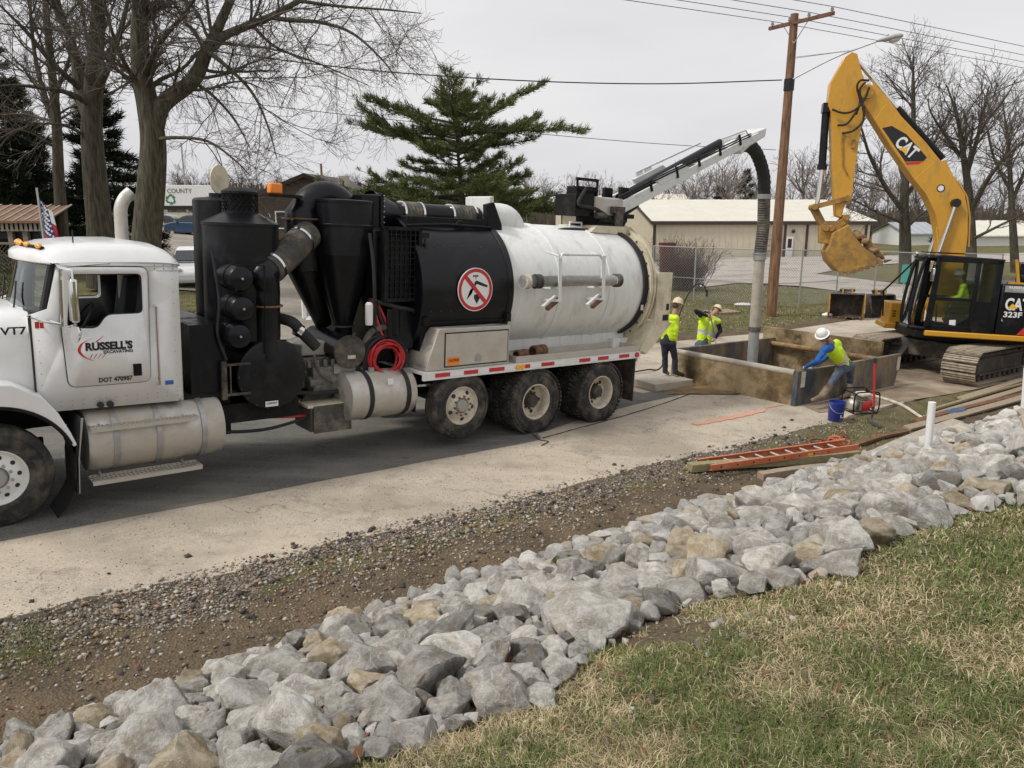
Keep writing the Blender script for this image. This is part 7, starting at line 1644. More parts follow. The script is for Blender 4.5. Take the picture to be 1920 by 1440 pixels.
hb = MB(); hb.lathe([(.04, -.06), (.06, 0), (.10, .12), (.16, .35), (.175, .55), (.15, .72), (.08, .82), (0, .85)], (0, 0, 0), (1, 0, 0), n=18); hb.v = [(x, y, z * .55 + (.02 if z > 0 else 0)) for x, y, z in hb.v]; hb.box((.35, 0, .12), (.06, .05, .08)); ho = hb.build('lamp_head', 'galv', sl_); ho.matrix_local = basis(ldv, -lside, lupv, lb2)
gb = MB(); gb.ball((.55, 0, -.08), (.2, .13, .1), 16, 8); MAT['lens'] = mat('lamp_lens', (.62, .6, .56), .2, var=.05); go = gb.build('lens', 'lens', sl_); go.matrix_local = basis(ldv, -lside, lupv, lb2)
part('clamp_band', 'ink', pole, lambda b: b.tube([lean * ((fixdist(1480, 170, pb.y).z - pb.z) / Hp), lean * ((fixdist(1480, 148, pb.y).z - pb.z) / Hp)], .20, 18))
def pxwire(name, P, r, lab):
    Q = [fixdist(u, v, y) for u, v, y in P]; b = MB(); b.tube(spline(Q, 8), r, 6); tag(b.build(name, 'rubber'), lab, 'wire')
py = pb.y
pxwire('service_cable', [(1466, 150, py), (1240, 157, py - .5), (1000, 152, py - 1), (730, 135, py - 2), (500, 109, py - 3), (250, 75, py - 4), (0, 44, py - 5), (-500, -20, py - 7)], .022, 'thick black service cable running from the pole past the trees')
pxwire('telephone_wire', [(1455, 281, py), (1240, 270, py - .5), (1000, 250, py - 1), (740, 225, py - 2), (500, 198, py - 3), (250, 168, py - 4), (0, 138, py - 5), (-500, 75, py - 7)], .011, 'thin telephone wire running below the thick cable')

# ------------------------------------------------------------------ chain link fence
fpx = [(1222, 556), (1300, 564), (1422, 578), (1497, 575), (1566, 566), (1637, 560), (1705, 560), (1790, 556), (1870, 554)]
fp = [gp(*q) for q in fpx]; fen = empty('chain_link_fence', fp[0]); tag(fen, 'grey chain link fence along the far edge of the grass', 'fence'); FH = [fixdist(u + (u - 960) * .016, v, p.y).z - p.z for (u, v), p in zip([(1222, 460), (1300, 463), (1422, 467), (1497, 468), (1566, 469), (1637, 470), (1705, 473), (1790, 474), (1870, 475)], fp)]
for i, p in enumerate(fp): part('post', 'galv', fen, lambda b: b.cyl(p - fp[0], p - fp[0] + Vector((0, 0, FH[i])), .06 if i == 2 else .04, n=10))
for i in range(len(fp) - 1):
    q0_, q1_ = fp[i] - fp[0], fp[i + 1] - fp[0]; part('top_rail', 'galv', fen, lambda b: b.tube([q0_ + Vector((0, 0, FH[i] - .03)), q1_ + Vector((0, 0, FH[i + 1] - .03))], .026, 7))
    if i < 4: part('mid_rail', 'galv', fen, lambda b: b.tube([q0_ + Vector((0, 0, FH[i] * .42)), q1_ + Vector((0, 0, FH[i + 1] * .42))], .018, 6))
    def mesh_(b):
        L_ = (q1_ - q0_).length; n = int(L_ / .14)
        def pt(s, z): h = FH[i] + (FH[i + 1] - FH[i]) * s; return q0_.lerp(q1_, s) + Vector((0, 0, .05 + (h - .08) * z))
        hh = FH[i]; ds_ = hh / L_
        for k in range(-int(hh / .14), n + 1):
            for sg in (1, -1):
                s0 = k / n if sg > 0 else (k / n + ds_); s1 = s0 + sg * ds_; a_, c_ = (s0, 0.), (s1, 1.)
                def clip(p, q):
                    (s, z), (s2, z2) = p, q
                    if s < 0: z += (z2 - z) * (0 - s) / (s2 - s); s = 0
                    if s > 1: z += (z2 - z) * (1 - s) / (s2 - s); s = 1
                    return (s, z)
                if max(s0, s1) <= 0 or min(s0, s1) >= 1: continue
                a2, c2 = clip(a_, c_), clip(c_, a_); P0, P1 = pt(*a2), pt(*c2); w2 = Vector((.006, 0, 0)); b.add([P0 - w2, P0 + w2, P1 + w2, P1 - w2], [(0, 1, 2, 3)])
    m_ = part('wire_mesh', 'galv', fen, mesh_, smooth=False); m_['kind'] = 'stuff'

# ------------------------------------------------------------------ buildings
MAT['siding'] = mat('beige_siding', (.60, .54, .42), .7, var=.05, scale=1); MAT['sroof'] = mat('cream_metal_roof', (.68, .65, .56), .55, var=.05, scale=.5); MAT['strim'] = mat('brown_trim', (.055, .036, .03), .6); MAT['greyroof'] = mat('grey_metal_roof', (.38, .41, .44), .5, var=.08); MAT['brown'] = mat('brown_board', (.085, .062, .048), .85, var=.2, stretch=(3, 3, .2)); MAT['doorw'] = mat('door_white', (.75, .75, .73), .5)
wb_ = gp(1400, 483); ws_y = wb_.y; base_z = wb_.z; x0 = fixdist(1226, 483, ws_y).x; x1 = fixdist(1628, 483, ws_y).x; ez = fixdist(1400, 417, ws_y).z; D = ws_y * .17
rz_ = fixdist(1187, 378, ws_y + D).z
print('warehouse', wb_, x0, x1, ez - base_z, D)
wh = empty('warehouse', (x0, ws_y, base_z)); tag(wh, 'long beige metal warehouse with a cream roof and brown trim', 'building'); wx, eh, rh = x1 - x0, ez - base_z, rz_ - base_z
wl = part('wall', 'siding', wh, lambda b: (b.bb((0, 0, -.5), (wx, .1, eh)), b.prism([(0, -.5), (2 * D, -.5), (2 * D, eh), (D, rh), (0, eh)], 0, .1, f=lambda y, x, z: (x, y, z)), b.prism([(0, -.5), (2 * D, -.5), (2 * D, eh), (D, rh), (0, eh)], wx - .1, wx, f=lambda y, x, z: (x, y, z))))
def ribs(b):
    for i in range(int(wx / .6)): b.bb((.4 + i * .6, -.03, 0), (.46 + i * .6, 0, eh - .1))
    for i in range(int(2 * D / .6)): y = .3 + i * .6; b.bb((-.03, y, 0), (0, y + .06, min(eh + (rh - eh) * (1 - abs(y - D) / D), 99) - .1))
rb = part('siding_ribs', 'siding', wh, ribs); rb['kind'] = 'stuff'
def rf_(b):
    th = math.atan2(rh - eh, D)
    for s in (0, 1):
        y0_, y1_2 = (-.3, D) if s == 0 else (2 * D + .3, D); z0_ = eh - .3 * math.tan(th)
        b.add([(-.4, y0_, z0_ + .05), (wx + .4, y0_, z0_ + .05), (wx + .4, y1_2, rh + .08), (-.4, y1_2, rh + .08), (-.4, y0_, z0_ + .2), (wx + .4, y0_, z0_ + .2), (wx + .4, y1_2, rh + .23), (-.4, y1_2, rh + .23)], [(0, 1, 2, 3), (4, 7, 6, 5), (0, 4, 5, 1), (2, 6, 7, 3), (0, 3, 7, 4), (1, 5, 6, 2)])
rf = part('roof', 'sroof', wh, rf_)
sm3 = part('roof_seams', 'sroof', rf, lambda b: [b.bar((-.3 + i * .9, -.3, eh + .12), (-.3 + i * .9, D, rh + .25), .05, .07) for i in range(int(wx / .9) + 1)]); sm3['kind'] = 'stuff'
part('fascia', 'strim', wh, lambda b: b.bb((-.42, -.34, eh - .22), (wx + .42, -.30, eh + .12)))
part('rake_trim', 'strim', wh, lambda b: b.bar((-.42, -.3, eh + .0), (-.42, D, rh + .1), .12, .28))
for u in (1226, 1471, 1512, 1622): xx = fixdist(u, 450, ws_y).x - x0; part('corner_trim', 'strim', wh, lambda b: b.bb((xx - .12, -.06, 0), (xx + .12, -.031, eh - .1)))
dx0, dx1 = fixdist(1433, 450, ws_y).x - x0, fixdist(1466, 450, ws_y).x - x0; part('garage_door', 'concrete', wh, lambda b: [b.bb((dx0, -.08, .05 + i * eh * .17), (dx1, -.04, eh * .165 + i * eh * .17)) for i in range(4)])
dx0, dx1 = fixdist(1474, 450, ws_y).x - x0, fixdist(1487, 450, ws_y).x - x0; dd = part('door', 'doorw', wh, lambda b: b.bb((dx0, -.1, .0), (dx1, -.06, eh * .60))); part('pane', 'interior', dd, lambda b: b.bb(((dx0 + dx1) / 2 - .2, -.105, eh * .28), ((dx0 + dx1) / 2 + .2, -.102, eh * .54))); part('wall_lamp', 'ink', wh, lambda b: b.ball((dx1 - .1, -.2, eh * .75), .18))
def gable(name, lab, u0, u1, vb, ve, vr, ydep, dep, wmat, rmat, ridge='x', base=None):
    p0, p1 = fixdist(u0, vb, ydep), fixdist(u1, vb, ydep); bz = base if base is not None else p0.z; e = fixdist((u0 + u1) / 2, ve, ydep).z - bz; r = fixdist((u0 + u1) / 2, vr, ydep + (dep / 2 if ridge == 'x' else 0)).z - bz; wx = p1.x - p0.x
    rt = empty(name, (p0.x, ydep, bz)); tag(rt, lab, 'building')
    if ridge == 'x':
        part('wall', wmat, rt, lambda b: (b.bb((0, 0, -2), (wx, .1, e)), b.prism([(0, -2), (dep, -2), (dep, e), (dep / 2, r), (0, e)], 0, .1, f=lambda y, x, z: (x, y, z)), b.prism([(0, -2), (dep, -2), (dep, e), (dep / 2, r), (0, e)], wx - .1, wx, f=lambda y, x, z: (x, y, z))))
        part('roof', rmat, rt, lambda b: (b.add([(-.4, -.3, e), (wx + .4, -.3, e), (wx + .4, dep / 2, r + .1), (-.4, dep / 2, r + .1), (-.4, -.3, e + .15), (wx + .4, -.3, e + .15), (wx + .4, dep / 2, r + .25), (-.4, dep / 2, r + .25)], [(0, 1, 2, 3), (4, 7, 6, 5), (0, 4, 5, 1), (2, 6, 7, 3), (0, 3, 7, 4), (1, 5, 6, 2)]), b.add([(-.4, dep + .3, e), (wx + .4, dep + .3, e), (wx + .4, dep / 2, r + .2), (-.4, dep / 2, r + .2)], [(0, 1, 2, 3)])))
        n_ = int(wx / 1.0); s = part('roof_seams', rmat, rt, lambda b: [b.bar((i * wx / n_, -.3, e + .18), (i * wx / n_, dep / 2, r + .28), .06, .06) for i in range(n_ + 1)]); s['kind'] = 'stuff'
    else:
        part('wall', wmat, rt, lambda b: b.prism([(0, -2), (wx, -2), (wx, e), (wx / 2, r), (0, e)], 0, dep))
        part('roof', rmat, rt, lambda b: (b.prism([(-.6, e - .3), (wx / 2, r + .05), (wx / 2, r + .35), (-.6, e)], -.5, dep + .5), b.prism([(wx + .6, e - .3), (wx / 2, r + .05), (wx / 2, r + .35), (wx + .6, e)], -.5, dep + .5)))
    return rt, wx, e
gable('storage_shed', 'low cream shed standing behind the pine and the boom', 1052, 1135, 440, 398, 372, ws_y - 8, 9, 'siding', 'sroof')
gable('rear_shed', 'low beige shed rising behind the warehouse roof', 1150, 1290, 470, 385, 367, ws_y + 2.3 * D, 12, 'siding', 'sroof')
hb_, hw_, he_ = gable('brown_house', 'brown wooden house with a dark gabled roof behind the truck', 478, 680, 440, 372, 334, 58, 14, 'brown', 'strim', 'y')
part('chimney', 'concrete', hb_, lambda b: b.bb((hw_ * .72, 3, he_), (hw_ * .80, 4, he_ + 1.7)))
for i in range(2): wq = part('window', 'doorw', hb_, lambda b: b.bb((hw_ * (.2 + .4 * i), -.06, he_ - 2.2), (hw_ * (.2 + .4 * i) + 1.3, 0.0, he_ - .9))); part('pane', 'interior', wq, lambda b: b.bb((hw_ * (.2 + .4 * i) + .1, -.07, he_ - 2.1), (hw_ * (.2 + .4 * i) + 1.2, -.061, he_ - 1.0)))
gable('metal_shed', 'long low shed with a pale grey metal roof behind the truck', 640, 800, 440, 386, 364, 66, 12, 'siding', 'greyroof')
gable('white_house', 'white house with a pale roof beyond the yard', 1818, 1960, 480, 444, 417, 95, 12, 'doorw', 'sroof'); gable('white_shed', 'white shed with a pale roof seen between the bare trees', 1700, 1762, 470, 440, 420, 100, 10, 'doorw', 'greyroof')
gable('far_white_building', 'long white building in the far left beyond the lot', 165, 250, 400, 372, 352, 120, 12, 'doorw', 'greyroof')
# red dumpster behind the shrub
dq = gp(1248, 520); dm = empty('dumpster', dq); tag(dm, 'dark red dumpster behind the bare shrub', 'dumpster'); MAT['dred'] = mat('dumpster_red', (.12, .022, .022), .7, var=.2); hd_2 = fixdist(1240, 455, dq.y).z - dq.z
part('bin', 'dred', dm, lambda b: b.prism([(-.35, 0), (.35, 0), (.45, hd_2 - .2), (-.45, hd_2 - .2)], -.4, .4), bevel=.03); part('rim', 'dred', dm, lambda b: b.bb((-.5, -.45, hd_2 - .2), (.5, .45, hd_2)))
# trailer with lettering
tb_ = gp(300, 402); ty_ = tb_.y; tX0, tX1 = fixdist(232, 395, ty_).x, fixdist(412, 395, ty_).x; tz0, tz1 = fixdist(300, 386, ty_).z, fixdist(300, 347, ty_).z
trl = empty('box_trailer', (tX0, ty_, tb_.z)); tag(trl, 'white box trailer with county lettering and a green recycling mark', 'trailer')
part('box', 'doorw', trl, lambda b: b.bb((0, 0, tz0 - tb_.z), (tX1 - tX0, 2.6, tz1 - tb_.z)), bevel=.05); part('skirt', 'ink', trl, lambda b: b.bb((.3, .1, tz0 - tb_.z - .5), (tX1 - tX0 - .3, 2.5, tz0 - tb_.z)))
for x in (1.2, 2.4, (tX1 - tX0) - 1.6): part('wheel', 'tyre', trl, lambda b: b.cyl((x, .05, .5), (x, .4, .5), .5, n=18))
MAT['tgreen'] = mat('sign_green', (.02, .2, .09), .6); hT = tz1 - tz0; cxT = fixdist(300, 360, ty_).x - tX0
text('lettering', 'EY COUNTY', hT * .30, 'ink', trl, (cxT - hT * .05, -.03, tz0 - tb_.z + hT * .62), (1, 0, 0), (0, 0, 1), width=fixdist(358, 360, ty_).x - fixdist(297, 360, ty_).x)
rcx, rcz = fixdist(320, 372, ty_).x - tX0, fixdist(320, 374, ty_).z - tb_.z
def recyc(b):
    for k in range(3):
        q = 2 * PI * k / 3 + PI / 2; u_ = Vector((math.cos(q), 0, math.sin(q))); v_ = Vector((-math.sin(q), 0, math.cos(q))); s = hT * .27
        P = [u_ * .95 * s + v_ * -.35 * s, u_ * .95 * s + v_ * .1 * s, u_ * .45 * s + v_ * .62 * s, u_ * .75 * s + v_ * .75 * s, u_ * .0 * s + v_ * .95 * s, u_ * .1 * s + v_ * .3 * s, u_ * .25 * s + v_ * .45 * s, u_ * .6 * s + v_ * .0 * s, u_ * .55 * s + v_ * -.35 * s]
        b.add([(rcx + p.x, -.02, rcz + p.z) for p in P], [tuple(range(9))])
part('recycling_mark', 'tgreen', trl, recyc)

# ------------------------------------------------------------------ cars
def car(name, lab, pos, az, L, Wd, Hh, kind, mt):
    r = empty(name, pos); r.rotation_euler = (0, 0, az); tag(r, lab, 'car'); hl = L / 2; gz = .22
    if kind == 'suv': body = [(-hl, .45), (-hl + .02, .95), (-hl + .1, 1.05), (hl - 1.15, 1.08), (hl - .25, .93), (hl, .75), (hl, .35), (hl - .1, gz), (-hl + .1, gz)]; top = [(-hl + .08, 1.04), (-hl + .38, Hh - .06), (-hl + .8, Hh), (hl - 2.35, Hh), (hl - 1.95, Hh - .08), (hl - 1.1, 1.07)]
    else: body = [(-hl, .5), (-hl + .04, .9), (-hl + .8, .98), (hl - 1.2, .95), (hl - .2, .78), (hl, .6), (hl, .35), (hl - .1, gz), (-hl + .1, gz)]; top = [(-hl + .55, .96), (-hl + 1.2, Hh - .03), (-hl + 1.6, Hh), (hl - 2.1, Hh), (hl - 1.75, Hh - .06), (hl - .95, .94)]
    wxs = (-hl + .82, hl - .88)
    part('body', mt, r, lambda b: b.prism(body, -Wd / 2, Wd / 2), bevel=.09, seg=3)
    cbn = part('cabin', mt, r, lambda b: b.prism(top, -Wd / 2 + .1, Wd / 2 - .1, f=lambda x, y, z: (x, y * (1 - .16 * (z - .95) / (Hh - .95)), z)), bevel=.05)
    mid = [(x * .93 + (top[0][0] + top[-1][0]) / 2 * .07, 1.08 + (z - 1.0) * .72) for x, z in top]
    part('side_window', 'glasscar', cbn, lambda b: b.prism(mid, -Wd / 2 + .085, Wd / 2 - .085, f=lambda x, y, z: (x, y * (1 - .16 * (z - .95) / (Hh - .95)), z)))
    part('windscreen', 'glasscar', cbn, lambda b: b.add([(top[-2][0] + .06, -Wd / 2 + .24, top[-2][1] - .03), (top[-2][0] + .06, Wd / 2 - .24, top[-2][1] - .03), (top[-1][0] + .0, Wd / 2 - .16, top[-1][1] + .08), (top[-1][0] + .0, -Wd / 2 + .16, top[-1][1] + .08)], [(0, 1, 2, 3)])); part('rear_window', 'glasscar', cbn, lambda b: b.add([(top[1][0] - .06, -Wd / 2 + .24, top[1][1] - .04), (top[1][0] - .06, Wd / 2 - .24, top[1][1] - .04), (top[0][0] - .0, Wd / 2 - .2, top[0][1] + .1), (top[0][0] - .0, -Wd / 2 + .2, top[0][1] + .1)], [(0, 1, 2, 3)]))
    for x in wxs:
        for s in (-1, 1):
            w_ = empty('wheel'); w_.parent = r; part('tyre', 'tyre', w_, lambda b: b.lathe([(.2, -.1), (.32, -.11), (.335, -.08), (.335, .08), (.32, .11), (.2, .1)], ax=(0, 1, 0), n=22)); part('rim', 'alu', w_, lambda b: (b.lathe([(.21, s * .09), (.2, s * .07), (.05, s * .08), (0, s * .085)], ax=(0, 1, 0), n=10))); w_.location = (x, s * (Wd / 2 - .08), .335)
    for s in (-1, 1): part('headlight', 'lens', r, lambda b: b.ball((hl - .1, s * (Wd / 2 - .3), .72), (.1, .2, .08))); part('tail_light', 'red', r, lambda b: b.box((-hl + .04, s * (Wd / 2 - .18), .85), (.1, .24, .2))); part('mirror', mt, r, lambda b: b.ball((hl - 1.55, s * (Wd / 2 + .06), 1.05), (.08, .1, .07)))
    part('plate', 'signwhite', r, lambda b: b.box((-hl - .005, 0, .72), (.02, .5, .14)))
    return r
MAT['glasscar'] = mat('car_glass', (.02, .026, .03), .08, var=.1); MAT['cgrey'] = mat('car_grey', (.06, .06, .063), .25, coat=.6); MAT['cblue'] = mat('car_blue', (.012, .04, .10), .25, coat=.6); MAT['cwhite'] = mat('car_white', (.8, .8, .8), .25, coat=.6, var=.02); MAT['pblue'] = mat('pickup_blue', (.015, .05, .16), .3, coat=.5)
car('parked_car', 'dark grey crossover parked in front of the white trailer', gp(286, 424), 0.05, 4.5, 1.85, 1.68, 'suv', 'cgrey'); car('parked_car', 'dark blue crossover parked behind the silencers of the truck', gp(362, 441), 2.75, 4.3, 1.8, 1.6, 'suv', 'cblue')
car('parked_car', 'white sedan parked between the cab and the black silencers', gp(372, 531), 5.05, 4.7, 1.8, 1.44, 'sedan', 'cwhite'); car('parked_car', 'white car parked beside the brown house', gp(528, 452), .3, 4.6, 1.8, 1.6, 'suv', 'cwhite'); car('parked_car', 'blue pickup sized car parked beside the trailer tail', gp(225, 404), .1, 5.2, 1.9, 1.8, 'suv', 'pblue')
# ------------------------------------------------------------------ flags
MAT['fblue'] = mat('flag_blue', (.02, .03, .12), .8, var=.1); MAT['fred'] = mat('flag_red', (.45, .03, .05), .8); MAT['fwhite'] = mat('flag_white', (.75, .74, .72), .8)
fl0 = O + DX * .95 + DY * 2.25 + DZ * 2.6; flg = empty('flag', fl0); flg.rotation_euler = (0, 0, .3); tag(flg, 'small stars and stripes flag hanging on a short mast behind the cab roof', 'flag')
part('mast', 'galv', flg, lambda b: b.tube([(0, 0, -.1), (0, 0, .95)], .012, 6))
def cloth(u, v): return Vector((.01 + .22 * u * (.55 + .3 * v), .05 * math.sin(7 * u + 3 * v), .82 - .60 * v - .16 * u))
def cell(b, u0, u1, v0, v1, n=4):
    for i in range(n):
        for j in range(2): a_, c_ = u0 + (u1 - u0) * i / n, u0 + (u1 - u0) * (i + 1) / n; e_, f_ = v0 + (v1 - v0) * j / 2, v0 + (v1 - v0) * (j + 1) / 2; b.add([cloth(a_, e_), cloth(c_, e_), cloth(c_, f_), cloth(a_, f_)], [(0, 1, 2, 3)])
part('canton', 'fblue', flg, lambda b: cell(b, 0, .75, 0, .72)); part('stripe', 'fwhite', flg, lambda b: (cell(b, 0, 1, .86, 1), cell(b, .75, 1, 0, .3))); part('stripe', 'fred', flg, lambda b: (cell(b, 0, 1, .72, .86), cell(b, .75, 1, .3, .72)))
def stars(b):
    for i in range(5):
        for j in range(6):
            c = cloth(.08 + .14 * i, .06 + .11 * j) + Vector((0, -.012, 0)); P = [c + Vector((math.cos(PI / 2 + k * PI / 5), 0, math.sin(PI / 2 + k * PI / 5))) * (.022 if k % 2 == 0 else .009) for k in range(10)]; b.add(P, [tuple(range(10))])
s_ = part('stars', 'fwhite', flg, stars); s_['kind'] = 'stuff'
fq = fixdist(672, 400, 70); f2 = empty('far_flag', fq); tag(f2, 'faded stars and stripes flag flying over the grey metal roof', 'flag'); part('mast', 'galv', f2, lambda b: b.cyl((0, 0, -2), (0, 0, 2.9), .05, n=8))
for k in range(7): part('stripe', 'fred' if k % 2 == 0 else 'fwhite', f2, lambda b: b.prism([(.05, 2.75 - k * .12), (.9, 2.35 - k * .12), (.9, 2.23 - k * .12), (.05, 2.63 - k * .12)], -.01, .01))
part('canton', 'fblue', f2, lambda b: b.prism([(.05, 2.76), (.4, 2.6), (.4, 2.25), (.05, 2.4)], -.02, .02))
fqp = fixdist(608, 420, 85); b = MB(); b.cyl((0, 0, -4), (0, 0, fixdist(608, 307, 85).z - fqp.z), .12, n=8); o = b.build('far_pole', 'pole'); o.location = fqp; tag(o, 'plain far utility pole standing behind the brown house', 'utility pole')
fq3 = gp(352, 400); b = MB(); b.cyl((0, 0, -1), (0, 0, fixdist(350, 268, fq3.y).z - fq3.z), .14, n=8); o = b.build('far_pole', 'galv'); o.location = fq3; tag(o, 'plain grey far pole standing beside the white trailer', 'utility pole')
# ------------------------------------------------------------------ garden shelter and hedge at the far left
sq = gp(20, 520); sy = sq.y; MAT['rustroof'] = mat('rusty_roof', (.24, .13, .08), .8, var=.25, scale=3); MAT['oldwood'] = mat('old_grey_wood', (.25, .215, .17), .9, var=.2)
she = empty('garden_shelter', sq); tag(she, 'old wooden garden shelter with a rusty roof and scalloped edge', 'shelter')
def sp3(u, v, dy=0): return fixdist(u, v, sy + dy) - sq
r0, r1 = sp3(-60, 418), sp3(98, 418); zt = sp3(20, 402).z; part('roof', 'rustroof', she, lambda b: b.add([(r0.x, -.4, r0.z), (r1.x, -.4, r1.z), (r1.x - .3, 1.8, zt + .25), (r0.x, 1.8, zt + .25), (r0.x, -.4, r0.z + .08), (r1.x, -.4, r1.z + .08), (r1.x - .3, 1.8, zt + .33), (r0.x, 1.8, zt + .33)], [(0, 1, 2, 3), (4, 7, 6, 5), (0, 4, 5, 1), (2, 6, 7, 3), (0, 3, 7, 4), (1, 5, 6, 2)]))
for i in range(9): x = r0.x + (r1.x - r0.x) * i / 8; part('roof_seam', 'concrete', she, lambda b: b.bar((x, -.38, r0.z + .1), (x - .2, 1.8, zt + .35), .05, .04))
sz0 = sp3(20, 432).z; nsc = 18
for i in range(nsc): x = r0.x + (r1.x - r0.x) * (i + .5) / nsc; part('scallop', 'oldwood', she, lambda b: b.prism([(x - .12, r0.z), (x + .12, r0.z), (x + .12, sz0 + .06), (x + .06, sz0 - .02), (x - .06, sz0 - .02), (x - .12, sz0 + .06)], -.36, -.33))
for u in (28, 56, 92, -40): x = sp3(u, 440).x; part('post', 'oldwood', she, lambda b: b.bb((x - .09, -.3, 0), (x + .09, -.12, r0.z)))
dz_t = sp3(20, 452).z; part('deck_rail', 'oldwood', she, lambda b: b.bb((r0.x, -.9, dz_t - .08), (r1.x - .1, -.8, dz_t)))
def latt(b):
    h = dz_t - .1; x0_, x1_ = r0.x, r1.x - .3; n = int((x1_ - x0_) / .16)
    for k in range(-int(h / .16), n + 1):
        for sg in (1, -1):
            s0 = x0_ + k * .16 if sg > 0 else x0_ + k * .16 + h; s1 = s0 + sg * h
            if min(s0, s1) < x0_ or max(s0, s1) > x1_: continue
            b.bar((s0, -.86 + .01 * sg, 0), (s1, -.86 + .01 * sg, h), .03, .012)
lt = part('lattice', 'oldwood', she, latt, smooth=False); lt['kind'] = 'stuff'
b = MB(); b.prism([(-1.1, 0), (-.9, .55), (-.3, .72), (.4, .62), (.75, .3), (.8, 0)], -.4, .4); o = b.build('covered_grill', 'ink', bevel=.1, seg=3); o.location = sq + sp3(40, 452) + Vector((0, .3, 0)); tag(o, 'black cover over a grill on the shelter deck', 'grill')
b = MB(); b.prism([(-.5, 0), (-.5, .5), (-.2, .7), (.3, .68), (.6, .4), (.65, 0)], -.4, .4); o = b.build('covered_barrow', 'ink', bevel=.1, seg=3); o.location = gp(15, 508) + Vector((0, -.5, 0)); tag(o, 'dark covered barrow in front of the lattice', 'barrow')
# ------------------------------------------------------------------ trees
def bark(name, c, var=.55): return mat(name, c, .95, var=var, scale=9, bump=1.0, bscale=22, stretch=(1.8, 1.8, .22), spec=.15)
MAT['bark'] = bark('bark_brown', (.10, .09, .066)); MAT['bark2'] = bark('bark_grey', (.085, .077, .058)); MAT['twig'] = mat('twig', (.125, .105, .09), .95, var=.2, spec=.15); MAT['fartwig'] = mat('far_twig', (.17, .145, .125), .95, var=.2, spec=.1); MAT['bud'] = mat('bud', (.16, .075, .05), .9)
class Tw:
    def __init__(s): s.b = {}
    def add(s, P, r0, r1):            # P list of points
        k = len(P); s.b.setdefault(k, []).append((P, r0, r1))
    def arrays(s, sides):
        V = []; F = []; off = 0
        for k, L in s.b.items():
            P = np.array([l[0] for l in L], dtype=np.float64); n = len(P); r = np.array([[l[1] + (l[2] - l[1]) * i / (k - 1) for i in range(k)] for l in L])
            T = np.gradient(P, axis=1); T /= np.maximum(np.linalg.norm(T, axis=2, keepdims=True), 1e-9)
            d = P[:, -1] - P[:, 0]; d /= np.maximum(np.linalg.norm(d, axis=1, keepdims=True), 1e-9)
            a = np.where(np.abs(d[:, 2:3]) < .8, np.array([[0, 0, 1.]]), np.array([[1., 0, 0]])); A = np.repeat(a[:, None, :], k, 1)
            N1 = A - T * (A * T).sum(2, keepdims=True); N1 /= np.maximum(np.linalg.norm(N1, axis=2, keepdims=True), 1e-9); N2 = np.cross(T, N1)
            q = 2 * np.pi * np.arange(sides) / sides
            R_ = P[:, :, None, :] + r[:, :, None, None] * (N1[:, :, None, :] * np.cos(q)[None, None, :, None] + N2[:, :, None, :] * np.sin(q)[None, None, :, None])
            V.append(R_.reshape(-1, 3)); base = off + (np.arange(n) * k * sides)[:, None, None] + (np.arange(k - 1) * sides)[None, :, None]
            j = np.arange(sides)[None, None, :]; j2 = (j + 1) % sides
            F.append(np.stack([base + j, base + j2, base + sides + j2, base + sides + j], -1).reshape(-1, 4)); off += n * k * sides
        return np.concatenate(V), np.concatenate(F)
def rv(s): return Vector((random.gauss(0, s), random.gauss(0, s), random.gauss(0, s)))
def limb(p, d, L, n, wob, up):
    P = [Vector(p)]; d = Vector(d).normalized()
    for i in range(n):
        d = (d + rv(wob) + Vector((0, 0, up))).normalized(); P.append(P[-1] + d * (L / n))
    return P
def sub(tw, P, r0, r1, lvl, cfg):
    """spawn children along the polyline P"""
    if lvl >= len(cfg): return
    c = cfg[lvl]; tot = sum((P[i + 1] - P[i]).length for i in range(len(P) - 1)); n = max(1, int(tot * c['den'] + random.random()))
    for _ in range(n):
        t = random.uniform(c.get('t0', .15), 1.0); s = t * (len(P) - 1); i = min(int(s), len(P) - 2); f = s - i; p = P[i].lerp(P[i + 1], f); dd = (P[i + 1] - P[i]).normalized()
        o = dd.orthogonal().normalized(); o.rotate(Matrix.Rotation(random.uniform(0, 2 * PI), 3, dd)); a = R(random.uniform(*c['ang'])); d = dd * math.cos(a) + o * math.sin(a); d.z += c.get('lift', 0)
        L = random.uniform(*c['len']) * (1.15 - .5 * t); rr = (r0 + (r1 - r0) * t); rc = min(rr * c['rr'], c['rmax']); re = max(rc * .35, c['rmin'])
        Q = limb(p, d, L, c['n'], c['wob'], c.get('up', 0)); tw.add([q[:] for q in Q], rc, re); sub(tw, Q, rc, re, lvl + 1, cfg)
def bare_tree(name, lab, base, limbs, cfg, mt='bark', tmt='twig', group=None, sides=3, cat='tree', extra=None):
    root = empty(name, base); tag(root, lab, cat, group); tw = Tw()
    def tr(b):
        for k, (P, rs) in enumerate(limbs): b.tube([Vector(p) - base for p in P], rs, 14 if rs[0] > .2 else 9)
    trunk = part('trunk', mt, root, tr, ang=70)
    for k, (P, rs) in enumerate(limbs):
        sub(tw, [Vector(p) - base for p in P], rs[0], rs[-1], 0, cfg if k or len(limbs) == 1 else [dict(cfg[0], t0=.48)] + cfg[1:])
    V, F = tw.arrays(sides); cr = raw('crown', V, F, tmt, root); print(name, 'twigs', sum(len(v) for v in tw.b.values()), 'faces', len(F)); return root
def pxl(L, y0, r0, r1):      # limb traced through pixels (u, v, dy) at depth y0 + dy
    P = spline([fixdist(q[0], q[1], y0 + (q[2] if len(q) > 2 else 0)) for q in L], 5); n = len(P); return P, [r0 + (r1 - r0) * (i / (n - 1)) for i in range(n)]
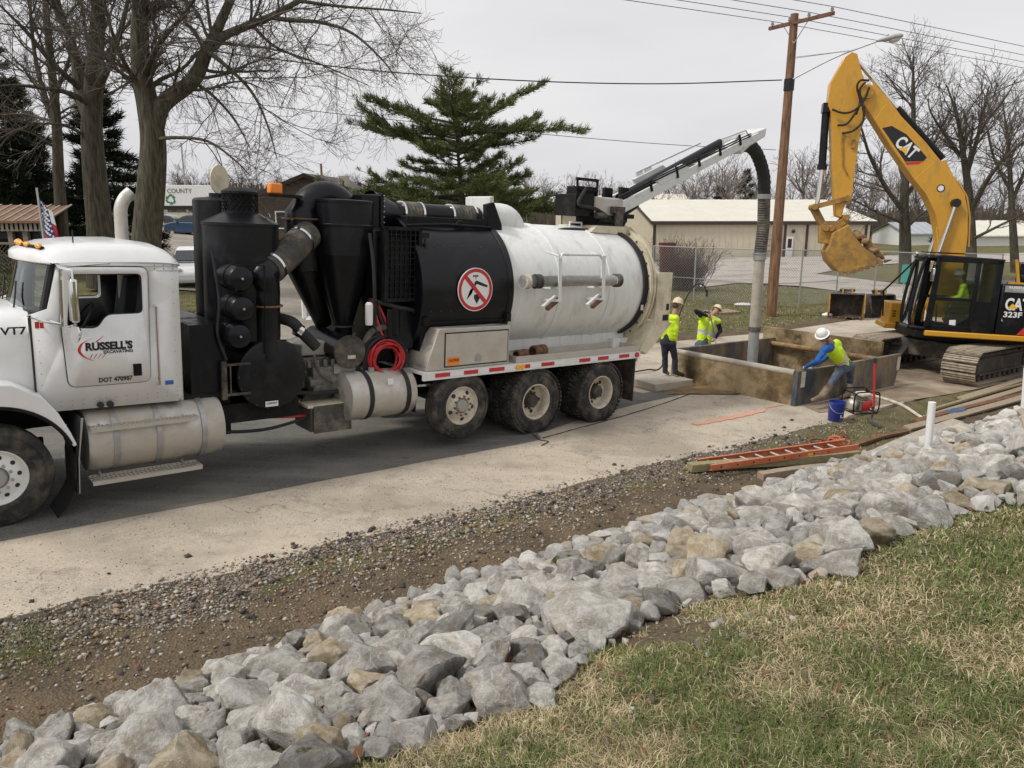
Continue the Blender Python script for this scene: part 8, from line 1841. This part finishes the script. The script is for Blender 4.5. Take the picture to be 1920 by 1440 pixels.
CFG = [dict(den=2.5, ang=(30, 75), len=(1.4, 3.4), n=7, wob=.13, up=.01, rr=.45, rmax=.06, rmin=.010), dict(den=4.8, ang=(25, 65), len=(.6, 1.5), n=5, wob=.16, up=.02, rr=.5, rmax=.020, rmin=.005), dict(den=7.5, ang=(25, 60), len=(.25, .7), n=3, wob=.18, up=.05, rr=.6, rmax=.010, rmin=.004)]
ty1 = 23.0; b1_ = Vector(fixdist(272, 560, ty1)); b1_.z = Z(b1_.x, b1_.y) - .1
Pb = fixdist(274, 462, ty1)
T1 = [pxl([(272, 560), (274, 462), (285, 330), (287, 262), (278, 200), (266, 140), (262, 60), (264, -20), (262, -160)], ty1, .45, .16),
      pxl([(287, 250), (305, 196), (361, 152), (386, 100), (404, 62), (432, 0), (462, -70)], ty1, .27, .08), pxl([(400, 78), (430, 62), (505, 32), (560, 2), (640, -40)], ty1, .14, .05), pxl([(505, 32), (545, 38, -.3), (600, 42, -.5), (660, 62, -.8), (715, 110, -1), (745, 150, -1.2)], ty1, .07, .015),
      pxl([(560, 2), (640, 12, -.3), (720, 18, -.6), (790, 25, -1)], ty1, .05, .012), pxl([(386, 95), (420, 120, -.6), (470, 170, -1), (500, 230, -1.2), (520, 300, -1.4)], ty1, .07, .012), pxl([(361, 152), (400, 180, .5), (440, 225, 1), (470, 280, 1.2)], ty1, .06, .012),
      pxl([(275, 175), (300, 150, .5), (340, 130, 1), (385, 88, 1.4), (440, 60, 1.8)], ty1, .08, .02), pxl([(266, 150), (300, 80, -1), (350, 20, -1.5), (400, -60, -2)], ty1, .09, .03), pxl([(290, 262), (330, 258, -.7), (390, 265, -1), (440, 300, -1.2), (470, 330, -1.2)], ty1, .06, .012), pxl([(270, 170), (240, 130, -.5), (210, 60, -1), (190, -20, -1.2)], ty1, .08, .03), pxl([(470, 45), (520, 90, .6), (600, 120, 1), (690, 160, 1.2)], ty1, .05, .012)]
bare_tree('maple_tree', 'big bare tree with a forked trunk and a long limb reaching over the truck', b1_, T1, CFG, group=None)
ty2 = 27.0; b2_ = fixdist(188, 540, ty2); b2_.z = Z(b2_.x, b2_.y) - .1
T2 = [pxl([(190, 540), (188, 440), (178, 330), (172, 240), (176, 150), (182, 60), (188, -40), (190, -160)], ty2, .47, .14), pxl([(172, 235), (150, 170, .5), (140, 100, .8), (112, 20, 1), (95, -60, 1)], ty2, .24, .07), pxl([(175, 180), (200, 130, -.6), (225, 60, -1), (245, -20, -1)], ty2, .16, .05), pxl([(176, 200), (130, 175, -.8), (80, 165, -1.4), (20, 160, -1.8), (-40, 170, -2)], ty2, .10, .02), pxl([(150, 165), (100, 120, -.6), (50, 60, -1), (0, 10, -1.5)], ty2, .11, .03), pxl([(185, 120), (215, 80, 1), (250, 30, 1.5)], ty2, .09, .03), pxl([(170, 260), (120, 235, -.8), (60, 230, -1.2), (0, 215, -1.5)], ty2, .06, .012)]
CFG2 = [dict(CFG[0], den=2.4), dict(CFG[1], den=4.0), dict(CFG[2], den=5.5)]
bare_tree('maple_tree', 'stout bare tree with many upright stems left of the forked tree', b2_, T2, CFG2, 'bark2')
ty3 = 31.0; b3_ = fixdist(116, 530, ty3); b3_.z = Z(b3_.x, b3_.y) - .1
T3 = [pxl([(118, 530), (117, 440), (110, 330), (106, 230), (98, 140), (88, 40), (80, -60)], ty3, .26, .09), pxl([(106, 235), (75, 150, .5), (60, 60, .8), (55, -40, 1)], ty3, .11, .04), pxl([(102, 180), (130, 110, -.5), (145, 30, -1)], ty3, .09, .03), pxl([(108, 280), (60, 250, -.6), (10, 240, -1)], ty3, .05, .012)]
bare_tree('maple_tree', 'slim bare tree beside the dark evergreens and the shelter', b3_, T3, CFG2, 'bark2')
# trees behind the excavator
CFGR = [dict(den=2.0, ang=(25, 60), len=(1.6, 3.6), n=6, wob=.12, up=.03, rr=.5, rmax=.08, rmin=.014), dict(den=2.8, ang=(25, 60), len=(.8, 1.9), n=4, wob=.15, up=.04, rr=.55, rmax=.03, rmin=.010), dict(den=3.4, ang=(25, 60), len=(.35, .9), n=3, wob=.18, up=.05, rr=.6, rmax=.012, rmin=.007)]
ty4 = 47.0; b4 = fixdist(1697, 520, ty4); b4.z = Z(b4.x, b4.y)
T4 = [pxl([(1697, 540), (1697, 440), (1695, 380), (1700, 320), (1712, 250), (1712, 150), (1713, 128)], ty4, .38, .03), pxl([(1696, 400), (1660, 350, -1), (1630, 290, -1.5), (1615, 240, -2), (1600, 210, -2)], ty4, .16, .02), pxl([(1697, 420), (1650, 400, -1), (1610, 380, -1.5), (1590, 370, -2)], ty4, .10, .02), pxl([(1698, 370), (1730, 320, 1), (1760, 250, 1), (1790, 190, 1)], ty4, .14, .02), pxl([(1697, 430), (1730, 400, -1), (1760, 385, -1.5), (1790, 380, -1.5)], ty4, .09, .02), pxl([(1696, 350), (1680, 280, .5), (1672, 210, 1), (1665, 180, 1)], ty4, .10, .02)]
bare_tree('bare_tree', 'bare tree with a straight grey trunk behind the raised boom', b4, T4, CFGR, 'bark2')
ty5 = 44.0; b5 = fixdist(1822, 520, ty5); b5.z = Z(b5.x, b5.y)
T5 = [pxl([(1822, 560), (1820, 440), (1816, 360), (1806, 290), (1795, 220), (1775, 160)], ty5, .33, .03), pxl([(1818, 400), (1850, 340, -1), (1890, 290, -1.5), (1940, 250, -2)], ty5, .16, .03), pxl([(1812, 330), (1835, 250, .6), (1850, 180, 1), (1855, 160, 1)], ty5, .14, .02), pxl([(1820, 450), (1860, 430, -1), (1910, 405, -1.5), (1960, 380, -2)], ty5, .10, .02), pxl([(1808, 300), (1770, 250, -.6), (1745, 210, -1), (1740, 185, -1)], ty5, .10, .02), pxl([(1840, 240), (1880, 190, 1), (1905, 150, 1)], ty5, .09, .02)]
bare_tree('bare_tree', 'bare spreading tree over the excavator cab', b5, T5, CFGR, 'bark2')
ty6 = 55.0; b6 = fixdist(1905, 520, ty6); b6.z = Z(b6.x, b6.y)
T6 = [pxl([(1905, 540), (1900, 440), (1895, 350), (1890, 270), (1880, 190)], ty6, .32, .03), pxl([(1897, 380), (1930, 300), (1960, 240)], ty6, .15, .03), pxl([(1896, 360), (1865, 300), (1850, 240), (1840, 215)], ty6, .12, .02)]
bare_tree('bare_tree', 'bare tree standing farthest behind the excavator counterweight', b6, T6, CFGR, 'bark2')
# far bare trees: a few templates copied along the treeline
CFGF = [dict(den=1.1, ang=(22, 55), len=(2.0, 4.5), n=5, wob=.12, up=.05, rr=.5, rmax=.10, rmin=.03), dict(den=1.4, ang=(22, 55), len=(1.0, 2.2), n=4, wob=.15, up=.06, rr=.55, rmax=.05, rmin=.022), dict(den=1.5, ang=(22, 55), len=(.5, 1.2), n=3, wob=.18, up=.06, rr=.6, rmax=.03, rmin=.018)]
TEMP = []
for k in range(5):
    tw = Tw(); H = 12.0; lim = [limb((0, 0, 0), (0, 0, 1), H * .85, 8, .05, .05)]
    for j in range(6): i = random.randint(2, 5); d = Vector((random.gauss(0, 1), random.gauss(0, 1), 1.1)).normalized(); lim.append(limb(lim[0][i], d, random.uniform(3.5, 6), 6, .1, .08))
    b = MB()
    for j, P in enumerate(lim): b.tube(P, [(.26 if j == 0 else .12) * (1 - .8 * i / (len(P) - 1)) for i in range(len(P))], 6); sub(tw, P, .2 if j == 0 else .12, .04, 0, CFGF)
    V, F = tw.arrays(3); nv = len(b.v); V2 = np.concatenate([np.array(b.v), V]); F2 = [tuple(f) for f in b.f] + [tuple(f) for f in (F + nv).tolist()]
    me = bpy.data.meshes.new('far_tree'); me.from_pydata(V2.tolist(), [], F2); me.materials.append(MAT['fartwig']); TEMP.append(me)
def far_tree(u, y, vtop, group, lab):
    x = (u - 960) / FPX * y * 1.0; p = Vector((x, y, Z(x, y))); h = fixdist(u, vtop, y).z - p.z; s = h / 12.5
    o = bpy.data.objects.new('far_tree', random.choice(TEMP)); COL.objects.link(o); o.location = p; o.rotation_euler = (0, 0, random.uniform(0, 6.28)); o.scale = (s * random.uniform(.85, 1.25), s * random.uniform(.85, 1.25), s); tag(o, lab, 'tree', group)
for i in range(36):
    u = 990 + i * 27 + random.uniform(-12, 12); far_tree(u, random.uniform(125, 170), random.uniform(300, 350), 'bare trees behind the warehouse', 'grey bare tree in the row behind the warehouse')
for i in range(26):
    u = 380 + i * 24 + random.uniform(-10, 10); far_tree(u, random.uniform(125, 190), random.uniform(303, 345), 'bare trees behind the brown house', 'grey bare tree in the row behind the brown house and pine')
for i in range(12): far_tree(-40 + i * 38 + random.uniform(-10, 10), random.uniform(130, 180), random.uniform(290, 350), 'bare trees beyond the trailer', 'grey bare tree in the row beyond the trailer and lot')
for u, vt in ((1345, 285), (1372, 300), (1240, 320), (1290, 318), (1530, 270), (1500, 262), (1570, 300)): far_tree(u, random.uniform(100, 115), vt, 'taller bare trees close behind the warehouse', 'taller bare tree close behind the warehouse roof')
# low scrub that closes the far edge of the fields
V = []; F = []; MI = []
for i in range(9000):
    th = R(random.uniform(38, 142)); r = random.uniform(150, 215); x, y = r * math.cos(th) * 1.0, r * math.sin(th); z = Z(x, y); h = random.uniform(2.0, 5.2) * (1 + .4 * noise.noise((x * .03, y * .03, 0))); a = random.uniform(-.35, .35); w2 = random.uniform(.15, .5)
    k = len(V); V += [(x - w2, y, z - .5), (x + w2, y, z - .5), (x + a * h + w2 * .4, y, z + h), (x + a * h - w2 * .4, y, z + h * .9)]; F.append((k, k + 1, k + 2, k + 3)); MI.append(random.choice((0, 0, 0, 1)))
MAT['scrub'] = mat('scrub', (.15, .125, .10), .95, var=.3, spec=.1); MAT['scrubgreen'] = mat('scrub_green', (.10, .10, .07), .95, var=.3, spec=.1)
tag(raw('far_scrub', V, F, ['scrub', 'scrubgreen'], mi=MI), 'low brown scrub and brush along the far edge of the fields', 'brush', kind='stuff')
# ------------------------------------------------------------------ evergreens
MAT['needle'] = mat('needle_green', (.07, .10, .036), .8, var=.35, spec=.2); MAT['needle2'] = mat('needle_light', (.145, .17, .06), .8, var=.3, spec=.2); MAT['needle3'] = mat('needle_dark', (.016, .024, .013), .85, var=.3, spec=.15); MAT['needle4'] = mat('needle_dark2', (.03, .04, .018), .85, var=.3, spec=.15)
def tuft(V, MI, p, d, n, L, wd, mats):
    d = d.normalized(); o1 = d.orthogonal().normalized(); o2 = d.cross(o1)
    for _ in range(n):
        q = random.uniform(0, 2 * PI); sp_ = random.uniform(.25, 1.0); nd = (d + (o1 * math.cos(q) + o2 * math.sin(q)) * sp_ + Vector((0, 0, .18))).normalized(); s = nd.orthogonal().normalized(); s.rotate(Matrix.Rotation(random.uniform(0, PI), 3, nd)); s *= wd; l = L * random.uniform(.6, 1.1); p0 = p + rv(L * .18)
        V.extend(((p0 - s)[:], (p0 + s)[:], (p0 + nd * l)[:])); MI.append(random.choice(mats))
def conifer(name, lab, base, H, width, mats, nb, droop, tuftL, tn, z0, lean=(0, 0), bmt='bark2', prof=None):
    root = empty(name, base); tag(root, lab, 'tree'); V = []; MI = []; br = MB(); top = Vector((lean[0], lean[1], H)); tw = Tw()
    part('trunk', bmt, root, lambda b: b.tube([top * t for t in np.linspace(0, 1, 8)], [.02 + .026 * H * (1 - t) for t in np.linspace(0, 1, 8)], 10))
    for k in range(nb):
        t = z0 + (1 - z0) * ((k + random.random()) / nb); p = top * t; q = k * 2.39996 + random.uniform(-.4, .4); ln = (prof(t) if prof else (1 - t) ** .8) * width * random.uniform(.65, 1.15)
        d = Vector((math.cos(q), math.sin(q), droop + .5 * max(0, t - .5) + random.uniform(-.12, .12))); P = limb(p, d, ln, 7, .07, .035); tw.add([x[:] for x in P], .012 + .012 * ln, .008)
        ns = int(ln * 6) + 3
        for j in range(ns):
            s = random.uniform(.25, 1.0) * 7; i = min(int(s), 6); pp_ = P[i].lerp(P[i + 1], s - i); dd = (P[i + 1] - P[i]).normalized(); sd = dd.cross(Vector((0, 0, 1))); sd = sd.normalized() if sd.length > 1e-3 else Vector((1, 0, 0)); sg = random.choice((-1, 1)); d2 = (dd * .7 + sd * sg * random.uniform(.4, 1.0) + Vector((0, 0, random.uniform(-.05, .25)))).normalized(); l2 = random.uniform(.35, .9) * (.4 + .3 * ln * (1 - s / 9)); l2 = min(l2, 1.5); Q = limb(pp_, d2, l2, 3, .1, .05); tw.add([x[:] for x in Q], .010, .005)
            m = max(2, int(l2 / (tuftL * .55)))
            for w_ in range(m): f = (w_ + .6) / m * 3; i2 = min(int(f), 2); tuft(V, MI, Q[i2].lerp(Q[i2 + 1], min(1, f - i2)), (Q[i2 + 1] - Q[i2]), tn, tuftL, tuftL * .06, mats)
        tuft(V, MI, P[-1], P[-1] - P[-2], tn * 2, tuftL, tuftL * .05, mats)
    Vb, Fb = tw.arrays(4); raw('branches', Vb, Fb, bmt, root)['kind'] = 'stuff'; n = len(MI); print(name, 'needles', n)
    raw('crown', V, np.arange(n * 3).reshape(-1, 3), ['needle', 'needle2', 'needle3', 'needle4'], root, mi=MI)['kind'] = 'stuff'
    return root
pyd = 38.0; pbase = fixdist(880, 520, pyd); pbase.z = Z(pbase.x, pbase.y); ptop = fixdist(852, 208, pyd); Hpn = ptop.z - pbase.z
conifer('pine_tree', 'broad green pine with layered branches behind the truck tank', pbase, Hpn, 5.4, (0, 1, 1, 1), 96, .02, .30, 14, .1, (ptop.x - pbase.x, 0), prof=lambda t: (.78 + .3 * math.sin(t * 15 + 1)) * (1.0 if t < .86 else 1.0 - (t - .86) * 4.2))
for i, (u, y, vt, wdt, lab) in enumerate(((15, 36, -20, 3.2, 'tall dark evergreen at the edge of the garden'), (70, 41, 150, 2.8, 'dark evergreen between the garden shelter and the slim bare tree'), (215, 37, 120, 2.6, 'dark evergreen standing behind the stout bare tree'), (-70, 34, 0, 3.4, 'dark evergreen at the far end of the garden'))):
    bp_ = fixdist(u, 520, y); bp_.z = Z(bp_.x, bp_.y); conifer('evergreen_tree', lab, bp_, fixdist(u, vt, y).z - bp_.z, wdt, (2, 2, 3), 90, -.16, .42, 11, .06)
for u, vt, y, lab in ((1385, 318, 108, 'narrow dark spruce behind the warehouse roof'), (1340, 352, 106, 'low dark spruce behind the warehouse roof'), (1765, 400, 90, 'low dark evergreen beyond the yard')):
    x = (u - 960) / FPX * y; p = Vector((x, y, Z(x, y))); conifer('far_spruce', lab, p, fixdist(u, vt, y).z - p.z, 2.2, (2, 3), 36, -.1, .7, 6, .12)
# ------------------------------------------------------------------ shrub and hedge
sb = gp(1281, 545); tw = Tw(); lim = []
for k in range(130):
    q = random.uniform(0, 6.28); d = Vector((math.cos(q) * random.uniform(.1, .9), math.sin(q) * random.uniform(.1, .6), 1)); P = limb((random.gauss(0, .5), random.gauss(0, .25), 0), d, random.uniform(1.5, 2.9), 6, .1, .02); tw.add([x[:] for x in P], .022, .008); sub(tw, P, .02, .008, 0, [dict(den=3.2, ang=(15, 50), len=(.5, 1.1), n=4, wob=.12, rr=.7, rmax=.014, rmin=.007), dict(den=3.2, ang=(20, 50), len=(.25, .6), n=3, wob=.15, rr=.7, rmax=.01, rmin=.006)])
V, F = tw.arrays(3); rt = empty('bare_shrub', sb); tag(rt, 'dense leafless reddish shrub growing against the chain link fence', 'shrub'); MAT['shrub'] = mat('shrub_twig', (.13, .075, .06), .95, var=.25, spec=.1); raw('stems', V, F, 'shrub', rt)
hq = gp(-10, 560); V = []; MI = []
for i in range(9000):
    p = Vector((random.uniform(-2.6, 1.15), random.uniform(-.7, .7), random.uniform(0, 1.55))); e = Euler((random.uniform(0, 6), random.uniform(0, 6), random.uniform(0, 6))).to_matrix(); s = random.uniform(.03, .06)
    if p.z > 1.3 + .2 * noise.noise((p.x * 2, p.y * 2, 0)) or p.x > .95 + .2 * noise.noise((p.z * 3, p.y * 3, 1)): continue
    for c in ((-1, 0, 0), (0, -.5, .1), (1, 0, 0)): V.append((p + e @ Vector(c) * s)[:])
    MI.append(random.choice((0, 1, 1)))
rt = empty('hedge', hq); tag(rt, 'clipped dark green hedge in front of the lattice', 'hedge'); MAT['hedge1'] = mat('hedge_dark', (.035, .045, .018), .85, var=.3); MAT['hedge2'] = mat('hedge_olive', (.065, .07, .03), .85, var=.3); raw('leaves', V, np.arange(len(V)).reshape(-1, 3), ['hedge1', 'hedge2'], rt, mi=MI)
part('stems', 'twig', rt, lambda b: [b.tube(limb((random.uniform(-2.4, 1), random.uniform(-.4, .4), 0), (random.gauss(0, .2), random.gauss(0, .2), 1), 1.1, 4, .12, 0), .015, 4) for _ in range(40)])
